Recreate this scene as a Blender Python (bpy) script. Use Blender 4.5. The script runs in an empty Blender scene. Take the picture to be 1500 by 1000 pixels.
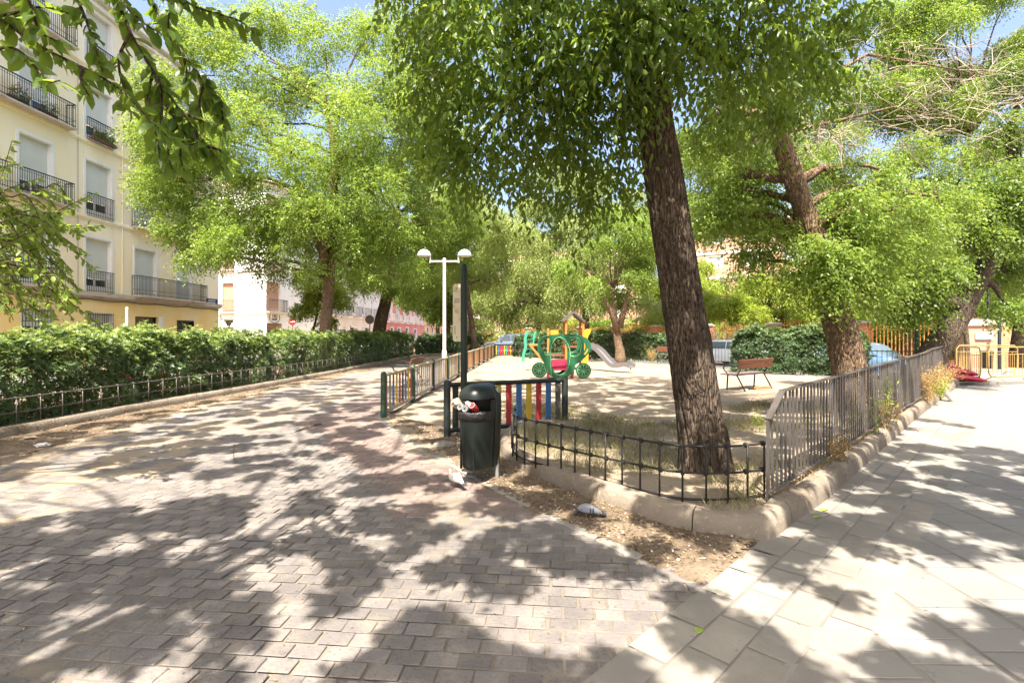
import bpy, bmesh, math, random
import numpy as np
from mathutils import Vector, Matrix, noise

R = math.radians
rng = np.random.default_rng(11)
random.seed(5)
F, H, HY = 750.0, 1.55, 488.0          # focal length in photo pixels, eye height, horizon row
C = bpy.context.scene.collection


def G(px, py, z=0.0):
    d = F * (H - z) / (py - HY)
    return ((px - 750) / F * d, d, z)


def XA(px, Y): return (px - 750) / F * Y
def ZA(py, Y): return H + (HY - py) / F * Y


# ------------------------------------------------------------------ mesh builder
class MB:
    def __init__(s):
        s.v = []; s.f = []; s.mi = []; s.n = 0

    def add(s, verts, faces, mi=0):
        verts = np.asarray(verts, dtype=np.float64).reshape(-1, 3)
        s.v.append(verts)
        for f in faces:
            s.f.append(tuple(int(i) + s.n for i in f)); s.mi.append(mi)
        s.n += len(verts)
        return s

    def box(s, c, size, rotz=0, rot=None, mi=0, taper=1.0):
        x, y, z = [q / 2 for q in size]
        v = np.array([(-x, -y, -z), (x, -y, -z), (x, y, -z), (-x, y, -z),
                      (-x * taper, -y * taper, z), (x * taper, -y * taper, z), (x * taper, y * taper, z), (-x * taper, y * taper, z)])
        m = rot if rot is not None else Matrix.Rotation(rotz, 3, 'Z')
        v = v @ np.array(m).T + np.array(c)
        return s.add(v, [(3, 2, 1, 0), (4, 5, 6, 7), (0, 1, 5, 4), (1, 2, 6, 5), (2, 3, 7, 6), (3, 0, 4, 7)], mi)

    def bar(s, a, b, w, t, up=(0, 0, 1), mi=0):
        """rectangular bar from a to b, w across (horizontal), t along up"""
        a, b = Vector(a), Vector(b)
        d = (b - a); L = d.length; d.normalize()
        upv = Vector(up)
        sx = d.cross(upv)
        if sx.length < 1e-4: sx = d.cross(Vector((0, 1, 0)))
        sx.normalize(); u = sx.cross(d).normalized()
        m = Matrix((sx, d, u)).transposed()
        return s.box((a + b) / 2, (w, L, t), rot=m, mi=mi)

    def tube(s, pts, rad, n=8, caps=True, mi=0, squash=None):
        pts = [Vector(p) for p in pts]
        if not hasattr(rad, '__len__'): rad = [rad] * len(pts)
        P = len(pts); V = []
        t0 = (pts[1] - pts[0]).normalized()
        ref = Vector((0, 0, 1)) if abs(t0.z) < .9 else Vector((1, 0, 0))
        nx = t0.cross(ref).normalized()
        for i in range(P):
            t = (pts[min(i + 1, P - 1)] - pts[max(i - 1, 0)])
            if t.length < 1e-9: t = t0
            t = t.normalized()
            nx = (nx - t * nx.dot(t))
            if nx.length < 1e-6: nx = t.cross(Vector((0.3, .5, .8)))
            nx.normalize(); ny = t.cross(nx)
            for k in range(n):
                a = 2 * math.pi * k / n
                r = rad[i]
                rx, ry = (r, r) if squash is None else (r * squash[0], r * squash[1])
                V.append(pts[i] + nx * (math.cos(a) * rx) + ny * (math.sin(a) * ry))
        Fc = []
        for i in range(P - 1):
            for k in range(n):
                k2 = (k + 1) % n
                Fc.append((i * n + k, i * n + k2, (i + 1) * n + k2, (i + 1) * n + k))
        if caps:
            Fc.append(tuple(range(n - 1, -1, -1))); Fc.append(tuple((P - 1) * n + k for k in range(n)))
        return s.add([tuple(v) for v in V], Fc, mi)

    def loft(s, rings, caps=True, mi=0, closed=True):
        n = len(rings[0]); V = [p for r in rings for p in r]; Fc = []
        for i in range(len(rings) - 1):
            for k in range(n if closed else n - 1):
                k2 = (k + 1) % n
                Fc.append((i * n + k, i * n + k2, (i + 1) * n + k2, (i + 1) * n + k))
        if caps:
            Fc.append(tuple(range(n - 1, -1, -1))); Fc.append(tuple((len(rings) - 1) * n + k for k in range(n)))
        return s.add(V, Fc, mi)

    def lathe(s, prof, c=(0, 0, 0), n=24, mi=0, caps=True):
        rings = [[(c[0] + r * math.cos(2 * math.pi * k / n), c[1] + r * math.sin(2 * math.pi * k / n), c[2] + z) for k in range(n)] for r, z in prof]
        return s.loft(rings, caps, mi)

    def torus(s, c, R0, r, axis=(0, 0, 1), n=10, m=6, mi=0, a0=0, a1=2 * math.pi):
        q = Vector((0, 0, 1)).rotation_difference(Vector(axis)).to_matrix()
        full = abs(a1 - a0) > 6.28
        V, Fc = [], []
        N = n if full else n + 1
        for i in range(N):
            a = a0 + (a1 - a0) * i / n
            for j in range(m):
                b = 2 * math.pi * j / m
                p = Vector(((R0 + r * math.cos(b)) * math.cos(a), (R0 + r * math.cos(b)) * math.sin(a), r * math.sin(b)))
                V.append(tuple(q @ p + Vector(c)))
        for i in range(n):
            for j in range(m):
                i2 = (i + 1) % N; j2 = (j + 1) % m
                Fc.append((i * m + j, i2 * m + j, i2 * m + j2, i * m + j2))
        return s.add(V, Fc, mi)

    def prism(s, outline, z0, z1, mi=0):
        n = len(outline)
        V = [(x, y, z0) for x, y in outline] + [(x, y, z1) for x, y in outline]
        Fc = [tuple(range(n - 1, -1, -1)), tuple(range(n, 2 * n))] + [(i, (i + 1) % n, n + (i + 1) % n, n + i) for i in range(n)]
        return s.add(V, Fc, mi)

    def move(s, off=(0, 0, 0), rotz=0, scale=1.0):
        m = np.array(Matrix.Rotation(rotz, 3, 'Z'))
        s.v = [(q * scale) @ m.T + np.array(off) for q in s.v]
        return s

    def mesh(s, name):
        me = bpy.data.meshes.new(name)
        v = np.concatenate(s.v) if s.v else np.zeros((0, 3))
        me.from_pydata(v.tolist(), [], s.f)
        if any(s.mi): me.polygons.foreach_set('material_index', np.array(s.mi, dtype=np.int32))
        return me


def link(name, me, mats, parent=None, smooth=False, bevel=0, label=None, recalc=False):
    o = bpy.data.objects.new(name, me)
    for m in (mats if isinstance(mats, (list, tuple)) else [mats]): me.materials.append(m)
    if recalc:
        bm = bmesh.new(); bm.from_mesh(me); bmesh.ops.recalc_face_normals(bm, faces=bm.faces); bm.to_mesh(me); bm.free()
    if smooth:
        me.polygons.foreach_set('use_smooth', np.ones(len(me.polygons), dtype=bool))
        if smooth != 'all':
            try: me.set_sharp_from_angle(angle=R(40))
            except Exception: pass
    C.objects.link(o)
    if parent is not None:
        o.parent = parent
        loc = parent.matrix_parent_base if hasattr(parent, 'matrix_parent_base') else None
        base = parent.get('_wb')
        if base is not None: o.matrix_parent_inverse = Matrix.Translation(-Vector(base))
    if bevel:
        b = o.modifiers.new('bevel', 'BEVEL'); b.width = bevel; b.segments = 2; b.limit_method = 'ANGLE'; b.angle_limit = R(40)
        b.harden_normals = False
    if label: o['label'] = label
    return o


def part(mb, name, m, parent, smooth=False, bevel=0, label=None, recalc=False):
    return link(name, mb.mesh(name), m, parent, smooth, bevel, label, recalc)


def sub(mb, name, m, parent, **k):
    """child of a part; the part's own transform is identity relative to world or to the thing's origin"""
    o = part(mb, name, m, None, **k)
    o.parent = parent
    return o


def thing(name, label, cat, loc=(0, 0, 0), group=None, world=True):
    """an Empty at the thing's base; with world=True its parts are given in world coordinates"""
    o = bpy.data.objects.new(name, None); C.objects.link(o)
    o.empty_display_size = .2
    o['label'] = label; o['category'] = cat
    if group: o['group'] = group
    o.location = loc
    if world: o['_wb'] = tuple(loc)
    return o


def tag(o, label=None, cat=None, group=None, kind=None):
    if label: o['label'] = label
    if cat: o['category'] = cat
    if group: o['group'] = group
    if kind: o['kind'] = kind
    return o


def struct(mb, name, m, smooth=False, recalc=False, kind='structure'):
    o = part(mb, name, m, None, smooth, recalc=recalc); o['kind'] = kind
    return o


def dup(root, loc, rotz, label, group=None):
    r = root.copy(); C.objects.link(r); r.location = loc; r.rotation_euler = (0, 0, rotz); r['label'] = label
    if group: r['group'] = group
    for ch in list(root.children):
        c = ch.copy(); C.objects.link(c); c.parent = r
        for g in list(ch.children):
            d = g.copy(); C.objects.link(d); d.parent = c
    return r


# ------------------------------------------------------------------ materials
def _nodes(name):
    m = bpy.data.materials.new(name); m.use_nodes = True
    nt = m.node_tree; nt.nodes.clear()
    out = nt.nodes.new('ShaderNodeOutputMaterial')
    return m, nt, out


def mix(nt, fac, a, b, mode='MIX'):
    n = nt.nodes.new('ShaderNodeMix'); n.data_type = 'RGBA'; n.blend_type = mode
    for idx, val in ((0, fac), (6, a), (7, b)):
        if hasattr(val, 'is_output'): nt.links.new(val, n.inputs[idx])
        elif idx == 0: n.inputs[0].default_value = val
        else: n.inputs[idx].default_value = (*val[:3], 1)
    return n.outputs[2]


def ramp(nt, src, p0, p1, v0=0.0, v1=1.0):
    n = nt.nodes.new('ShaderNodeMapRange'); n.interpolation_type = 'SMOOTHSTEP'
    n.inputs[1].default_value = p0; n.inputs[2].default_value = p1; n.inputs[3].default_value = v0; n.inputs[4].default_value = v1
    nt.links.new(src, n.inputs[0]); return n.outputs[0]


def nz(nt, scale, detail=4, coord='Object', stretch=None, rough=.55, w=None):
    tc = nt.nodes.new('ShaderNodeTexCoord'); src = tc.outputs[coord]
    if stretch:
        mp = nt.nodes.new('ShaderNodeMapping'); mp.inputs['Scale'].default_value = stretch
        nt.links.new(src, mp.inputs[0]); src = mp.outputs[0]
    n = nt.nodes.new('ShaderNodeTexNoise'); n.inputs['Scale'].default_value = scale; n.inputs['Detail'].default_value = detail
    n.inputs['Roughness'].default_value = rough
    nt.links.new(src, n.inputs['Vector'])
    return n.outputs[0]


def M(name, col, rough=.7, metal=0.0, spots=None, spots2=None, island=0.0, bump=None, spec=.4, coat=0.0, bumpfn=None):
    """procedural material. spots: (scale, colour2, p0, p1[, stretch]); island: per-piece value variation; bump: (scale, strength, distance[, stretch])"""
    m, nt, out = _nodes(name)
    b = nt.nodes.new('ShaderNodeBsdfPrincipled')
    b.inputs['Roughness'].default_value = rough; b.inputs['Metallic'].default_value = metal
    b.inputs['Specular IOR Level'].default_value = spec
    if coat: b.inputs['Coat Weight'].default_value = coat
    rgb = nt.nodes.new('ShaderNodeRGB'); rgb.outputs[0].default_value = (*col, 1)
    c = rgb.outputs[0]
    for sp in (spots, spots2):
        if sp:
            n = nz(nt, sp[0], 5, stretch=sp[4] if len(sp) > 4 else None)
            c = mix(nt, ramp(nt, n, sp[2], sp[3]), c, sp[1])
    if island:
        g = nt.nodes.new('ShaderNodeNewGeometry')
        v = ramp(nt, g.outputs['Random Per Island'], 0, 1, 1 - island, 1 + island)
        h = nt.nodes.new('ShaderNodeHueSaturation'); nt.links.new(v, h.inputs['Value']); nt.links.new(c, h.inputs['Color']); c = h.outputs[0]
    nt.links.new(c, b.inputs['Base Color'])
    if bump:
        n = nz(nt, bump[0], 6, stretch=bump[3] if len(bump) > 3 else None, rough=.65)
        bp = nt.nodes.new('ShaderNodeBump'); bp.inputs['Strength'].default_value = bump[1]; bp.inputs['Distance'].default_value = bump[2]
        nt.links.new(n, bp.inputs['Height']); nt.links.new(bp.outputs[0], b.inputs['Normal'])
    nt.links.new(b.outputs[0], out.inputs[0])
    return m


def leafmat(name, c0, c1, trans, tfac=.4, rough=.45, rare=None, spec=.35):
    m, nt, out = _nodes(name)
    g = nt.nodes.new('ShaderNodeNewGeometry')
    rnd = g.outputs['Random Per Island']
    c = mix(nt, rnd, c0, c1)
    if rare: c = mix(nt, ramp(nt, rnd, rare[1], min(1, rare[1] + .02)), c, rare[0])
    big = nz(nt, 1.1, 3)
    h = nt.nodes.new('ShaderNodeHueSaturation')
    nt.links.new(ramp(nt, big, .32, .68, .68, 1.3), h.inputs['Value']); nt.links.new(c, h.inputs['Color'])
    b = nt.nodes.new('ShaderNodeBsdfPrincipled'); b.inputs['Roughness'].default_value = rough
    b.inputs['Specular IOR Level'].default_value = spec
    nt.links.new(h.outputs[0], b.inputs['Base Color'])
    t = nt.nodes.new('ShaderNodeBsdfTranslucent')
    ct = mix(nt, rnd, trans, tuple(q * .75 for q in trans))
    nt.links.new(ct, t.inputs['Color'])
    ms = nt.nodes.new('ShaderNodeMixShader'); ms.inputs[0].default_value = tfac
    nt.links.new(b.outputs[0], ms.inputs[1]); nt.links.new(t.outputs[0], ms.inputs[2]); nt.links.new(ms.outputs[0], out.inputs[0])
    return m


def barkmat(name, dark, light, scale=1.0, bump=1.0):
    m, nt, out = _nodes(name)
    b = nt.nodes.new('ShaderNodeBsdfPrincipled'); b.inputs['Roughness'].default_value = .92; b.inputs['Specular IOR Level'].default_value = .15
    tc = nt.nodes.new('ShaderNodeTexCoord'); mp = nt.nodes.new('ShaderNodeMapping'); mp.inputs['Scale'].default_value = (scale * 30, scale * 30, scale * 4.6)
    nt.links.new(tc.outputs['Object'], mp.inputs[0])
    n0 = nt.nodes.new('ShaderNodeTexNoise'); n0.inputs['Scale'].default_value = 1.2; n0.inputs['Detail'].default_value = 3
    nt.links.new(mp.outputs[0], n0.inputs['Vector'])
    va = nt.nodes.new('ShaderNodeVectorMath'); va.operation = 'MULTIPLY_ADD'; va.inputs[1].default_value = (1.3, 1.3, 1.3)
    nt.links.new(n0.outputs[1], va.inputs[0]); nt.links.new(mp.outputs[0], va.inputs[2])
    v = nt.nodes.new('ShaderNodeTexVoronoi'); v.feature = 'DISTANCE_TO_EDGE'; v.inputs['Scale'].default_value = 1.0
    nt.links.new(va.outputs[0], v.inputs['Vector'])
    hgt = ramp(nt, v.outputs[0], 0.0, .32)
    fine = nz(nt, 60 * scale, 5, stretch=(1, 1, .35))
    big = nz(nt, 3.0, 3)
    col = mix(nt, hgt, dark, light)
    col = mix(nt, ramp(nt, fine, .35, .7), col, tuple(q * 1.5 for q in light))
    col = mix(nt, ramp(nt, big, .4, .75, 0, .6), col, tuple(q * .62 for q in light))
    nt.links.new(col, b.inputs['Base Color'])
    add = nt.nodes.new('ShaderNodeMath'); add.operation = 'MULTIPLY_ADD'; add.inputs[1].default_value = .35
    nt.links.new(fine, add.inputs[0]); nt.links.new(hgt, add.inputs[2])
    bp = nt.nodes.new('ShaderNodeBump'); bp.inputs['Strength'].default_value = .9; bp.inputs['Distance'].default_value = .02 * bump
    nt.links.new(add.outputs[0], bp.inputs['Height']); nt.links.new(bp.outputs[0], b.inputs['Normal'])
    nt.links.new(b.outputs[0], out.inputs[0])
    return m


def brickmat(name, c1, c2, mortar, w=.25, h=.07):
    """courses laid on any vertical wall: horizontal run = x+y of the object, vertical = z"""
    m, nt, out = _nodes(name)
    b = nt.nodes.new('ShaderNodeBsdfPrincipled'); b.inputs['Roughness'].default_value = .85; b.inputs['Specular IOR Level'].default_value = .2
    tc = nt.nodes.new('ShaderNodeTexCoord'); sx = nt.nodes.new('ShaderNodeSeparateXYZ'); nt.links.new(tc.outputs['Object'], sx.inputs[0])
    ad = nt.nodes.new('ShaderNodeMath'); ad.operation = 'SUBTRACT'; nt.links.new(sx.outputs[0], ad.inputs[0]); nt.links.new(sx.outputs[1], ad.inputs[1])
    cx = nt.nodes.new('ShaderNodeCombineXYZ'); nt.links.new(ad.outputs[0], cx.inputs[0]); nt.links.new(sx.outputs[2], cx.inputs[1])
    br = nt.nodes.new('ShaderNodeTexBrick'); br.inputs['Scale'].default_value = 1; br.inputs['Brick Width'].default_value = w; br.inputs['Row Height'].default_value = h
    br.inputs['Mortar Size'].default_value = .008
    br.inputs['Color1'].default_value = (*c1, 1); br.inputs['Color2'].default_value = (*c2, 1); br.inputs['Mortar'].default_value = (*mortar, 1)
    nt.links.new(cx.outputs[0], br.inputs['Vector'])
    nt.links.new(mix(nt, ramp(nt, nz(nt, 2.0, 4), .45, .8, 0, .4), br.outputs[0], mortar), b.inputs['Base Color'])
    nt.links.new(b.outputs[0], out.inputs[0])
    return m


def slatmat(name, col, pitch=.045):
    """roller shutter: horizontal slats"""
    m, nt, out = _nodes(name)
    b = nt.nodes.new('ShaderNodeBsdfPrincipled'); b.inputs['Roughness'].default_value = .55
    w = nt.nodes.new('ShaderNodeTexWave'); w.bands_direction = 'Z'; w.inputs['Scale'].default_value = .314 / pitch
    tc = nt.nodes.new('ShaderNodeTexCoord'); nt.links.new(tc.outputs['Object'], w.inputs[0])
    bp = nt.nodes.new('ShaderNodeBump'); bp.inputs['Distance'].default_value = .008; bp.inputs['Strength'].default_value = .6
    nt.links.new(w.outputs[1], bp.inputs['Height']); nt.links.new(bp.outputs[0], b.inputs['Normal'])
    c = mix(nt, ramp(nt, nz(nt, 1.5, 4), .35, .75, 0, .5), col, tuple(q * .82 for q in col))
    nt.links.new(c, b.inputs['Base Color'])
    nt.links.new(b.outputs[0], out.inputs[0])
    return m


def glassmat(name='window_glass'):
    m, nt, out = _nodes(name)
    b = nt.nodes.new('ShaderNodeBsdfPrincipled'); b.inputs['Base Color'].default_value = (.05, .06, .065, 1)
    b.inputs['Roughness'].default_value = .08; b.inputs['Specular IOR Level'].default_value = .8
    nt.links.new(b.outputs[0], out.inputs[0]); return m


SAND = (.27, .215, .155)
mt = dict(
    sand=M('sandy_ground', SAND, .95, spots=(1.1, (.225, .17, .118), .45, .7), spots2=(22, (.35, .29, .22), .55, .75), bump=(45, .5, .012), spec=.15),
    soil=M('dry_soil', (.145, .106, .072), .95, spots=(2.2, (.225, .17, .12), .45, .7), spots2=(40, (.085, .062, .042), .5, .7), bump=(38, .8, .02), spec=.1),
    joint=M('sand_joint', (.165, .14, .112), .95, spots=(1.2, (.24, .20, .155), .45, .7), spots2=(60, (.13, .105, .08), .55, .75), bump=(90, .5, .006), spec=.1),
    tile_joint=M('slab_joint', (.15, .134, .115), .95, spots=(3, (.2, .178, .15), .4, .7)),
    paver=M('grey_paver', (.150, .134, .126), .95, spots=(5, (.21, .182, .156), .42, .72), spots2=(48, (.105, .09, .082), .52, .78), island=.15, bump=(46, .9, .010), spec=.25),
    paver_red=M('red_paver', (.180, .132, .115), .92, spots=(5, (.22, .178, .152), .42, .72), spots2=(48, (.105, .08, .072), .52, .78), island=.16, bump=(46, .9, .010), spec=.25),
    tile=M('grey_tile', (.20, .187, .172), .82, spots=(.9, (.235, .218, .195), .4, .7), spots2=(14, (.145, .133, .12), .6, .8), island=.06, bump=(80, .45, .004), spec=.25),
    band=M('concrete_band', (.192, .175, .153), .85, spots=(1.6, (.27, .24, .20), .4, .7), spots2=(30, (.155, .14, .12), .58, .8), island=.09, bump=(60, .5, .005), spec=.2),
    kerb=M('kerb_concrete', (.215, .178, .138), .9, spots=(2.4, (.145, .112, .082), .42, .70), spots2=(26, (.36, .315, .255), .55, .8), island=.1, bump=(34, .7, .012), spec=.15),
    asphalt=M('asphalt', (.10, .097, .092), .9, spots=(30, (.15, .145, .135), .5, .8), bump=(120, .5, .006)),
    iron=M('rusty_iron', (.022, .019, .018), .55, .3, spots=(18, (.06, .04, .03), .55, .75), bump=(60, .3, .003)),
    iron_grey=M('weathered_grey_iron', (.12, .105, .095), .5, .25, spots=(9, (.115, .09, .08), .5, .72), bump=(50, .3, .003)),
    rail_brown=M('grey_brown_railing_paint', (.088, .077, .07), .5, .15, spots=(5, (.06, .048, .043), .45, .7), spots2=(30, (.17, .15, .135), .6, .8), bump=(60, .2, .002)),
    blk=M('black_iron', (.02, .02, .022), .5, .3),
    green_post=M('dark_green_paint', (.006, .017, .011), .38, spots=(9, (.018, .03, .018), .58, .8), bump=(30, .15, .004)),
    green_fence=M('green_fence_paint', (.02, .055, .03), .6, spots=(12, (.09, .10, .06), .5, .7), bump=(40, .25, .004)),
    black_green=M('blackish_green_paint', (.010, .016, .013), .5, spots=(10, (.03, .034, .026), .56, .75), bump=(40, .2, .004)),
    rail_wood=M('bleached_wood', (.27, .225, .155), .8, spots=(9, (.22, .19, .13), .5, .75, (1, 1, .3)), bump=(50, .35, .004)),
    bin=M('bin_plastic', (.006, .010, .008), .42, spots=(6, (.013, .017, .014), .52, .8, (1, 1, .25)), bump=(5, .12, .02), spec=.5),
    bag=M('black_bin_bag', (.010, .008, .009), .35, bump=(25, .9, .02), spec=.6),
    steel=M('galvanised_steel', (.34, .34, .33), .45, .6, spots=(10, (.24, .23, .22), .5, .7)),
    white_paint=M('white_paint', (.50, .48, .45), .55, spots=(5, (.40, .38, .34), .55, .8)),
    lamp_white=M('lamp_housing_white', (.55, .53, .49), .45, spots=(4, (.44, .42, .38), .5, .8)),
    red=M('red_paint', (.30, .025, .022), .5, spots=(14, (.28, .03, .03), .5, .8), spots2=(30, (.45, .3, .22), .68, .8)),
    blue=M('blue_paint', (.035, .11, .27), .5, spots=(14, (.03, .11, .27), .5, .8), spots2=(30, (.3, .32, .33), .7, .8)),
    yellow=M('yellow_paint', (.45, .29, .022), .5, spots=(14, (.46, .31, .03), .5, .8), spots2=(30, (.5, .42, .25), .7, .8)),
    red_f=M('faded_red_paint', (.42, .15, .10), .75, spots=(9, (.44, .31, .2), .45, .7), bump=(40, .3, .003)),
    blue_f=M('faded_blue_paint', (.20, .27, .36), .75, spots=(9, (.42, .37, .28), .45, .7), bump=(40, .3, .003)),
    yellow_f=M('faded_yellow_paint', (.56, .42, .18), .75, spots=(9, (.46, .37, .24), .45, .7), bump=(40, .3, .003)),
    bench_wood=M('red_brown_bench_wood', (.15, .055, .028), .6, spots=(6, (.10, .038, .022), .45, .7, (.2, 1, 4)), bump=(30, .2, .003)),
    bench_seat=M('worn_bench_seat', (.15, .115, .115), .45, spots=(6, (.13, .075, .055), .45, .7), bump=(30, .2, .003)),
    coach=M('bright_green_panel', (.012, .088, .036), .42, spots=(4, (.011, .072, .03), .45, .75)),
    coach_light=M('pale_green_line', (.19, .40, .19), .5),
    magenta=M('crimson_panel', (.28, .022, .055), .45, spots=(5, (.36, .03, .08), .5, .7)),
    orange=M('orange_wood', (.40, .135, .025), .6, spots=(8, (.42, .14, .03), .45, .7, (1, 1, .3))),
    amber=M('amber_panel', (.50, .24, .015), .45, spots=(4, (.6, .27, .02), .5, .75)),
    turquoise=M('turquoise_panel', (.04, .22, .14), .45, spots=(5, (.05, .3, .2), .5, .75)),
    slide=M('dull_steel_slide', (.17, .16, .165), .42, .35, spots=(6, (.18, .165, .165), .45, .7)),
    roofgrey=M('grey_boards', (.06, .054, .05), .8, spots=(9, (.09, .08, .07), .5, .7)),
    barrier=M('yellow_barrier_paint', (.31, .20, .06), .5, spots=(10, (.28, .19, .07), .5, .75)),
    pile_red=M('red_plastic', (.32, .012, .035), .38, spots=(3, (.36, .014, .05), .45, .75)),
    concrete=M('broken_concrete', (.21, .185, .155), .92, spots=(8, (.14, .122, .1), .5, .7), bump=(30, .9, .02)),
    facade=M('cream_yellow_render', (.88, .765, .54), .9, spots=(.35, (.89, .81, .63), .4, .65), spots2=(2.2, (.70, .56, .37), .54, .85, (1, 1, .22)), bump=(60, .25, .004), spec=.15),
    facade_low=M('ochre_render', (.83, .60, .255), .9, spots=(.5, (.84, .67, .38), .4, .65), spots2=(2.5, (.74, .53, .24), .6, .85, (1, 1, .5)), bump=(60, .25, .004), spec=.15),
    ledge=M('stained_stone_ledge', (.48, .42, .36), .9, spots=(3, (.28, .23, .19), .5, .75, (.6, .6, 3)), bump=(30, .3, .006)),
    casing=M('white_casing', (.80, .78, .75), .7, spots=(2, (.72, .69, .65), .5, .8)),
    shutter=slatmat('pale_roller_shutter', (.63, .64, .60)),
    shutter_brown=slatmat('tan_roller_shutter', (.44, .25, .155)),
    shutter_dark=slatmat('dark_roller_shutter', (.05, .043, .04), .1),
    glass=glassmat(),
    white_wall=M('white_render', (.80, .785, .75), .9, spots=(.6, (.72, .70, .66), .45, .8), bump=(60, .2, .004), spec=.15),
    pale_wall=M('pale_pinkish_render', (.74, .67, .60), .9, spots=(.5, (.64, .57, .51), .45, .8), spec=.15),
    pale_wall2=M('pale_shaded_upper_render', (.68, .67, .68), .9, spots=(.5, (.58, .57, .58), .45, .8), spec=.15),  # bluish shade on the upper floors put into the wall colour
    pink_wall=M('pink_render', (.66, .27, .25), .9, spots=(.4, (.56, .21, .19), .45, .8), spec=.15),
    orange_wall=M('apricot_render', (.76, .47, .26), .9, spots=(.4, (.66, .37, .2), .45, .8), spec=.15),
    roof_tile=M('terracotta', (.38, .16, .09), .85, spots=(3, (.28, .12, .08), .5, .7)),
    brick=brickmat('orange_brick', (.50, .19, .09), (.42, .15, .07), (.44, .30, .2)),
    brick_pale=brickmat('pale_brick', (.42, .235, .155), (.36, .19, .12), (.42, .31, .23)),
    stone=M('pale_stone_cap', (.36, .29, .23), .85, spots=(3, (.42, .33, .26), .5, .8)),
    ochre_iron=M('ochre_iron_paint', (.42, .19, .045), .6, spots=(8, (.34, .14, .04), .5, .7)),
    car_blue=M('pale_blue_car_paint', (.22, .33, .46), .25, .2, coat=1.0, spec=.5),
    car_white=M('white_car_paint', (.62, .65, .70), .3, coat=1.0, spec=.5),
    car_deep=M('blue_car_paint', (.13, .22, .34), .22, .25, coat=1.0, spec=.5),
    car_glass=M('car_glass', (.10, .14, .17), .06, spec=.9),
    rubber=M('black_rubber', (.02, .02, .02), .75),
    chrome=M('wheel_rim_grey', (.38, .38, .39), .35, .7),
    pigeon_white=M('white_feathers', (.46, .42, .365), .8, spots=(40, (.34, .31, .27), .55, .8), bump=(120, .4, .003)),
    pigeon_grey=M('grey_feathers', (.22, .225, .25), .75, spots=(40, (.16, .165, .19), .5, .75), bump=(120, .4, .003)),
    pigeon_patch=M('grey_wing_patch', (.44, .40, .35), .8, spots=(16, (.16, .145, .14), .56, .64), bump=(120, .4, .003)),
    pigeon_dark=M('dark_slate_feathers', (.035, .04, .055), .6, bump=(120, .4, .003)),
    pigeon_leg=M('pink_leg', (.45, .16, .13), .6),
    paper=M('white_paper', (.48, .45, .41), .8, bump=(30, .6, .008)),
    can_metal=M('can_aluminium', (.62, .61, .60), .3, .8),
    kraft=M('crumpled_cream_paper', (.33, .27, .2), .85, bump=(25, 1.0, .02)),
    plaque=M('cream_plaque', (.60, .54, .39), .5, spots=(6, (.5, .4, .21), .5, .7)),
    ink=M('dark_lettering', (.06, .055, .05), .6),
    sign_blue=M('dark_blue_enamel', (.02, .03, .10), .35),
    sign_white=M('sign_white', (.8, .8, .8), .5),
    sign_red=M('traffic_red', (.55, .035, .035), .4),
    sign_back=M('sign_back_grey', (.13, .11, .10), .6, spots=(9, (.19, .16, .14), .5, .7)),
    straw=M('dry_straw', (.34, .225, .085), .9, island=.3),
    drygrass=M('dry_grass', (.24, .205, .095), .9, island=.35),
    litter=M('leaf_litter', (.19, .14, .085), .9, island=.5),
    twig=M('grey_twig', (.21, .165, .125), .9),
    twig_pale=M('bare_pale_twig', (.33, .275, .21), .9),
    pebble=M('pale_pebble', (.48, .43, .37), .9, island=.2, bump=(30, .4, .005)),
    flower=M('red_petals', (.62, .03, .03), .6, island=.2),
    bark=barkmat('elm_bark', (.016, .011, .008), (.112, .083, .061), 1.0, 2.0),
    bark_warm=barkmat('warm_elm_bark', (.04, .025, .017), (.215, .145, .095), 1.0, 1.4),
    bark_far=barkmat('far_bark', (.03, .021, .015), (.11, .078, .054), .8),
    leaf_main=leafmat('elm_leaf', (.036, .078, .012), (.092, .15, .026), (.34, .46, .05), .46, .36),
    leaf_hang=leafmat('hanging_elm_leaf', (.045, .10, .014), (.10, .165, .028), (.32, .45, .055), .5, .38),
    leaf_lit=leafmat('light_elm_leaf', (.08, .145, .022), (.20, .27, .055), (.42, .55, .075), .45, .45),
    leaf_lime=leafmat('lime_leaf', (.19, .26, .03), (.27, .32, .045), (.48, .58, .065), .45, .45),
    leaf_pale=leafmat('pale_willow_leaf', (.15, .20, .05), (.31, .35, .12), (.50, .60, .15), .45, .45),
    leaf_mid=leafmat('mid_green_leaf', (.055, .108, .018), (.145, .205, .042), (.34, .46, .06), .43, .42),
    leaf_dark=leafmat('dark_leaf', (.045, .085, .014), (.085, .13, .022), (.28, .37, .045), .45, .42),
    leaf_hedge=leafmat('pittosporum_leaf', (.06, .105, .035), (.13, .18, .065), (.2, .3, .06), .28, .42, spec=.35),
    leaf_hedge_top=leafmat('pittosporum_sunlit_leaf', (.15, .21, .045), (.23, .28, .075), (.36, .46, .09), .32, .42, spec=.35),  # sunlight on the hedge tops put into a lighter leaf colour
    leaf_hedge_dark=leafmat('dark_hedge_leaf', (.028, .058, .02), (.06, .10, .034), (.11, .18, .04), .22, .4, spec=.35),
)
# ------------------------------------------------------------------ foliage
DENS = 2.6

def norm(a):
    return a / np.maximum(np.linalg.norm(a, axis=-1, keepdims=True), 1e-9)


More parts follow.
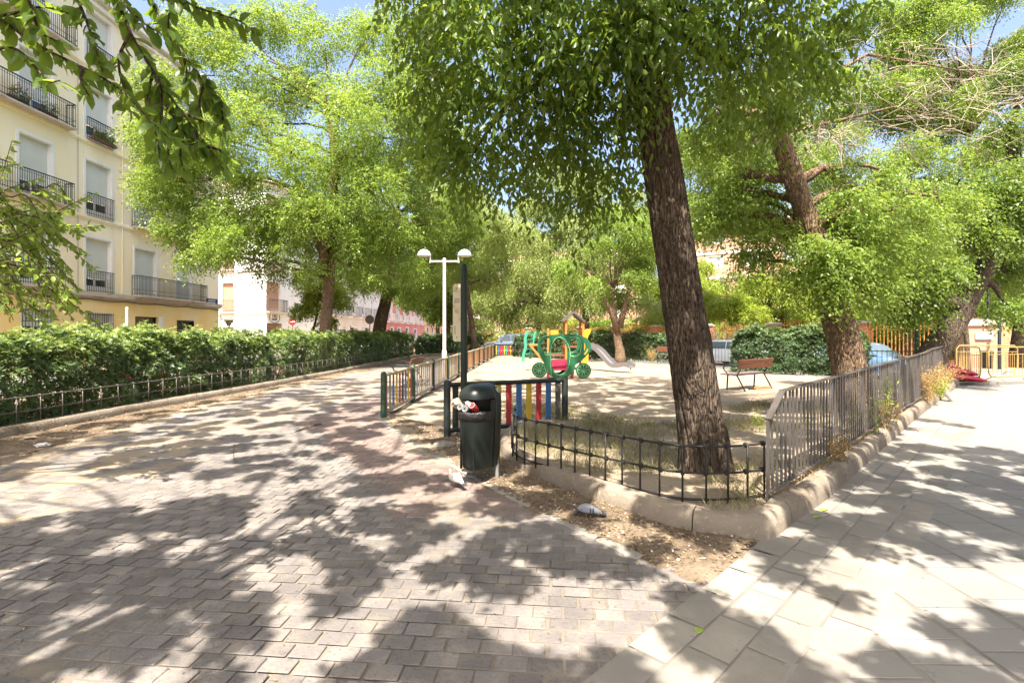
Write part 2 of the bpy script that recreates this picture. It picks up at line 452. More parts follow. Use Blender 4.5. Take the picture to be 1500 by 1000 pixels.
def leaf_mesh(name, pos, along, nrm, L, W, fold=.25, simple=True):
    """N leaves as one mesh. pos = leaf base, along = unit direction, nrm = leaf normal, L/W arrays."""
    N = len(pos)
    along = norm(along); side = norm(np.cross(along, nrm)); nn = np.cross(side, along)
    L = np.broadcast_to(L, N)[:, None]; W = np.broadcast_to(W, N)[:, None]
    if simple:
        V = np.empty((N, 4, 3))
        V[:, 0] = pos
        V[:, 1] = pos + along * L * .45 + side * W * .5 + nn * L * fold * .3
        V[:, 2] = pos + along * L - nn * L * fold * .25
        V[:, 3] = pos + along * L * .45 - side * W * .5 + nn * L * fold * .3
        k = 4; quads = np.array([[0, 1, 2, 3]])
    else:
        V = np.empty((N, 8, 3))
        V[:, 0] = pos
        V[:, 1] = pos + along * L * .30 + side * W * .46 + nn * W * fold
        V[:, 2] = pos + along * L * .66 + side * W * .40 + nn * W * fold * .8
        V[:, 3] = pos + along * L - nn * L * .10
        V[:, 4] = pos + along * L * .66 - side * W * .40 + nn * W * fold * .8
        V[:, 5] = pos + along * L * .30 - side * W * .46 + nn * W * fold
        V[:, 6] = pos + along * L * .30
        V[:, 7] = pos + along * L * .66 - nn * L * .02
        k = 8; quads = np.array([[0, 6, 1, 1], [6, 7, 2, 1], [7, 3, 2, 2], [0, 5, 6, 6], [5, 4, 7, 6], [4, 3, 7, 7]])
    base = (np.arange(N) * k)[:, None, None]
    if simple:
        idx = (quads[None] + base).reshape(-1)
        tot = np.full(N, 4, dtype=np.int32)
    else:
        rows, tots = [], []
        lens = []
        flat = []
        for q in quads:
            u = [q[0]]
            for t in q[1:]:
                if t != u[-1]: u.append(t)
            lens.append(len(u)); flat += u
        idx = (np.array(flat)[None] + (np.arange(N) * k)[:, None]).reshape(-1)
        tot = np.tile(np.array(lens, dtype=np.int32), N)
    me = bpy.data.meshes.new(name)
    me.vertices.add(N * k); me.vertices.foreach_set('co', V.reshape(-1).astype(np.float32))
    me.loops.add(len(idx)); me.loops.foreach_set('vertex_index', idx.astype(np.int32))
    me.polygons.add(len(tot))
    start = np.concatenate([[0], np.cumsum(tot)[:-1]]).astype(np.int32)
    me.polygons.foreach_set('loop_start', start)
    try: me.polygons.foreach_set('loop_total', tot)
    except Exception: pass
    me.update(calc_edges=True)
    return me


def spray_leaves(P0, D, slen, nleaf, leafL, leafW, droop=.3, spread=.9, r=None):
    """sprays: base points P0, directions D, each an arched twig carrying nleaf alternate leaves"""
    r = r or rng
    S = len(P0); D = norm(D)
    t = (np.arange(nleaf) + .6) / nleaf
    sl = slen * r.uniform(.6, 1.25, S)
    T = t[None, :, None]
    drop = np.array([0, 0, -1.0])
    pts = P0[:, None] + D[:, None] * (T * sl[:, None, None]) + drop * (droop * (T ** 2) * sl[:, None, None])
    tang = norm(D[:, None] + drop * (2 * droop * T))
    upv = norm(r.normal(0, .45, (S, 1, 3)) + np.array([0, 0, 1.0]))
    sd = norm(np.cross(np.broadcast_to(tang, pts.shape), np.broadcast_to(upv, pts.shape)))
    alt = np.where(np.arange(nleaf) % 2 == 0, 1.0, -1.0)[None, :, None]
    al = norm(tang * .55 + sd * alt * spread + drop * (.15 + droop * .9) + r.normal(0, .28, pts.shape))
    nr = np.broadcast_to(upv, pts.shape) + r.normal(0, .45, pts.shape)
    N = S * nleaf
    L = leafL * r.uniform(.65, 1.2, N); W = leafW * r.uniform(.75, 1.15, N)
    return pts.reshape(-1, 3), al.reshape(-1, 3), nr.reshape(-1, 3), L, W


def blob_points(blobs, n, r=None, shell=.45):
    """n points in a set of (x,y,z,rad) blobs, chosen by rad^2, pushed towards the outside"""
    r = r or rng
    B = np.array([b[:4] for b in blobs], dtype=float)
    w = B[:, 3] ** 2; w /= w.sum()
    i = r.choice(len(B), n, p=w)
    d = norm(r.normal(0, 1, (n, 3)))
    rad = r.uniform(shell, 1.0, n) ** .7
    sq = np.array([1, 1, .78])
    p = B[i, :3] + d * sq * (B[i, 3] * rad)[:, None]
    return p, d


def crown_mesh(name, blobs, n, slen, nleaf, leafL, leafW, droop=.35, simple=True, shell=.4, r=None):
    r = r or rng
    p, d = blob_points(blobs, n, r, shell)
    dirs = d * .8 + r.normal(0, .45, (n, 3)) + np.array([0, 0, .1])
    return leaf_mesh(name, *spray_leaves(p - norm(dirs) * slen * .4, dirs, slen, nleaf, leafL, leafW, droop, r=r), simple=simple)


def limb_tubes(mb, trunk, tips, r0, n=6, seed=1, sag=.15, tip_r=.012):
    """limbs leave the trunk path and curve to each tip"""
    rr = np.random.default_rng(seed)
    T = np.array([q[:3] for q in trunk]); TR = np.array([q[3] for q in trunk])
    for tip in tips:
        tip = np.array(tip[:3])
        dist = np.linalg.norm(T - tip, axis=1) + np.where(T[:, 2] > tip[2] - .2, 3.0, 0) + np.arange(len(T))[::-1] * .25
        k = int(np.argmin(dist)); a = T[k]; ra = min(r0, TR[k] * .62)
        v = tip - a; L = np.linalg.norm(v)
        mid1 = a + v * .35 + np.array([0, 0, .16 * L]) + rr.normal(0, .05 * L, 3)
        mid2 = a + v * .7 + np.array([0, 0, .12 * L]) + rr.normal(0, .05 * L, 3)
        P = []
        for t in np.linspace(0, 1, 9):
            b = (1 - t) ** 3 * a + 3 * (1 - t) ** 2 * t * mid1 + 3 * (1 - t) * t * t * mid2 + t ** 3 * tip
            P.append(b + (rr.normal(0, .012 * L, 3) if 0 < t < 1 else 0))
        rad = [ra * (1 - t) ** 1.1 + tip_r for t in np.linspace(0, 1, 9)]
        mb.tube(P, rad, n)
        for _ in range(3):
            i = rr.integers(3, 8); d = norm(rr.normal(0, 1, 3) + norm(v)); l2 = rr.uniform(.2, .45) * min(L, 3)
            mb.tube([P[i], P[i] + d * l2 * .5 + np.array([0, 0, .06]), P[i] + d * l2], [rad[i] * .5, rad[i] * .32, .006], 4)


def smooth_path(pts, step=.25):
    """Catmull-Rom resample of (x,y,z,r) control points"""
    P = np.array(pts, dtype=float)
    P = np.vstack([2 * P[0] - P[1], P, 2 * P[-1] - P[-2]])
    out = []
    for i in range(1, len(P) - 2):
        L = np.linalg.norm(P[i + 1, :3] - P[i, :3]); n = max(2, int(L / step))
        for t in np.linspace(0, 1, n, endpoint=False):
            a, b, c, d = P[i - 1], P[i], P[i + 1], P[i + 2]
            out.append(.5 * (2 * b + (c - a) * t + (2 * a - 5 * b + 4 * c - d) * t * t + (3 * b - a - 3 * c + d) * t ** 3))
    out.append(P[-2]); out = np.array(out); out[:, 3:] = np.maximum(out[:, 3:], .004)
    return out


def trunk_mesh(mb, path, n=14, rough=.10, seed=0, step=.25, flare=0.0, ridges=0, knots=()):
    """one tapered trunk with bark relief"""
    P = smooth_path(path, step); rings = []
    t = np.gradient(P[:, :3], axis=0)
    for i, q in enumerate(P):
        tn = norm(t[i]); nx = norm(np.cross(tn, np.array([0, 1.0, 0.05]))); ny = np.cross(tn, nx)
        ring = []
        hgt = q[2] - P[0][2]
        for k in range(n):
            a = 2 * math.pi * k / n
            rr = q[3]
            if flare: rr *= 1 + flare * math.exp(-max(hgt, 0) / .22) * (1 + .55 * math.sin(a * 5 + seed))
            c, s = math.cos(a), math.sin(a)
            big = noise.noise((c * 1.3 + seed, s * 1.3, q[2] * .8)) * rough
            if ridges:
                warp = noise.noise((c * 2 + seed, s * 2, q[2] * 2.2)) * .9
                ph = a * ridges / 2 + warp * 3.0 + .9 * noise.noise((a * 3, q[2] * 5, seed + 3.3))
                rg = 1 - abs(math.sin(ph))
                rg2 = noise.noise((c * 9, s * 9, q[2] * 4.5 + seed)) * .5 + noise.noise((c * 24, s * 24, q[2] * 9)) * .35
                big += -.15 * rg ** 2.0 * (.6 + .8 * noise.noise((c * 3, s * 3, q[2] * 1.1 + 7))) + .05 * rg2
            for kz, ka, kamp, ks in knots:
                e_ = ((hgt - kz) / ks) ** 2 + (((a - ka + math.pi) % (2 * math.pi) - math.pi) * q[3] / ks) ** 2
                if e_ < 9: big += kamp * (math.exp(-e_) - .75 * math.exp(-e_ * 7))
            rr *= 1 + big
            ring.append(tuple(q[:3] + nx * (c * rr) + ny * (s * rr)))
        rings.append(ring)
    mb.loft(rings, caps=True)
    return P


def fill_blobs(c, rad, n, br, seed=0, zmin=None, jitter=.25):
    """n tip blobs spread through an ellipsoid shell"""
    rr = np.random.default_rng(seed); out = []; tries = 0
    c = np.array(c); rad = np.array(rad)
    while len(out) < n and tries < 6000:
        tries += 1
        d = norm(rr.normal(0, 1, 3)); k = rr.uniform(.25, 1) ** .5
        p = c + d * rad * k
        if zmin is not None and p[2] < zmin: continue
        b = br * rr.uniform(1 - jitter, 1 + jitter)
        if any(np.linalg.norm(p - q[:3]) < .62 * (b + q[3]) * .9 for q in out) and tries < 5000: continue
        out.append(np.array([*p, b]))
    return out


def make_tree(name, label, trunk, blobs, leaf, bark, n_sprays, leafL, slen=.4, nleaf=8, droop=.35, simple=True, limb_r=.12,
              group=None, seed=0, tn=12, flare=.25, ridges=0, rough=.1, extra=None, step=.25, ratio=.5, limb_every=1, cat='tree', shell=.4, limb_from=.34, knots=(), upper=None, upper_n=0):
    rr = np.random.default_rng(seed + 100)
    root = thing(name, label, cat, tuple(trunk[0][:3]), group)
    tb = MB(); P = trunk_mesh(tb, trunk, tn, rough, seed, step, flare, ridges, knots)
    k = max(1, len(P) // 14)
    limb_tubes(tb, [tuple(q) for q in P[int(len(P) * limb_from)::k]], [b for b in blobs[::limb_every]], limb_r, 6, seed)
    if upper is not None: limb_tubes(tb, [tuple(q) for q in P[int(len(P) * .72)::k]], [b for b in upper[::70]], limb_r * .3, 5, seed + 7, tip_r=.006)
    if extra: extra(tb)
    part(tb, 'trunk', bark, root, smooth='all')
    me = crown_mesh('crown', blobs, int(n_sprays * DENS), slen, nleaf, leafL, leafL * ratio, droop, simple, shell, rr)
    link('crown', me, leaf, root)
    if upper is not None: link('added_shade_crown', crown_mesh('added_shade_crown', upper, upper_n, .15, 5, leafL * 1.2, leafL * 1.2 * ratio * 1.15, .4, True, .1, rr), leaf, root)  # added leaf layer above the view, shaped for the dapples on the ground
    return root


def hedge(name, label, axis, width, height, leaf, top_leaf, n, leafL=.075, seed=0, group=None, z0=0.0, whorl=6, over=0.0, lumps=.26):
    """clipped hedge: whorled leaves through a rounded, lumpy volume along a polyline axis, with stems"""
    rr = np.random.default_rng(seed)
    A = np.array(axis, dtype=float); seg = np.linalg.norm(np.diff(A, axis=0), axis=1); cum = np.concatenate([[0], np.cumsum(seg)])
    root = thing(name, label, 'hedge', (A[0][0], A[0][1], z0), group)
    def at(s):
        i = np.clip(np.searchsorted(cum, s, side='right') - 1, 0, len(seg) - 1)
        f = ((s - cum[i]) / seg[i])[:, None]
        return A[i] * (1 - f) + A[i + 1] * f, norm(A[i + 1] - A[i])
    sb = MB()
    for s in np.arange(.2, cum[-1], .28):
        c, d = at(np.array([s])); c = c[0]; ln = np.array([-d[0][1], d[0][0]])
        for _ in range(2):
            o = rr.uniform(-.3, .3) * width; o2 = o + rr.uniform(-.35, .35) * width
            sb.tube([(c[0] + ln[0] * o, c[1] + ln[1] * o, z0 - .03), (c[0] + ln[0] * (o + o2) / 2, c[1] + ln[1] * (o + o2) / 2 + rr.uniform(-.1, .1), z0 + height * .4),
                     (c[0] + ln[0] * o2, c[1] + ln[1] * o2, z0 + height * .82)], [.022, .015, .006], 5)
    part(sb, 'stem', mt['twig'], root)
    def build(pname, m, count, tops):
        s = rr.uniform(0, cum[-1], count)
        c, d = at(s); ln = np.stack([-d[:, 1], d[:, 0]], 1)
        per = rr.uniform(0, 1, count)
        hw = width / 2
        # walk round a box section with eased shoulders: front, top, back
        q = rr.uniform(0, 1, count); zz = rr.uniform(.03, 1, count); xx = rr.uniform(-1, 1, count)
        pt = 1.0 if tops else width / (width + 1.75 * height)
        top_ = q < pt; front = (q >= pt) & (q < pt + (1 - pt) * .62)
        if tops: zz = rr.uniform(.72, 1, count); top_ = q < .7; front = (q >= .7) & (q < .9)
        cx = np.where(top_, xx * hw, np.where(front, -1, 1) * hw * (1 - .20 * zz ** 4))
        cz = np.where(top_, height * (1 - .13 * np.abs(xx) ** 4), zz * height)
        ang = np.where(top_, np.pi / 2 - xx * .6, np.where(front, np.pi - .15 - .5 * zz ** 3, .15 + .5 * zz ** 3))
        lump = np.array([noise.noise((a * 1.1 + seed * 9.1, cc * 1.4, z * 1.6)) + .5 * noise.noise((a * 3.1, cc * 3 + seed, z * 3.3)) for a, cc, z in zip(s, cx, cz)])
        depth = 1 - np.minimum(rr.exponential(.09 if not tops else .04, count), .6) + lump * lumps
        lat = cx * depth + over * (cz / height)
        z = z0 + cz * np.clip(depth, 0, 1.12)
        if tops: z = z + rr.exponential(.045, count)
        ends = np.minimum(s, cum[-1] - s); sh = np.clip(ends / .35, 0, 1) ** .5
        z = z0 + (z - z0) * (.55 + .45 * sh)
        pos = np.stack([c[:, 0] + ln[:, 0] * lat, c[:, 1] + ln[:, 1] * lat, z], 1)
        out = np.stack([ln[:, 0] * np.cos(ang), ln[:, 1] * np.cos(ang), np.sin(ang) * 1.1 + .3], 1) + rr.normal(0, .38, (count, 3))
        out = norm(out)
        u = norm(np.cross(out, rr.normal(0, 1, (count, 3)))); v = np.cross(out, u)
        a = 2 * np.pi * (np.arange(whorl) / whorl)[None] + rr.uniform(0, 6.28, (count, 1)) + rr.normal(0, .2, (count, whorl))
        lift = rr.uniform(.15, .85, (count, whorl))[..., None]
        al = u[:, None] * np.cos(a)[..., None] + v[:, None] * np.sin(a)[..., None] + out[:, None] * lift
        nr = out[:, None] * 1.0 - (u[:, None] * np.cos(a)[..., None] + v[:, None] * np.sin(a)[..., None]) * lift
        pp = np.repeat(pos[:, None], whorl, 1)
        L = leafL * rr.uniform(.65, 1.25, count * whorl)
        link(pname, leaf_mesh(pname, pp.reshape(-1, 3), al.reshape(-1, 3), nr.reshape(-1, 3), L, L * .36, .12), m, root)
    build('foliage', leaf, int(n * 1.9), False)
    if top_leaf: build('sunlit_top_foliage', top_leaf, n // 2, True)  # shoots on top, their sunlit look comes from the lighter leaf colour
    return root
# ------------------------------------------------------------------ ground, paving, kerbs
def in_poly(P, poly):
    P = np.asarray(P); poly = np.asarray(poly); x, y = P[:, 0], P[:, 1]; ins = np.zeros(len(P), bool)
    j = len(poly) - 1
    for i in range(len(poly)):
        xi, yi = poly[i]; xj, yj = poly[j]
        c = ((yi > y) != (yj > y)) & (x < (xj - xi) * (y - yi) / (yj - yi + 1e-12) + xi)
        ins ^= c; j = i
    return ins


def dist_line(P, line):
    P = np.asarray(P, float); best = np.full(len(P), 1e9)
    L = np.asarray(line, float)
    for a, b in zip(L[:-1], L[1:]):
        ab = b - a; t = np.clip(((P - a) @ ab) / (ab @ ab), 0, 1)
        best = np.minimum(best, np.linalg.norm(P - (a + t[:, None] * ab), axis=1))
    return best


def resample(line, step):
    L = np.asarray(line, float); seg = np.linalg.norm(np.diff(L, axis=0), axis=1); cum = np.concatenate([[0], np.cumsum(seg)])
    n = max(2, int(round(cum[-1] / step)) + 1)
    s = np.linspace(0, cum[-1], n)
    return np.stack([np.interp(s, cum, L[:, k]) for k in range(L.shape[1])], 1)


def chaikin(line, it=2):
    L = np.asarray(line, float)
    for _ in range(it):
        q = L[:-1] * .75 + L[1:] * .25; r = L[:-1] * .25 + L[1:] * .75
        L = np.vstack([L[:1], np.stack([q, r], 1).reshape(-1, L.shape[1]), L[-1:]])
    return L


def grid_mesh(x0, x1, y0, y1, step, zf, keep=None):
    xs = np.arange(x0, x1 + step / 2, step); ys = np.arange(y0, y1 + step / 2, step)
    X, Y = np.meshgrid(xs, ys); P = np.stack([X.ravel(), Y.ravel()], 1)
    Z = zf(P); nx = len(xs)
    i = np.arange(len(P)).reshape(len(ys), nx)
    q = np.stack([i[:-1, :-1].ravel(), i[:-1, 1:].ravel(), i[1:, 1:].ravel(), i[1:, :-1].ravel()], 1)
    if keep is not None:
        cen = P[q].mean(1); q = q[keep(cen)]
    used = np.unique(q); remap = np.full(len(P), -1); remap[used] = np.arange(len(used))
    mb = MB(); mb.add(np.column_stack([P[used], Z[used]]), remap[q].tolist())
    return mb


def vnoise(P, scale, seed=0.0):
    return np.array([noise.noise((p[0] * scale + seed, p[1] * scale, seed * 1.7)) for p in P])


def ground_z(P):
    s = (P[:, 0] - 13.5) * .894 + (P[:, 1] - 14) * .447
    t = np.clip((s - .3) / 1.5, 0, 1)
    return -.30 * t * t * (3 - 2 * t)


# far ground: one sheet to the horizon, with the sunken street beyond the playground cut in as a slope
struct(grid_mesh(-40, 60, -12, 118, 1.0, lambda P: ground_z(P) - .02), 'ground', mt['sand'], smooth='all')
far = MB()
for (a, b, c, d) in ((-600, -40, -300, 900), (60, 600, -300, 900), (-40, 60, 118, 900), (-40, 60, -300, -12)):
    z = -.32 if a == 60 else -.02
    far.add([(a, c, z), (b, c, z), (b, d, z), (a, d, z)], [(0, 1, 2, 3)])
struct(far, 'terrain', mt['soil'])
# playground surface near the camera, with small relief
EDGE_STRIP = [G(556, 614)[:2], G(600, 648)[:2], G(650, 675)[:2], G(690, 697)[:2], G(760, 735)[:2], G(830, 768)[:2], G(880, 792)[:2], (.93, 3.42), (1.12, 3.12)]  # line of the pale concrete edging strip
PATH_R = [(-1.75, 26), (-1.9, 20), (-2.1, 14), (-2.42, 9.6)] + EDGE_STRIP + [(.35, 2.32), (-.6, 1.38), (-.9, 1.0)]
PATH_L = [(-6.6, 1.0), (-5.9, 4.6), (-5.8, 5.8), (-6.15, 9), (-6.3, 12), (-6.2, 16), (-5.9, 20), (-5.6, 26)]
PATH = PATH_R[::-1] + PATH_L[::-1]
KERB = [(.02, 8.0), (-.13, 7.3), (-.17, 6.7), (-.12, 6.15), (.15, 5.50), (.61, 4.77), (1.02, 4.22), (1.22, 3.98), (1.48, 3.81), (1.71, 3.75), (1.90, 3.78), (2.09, 3.92),
        (2.26, 4.13), (2.75, 4.56), (3.95, 5.78), (5.97, 7.86), (7.80, 9.72), (10.4, 12.3), (13.15, 15.05)]
KERB_S = chaikin(KERB, 2)
# inner side of the kerb is to the left of travel
_t = norm(np.gradient(KERB_S, axis=0)); KN = np.stack([-_t[:, 1], _t[:, 0]], 1)
KERB_IN = KERB_S + KN * .10
BED = np.vstack([KERB_IN, [(13.0, 16), (8, 19), (2, 19), (-.4, 12)]])


def bed_z(P):
    d = dist_line(P, KERB_S)
    t = np.clip(1 - (d - .15) / 2.6, 0, 1)
    edge = np.clip(dist_line(P, [(-.4, 12), (2, 19), (8, 19), (13, 16)]) / 1.5, 0, 1)
    return .006 + edge * (.155 * t * t * (3 - 2 * t) + .022 * (vnoise(P, 2.3) + .5 * vnoise(P, 7.1, 3))) * 1.0 + .004


struct(grid_mesh(-.4, 14, 3.6, 19.2, .09, bed_z, lambda c: in_poly(c, BED)), 'planter_bed', mt['sand'], smooth='all')
# dirt triangle between the path edge strip and the bed kerb, and the dirt strip in front of the hedge kerb
TRI = np.vstack([np.array(EDGE_STRIP), [(1.55, 3.5), (1.9, 3.9)], KERB_S[::-1][np.searchsorted(-KERB_S[::-1][:, 0], -1.9):]])
TRI = np.vstack([np.array(EDGE_STRIP), [(1.52, 3.47), (1.88, 3.86), (1.5, 3.95), (1.05, 4.4), (.64, 5.0), (.2, 5.75), (-.05, 6.5), (-.1, 7.6), (-1.0, 8.2), (-2.2, 9.6)]])
def tri_z(P):
    d = dist_line(P, KERB_S[KERB_S[:, 0] < 1.6])
    return .004 + .045 * np.clip(1 - d / .7, 0, 1) + .016 * np.clip(vnoise(P, 3.0, 5) + .6 * vnoise(P, 9, 2) + .5, 0, 1.4)


struct(grid_mesh(-2.6, 2.0, 3.0, 9.7, .06, lambda P: tri_z(P), lambda c: in_poly(c, TRI)), 'dirt', mt['soil'], smooth='all')
HK = [(-7.75, 4.0), (-7.62, 6.0), (-7.5, 7.5), (-7.38, 10.4), (-7.05, 14.0), (-6.75, 19.0), (-6.55, 26), (-6.45, 32)]
DST = np.vstack([HK, [(-5.6, 30), (-5.65, 26), (-5.95, 20), (-6.25, 16), (-6.35, 12), (-6.2, 9), (-5.85, 5.8), (-5.95, 4.0)]])
struct(grid_mesh(-8, -5.4, 4, 32, .15, lambda P: .002 + .02 * np.clip(vnoise(P, 2.0, 8) + .4, 0, 1), lambda c: in_poly(c, DST)), 'verge', mt['soil'], smooth='all')
struct(grid_mesh(-12, -7.3, 2, 60, .5, lambda P: .06 + .04 * vnoise(P, 1.3, 4), lambda c: c[:, 0] < np.interp(c[:, 1], [q[1] for q in HK], [q[0] for q in HK]) - .3), 'hedge_bed', mt['soil'], smooth='all')
road = MB(); road.add([(-17.5, -10, .004), (-12.4, -10, .004), (-11.6, 130, .004), (-16.6, 130, .004)], [(0, 1, 2, 3)])
struct(road, 'road', mt['asphalt'])
st = MB(); st.add([(14.6, 20.5, -.31), (17.9, 22.0, -.31), (2.0, 52, -.31), (-1.0, 50, -.31)], [(0, 1, 2, 3)])
struct(grid_mesh(5, 22, 17, 44, .5, lambda P: ground_z(P) + .012, lambda c: ((c[:, 0] - 13.5) * .894 + (c[:, 1] - 14) * .447 > 1.9) & ((c[:, 0] - 13.5) * .894 + (c[:, 1] - 14) * .447 < 7.2)), 'street', mt['asphalt'], smooth='all')


# --- pavers: every paver is its own bevelled block in one paving mesh
def pavers(cen, ax, hx, hy, z, bevel=.007, jitter=.004, tilt=.012, seed=0, depth=.03, round_=.12):
    rr = np.random.default_rng(seed); n = len(cen)
    ax = np.broadcast_to(np.asarray(ax, float), (n, 2)); ay = np.stack([-ax[:, 1], ax[:, 0]], 1)
    hx = np.broadcast_to(hx, n) * rr.uniform(.95, 1.0, n); hy = np.broadcast_to(hy, n) * rr.uniform(.93, 1.0, n)
    # octagonal top for softly worn corners
    k = round_
    shape = np.array([(-1, -1 + k * 2), (-1 + k, -1), (1 - k, -1), (1, -1 + k * 2), (1, 1 - k * 2), (1 - k, 1), (-1 + k, 1), (-1, 1 - k * 2)])
    zt = z + rr.uniform(-jitter, jitter, n); tx, ty = rr.normal(0, tilt, n), rr.normal(0, tilt, n)
    V = np.empty((n, 16, 3))
    for j, (sx, sy) in enumerate(shape):
        ox, oy = sx * hx * rr.uniform(.975, 1.0, n), sy * hy * rr.uniform(.965, 1.0, n)
        V[:, j, :2] = cen + ax * ox[:, None] + ay * oy[:, None]; V[:, j, 2] = z - depth
        ix, iy = ox * (1 - bevel / hx), oy * (1 - bevel / hy)
        V[:, 8 + j, :2] = cen + ax * ix[:, None] + ay * iy[:, None]; V[:, 8 + j, 2] = zt + tx * ix + ty * iy
    mid = V[:, :8].copy(); mid[:, :, 2] = (zt - bevel * .9)[:, None]
    V2 = np.concatenate([mid, V[:, 8:]], 1)
    faces = [tuple(8 + j for j in range(8))] + [(j, (j + 1) % 8, 8 + (j + 1) % 8, 8 + j) for j in range(8)]
    return V2, faces


def paving(name, groups, mats):
    me = bpy.data.meshes.new(name); v = []; f = []; mi = []; off = 0
    for V, faces, m in groups:
        n, k = V.shape[:2]; v.append(V.reshape(-1, 3))
        for i in range(n):
            b = off + i * k
            for q in faces: f.append([b + t for t in q]); mi.append(m)
        off += n * k
    me.from_pydata(np.concatenate(v).tolist(), [], f)
    me.polygons.foreach_set('material_index', np.array(mi, dtype=np.int32))
    o = bpy.data.objects.new(name, me); C.objects.link(o)
    for m in mats: me.materials.append(m)
    o['kind'] = 'structure'; return o


PR = R(-5.5); pax = np.array([math.cos(PR), math.sin(PR)]); pay = np.array([-pax[1], pax[0]])
pw, ph = .164, .116
us = np.arange(-9.5, 4.5, pw); vs = np.arange(.4, 27, ph)
cen = []
for j, v in enumerate(vs):
    u = us + (pw / 2 if j % 2 else 0) + rng.normal(0, .004, len(us))
    cen.append(u[:, None] * pax + v * pay)
cen = np.concatenate(cen) + rng.normal(0, .002, (sum(len(c) for c in cen), 2))
PATH_X = PATH_R[:6] + EDGE_STRIP[:7] + [(.98, 3.52), (1.25, 3.12), (.50, 2.32), (-.45, 1.38), (-.75, 1.0)]
PATH_X = PATH_X[::-1] + PATH_L[::-1]
cen = cen[in_poly(cen, PATH_X)]
dR = dist_line(cen, EDGE_STRIP[:7])
wob = vnoise(cen, .9, 3) * .35
redm = ((dR < 1.15 + wob) & (cen[:, 1] > 4.3)) | ((cen[:, 1] > 8.2) & (cen[:, 1] < 12.5 + wob) & (cen[:, 0] > -3.6 + wob * 2))
V1, fc = pavers(cen[~redm], pax, pw / 2 - .002, ph / 2 - .002, .016, seed=1, round_=.06, bevel=.004, jitter=.0015, tilt=.005)
V2, _ = pavers(cen[redm], pax, pw / 2 - .002, ph / 2 - .002, .016, seed=2, round_=.06, bevel=.004, jitter=.0015, tilt=.005)
paving('path', [(V1, fc, 0), (V2, fc, 1)], [mt['paver'], mt['paver_red']])
jb = grid_mesh(-7, 1.5, 1, 26, .12, lambda P: .0075 + .013 * vnoise(P, .9, 9) + .006 * vnoise(P, 5, 3), lambda c: in_poly(c, PATH_X))
struct(jb, 'path_base', mt['joint'], smooth='all')

# --- light concrete edging strip of the path
def stones(line, w, z, length, gap, seed, name, m, depth=.05):
    rr = np.random.default_rng(seed); L = resample(line, length); mb = MB()
    for a, b in zip(L[:-1], L[1:]):
        d = norm(b - a); nn = np.array([-d[1], d[0]]); aa, bb = a + d * gap / 2, b - d * gap / 2
        V, f = pavers(np.array([(aa + bb) / 2]), d, np.linalg.norm(bb - aa) / 2, w / 2, z, bevel=.008, jitter=.003, tilt=.006, seed=int(rr.integers(1e6)), depth=depth, round_=.04)
        mb.add(V[0], f)
    return struct(mb, name, m)


stones(np.array(EDGE_STRIP[:7] + [(.88, 3.5)]), .11, .021, .42, .008, 3, 'path_edging', mt['band'])

# --- right pavement: border bands along the kerb direction, then tiles laid on the diagonal
s45 = math.sqrt(.5); bd = np.array([s45, s45]); bn = np.array([s45, -s45])
P0 = np.array([.35, 2.30])
SIDE_FAR = 12.75
def along(s, o): return P0 + bd * s + bn * o
def side_keep(c):
    s = (c - P0) @ bd; o = (c - P0) @ bn
    k = ~in_poly(c, np.vstack([KERB_S + KN * .14, [(13, 17), (-3, 17), (-3, 8)]]))
    far = (c[:, 0] * -.20 + c[:, 1]) < 12.35 + .0
    return (o > 0) & k & far & ((s < 2.05) | (o > -9))
groups = []
for row, (o, w) in enumerate(((.105, .21), (.315, .21), (.525, .21), (.735, .21))):
    s = np.arange(-3.5, 18, .40) + (.2 if row % 2 else 0); c = P0 + s[:, None] * bd + o * bn
    V, f = pavers(c[side_keep(c)], bd, .1985, w / 2 - .0015, .0238, bevel=.003, jitter=.001, tilt=.002, seed=11 + row, round_=.015); groups.append((V, f, 1))
ts = .40
uu, vv = np.meshgrid(np.arange(-2, 26, .20), np.arange(-4, 22, ts)); vv = vv
row_i = np.round((vv + 4) / ts).astype(int); uu = uu + np.where(row_i % 2 == 0, 0, .1)
# tile axes: one family runs straight away from the viewer, the other straight across
ta = np.array([math.cos(R(-1)), math.sin(R(-1))]); tb_ = np.array([-ta[1], ta[0]])
c = np.stack([vv.ravel(), uu.ravel()], 1) @ np.stack([ta, tb_])
oo = (c - P0) @ bn
c = c[side_keep(c) & (oo > .60)]
V, f = pavers(c, tb_, .0985, ts / 2 - .002, .022, bevel=.003, jitter=.001, tilt=.003, seed=21, round_=.02); groups.append((V, f, 0))
paving('pavement', groups, [mt['tile'], mt['band']])
sb = grid_mesh(-3, 24, -4, 16.5, .3, lambda P: np.full(len(P), .0185), lambda c: (((c - P0) @ bn) > .03) & side_keep(c))
struct(sb, 'pavement_base', mt['tile_joint'])

# sand trodden over the edges of the paving
def drift(name, line, half, z, amp, seed, m):
    L_ = np.asarray(line, float)
    lo, hi = L_.min(0) - half, L_.max(0) + half
    def zf(P):
        d = dist_line(P, L_); return z + amp * (vnoise(P, 2.6, seed) + .6 * vnoise(P, 8, seed + 2)) - amp * 1.6 * (d / half) ** 2
    struct(grid_mesh(lo[0], hi[0], lo[1], hi[1], .05, zf, lambda c: dist_line(c, L_) < half), name, m, smooth='all')
drift('sand_drift', [(1.15, 3.25), (1.6, 3.6)], .13, .027, .012, 11, mt['soil'])
drift('sand_drift', [(-.4, 5.4), (.06, 4.66), (.7, 3.8), (1.0, 3.4)], .14, .016, .012, 14, mt['soil'])
drift('sand_drift', [(-5.85, 4.2), (-5.8, 5.8), (-6.15, 9), (-6.3, 12), (-6.2, 16), (-5.9, 20)], .55, .017, .012, 17, mt['sand'])
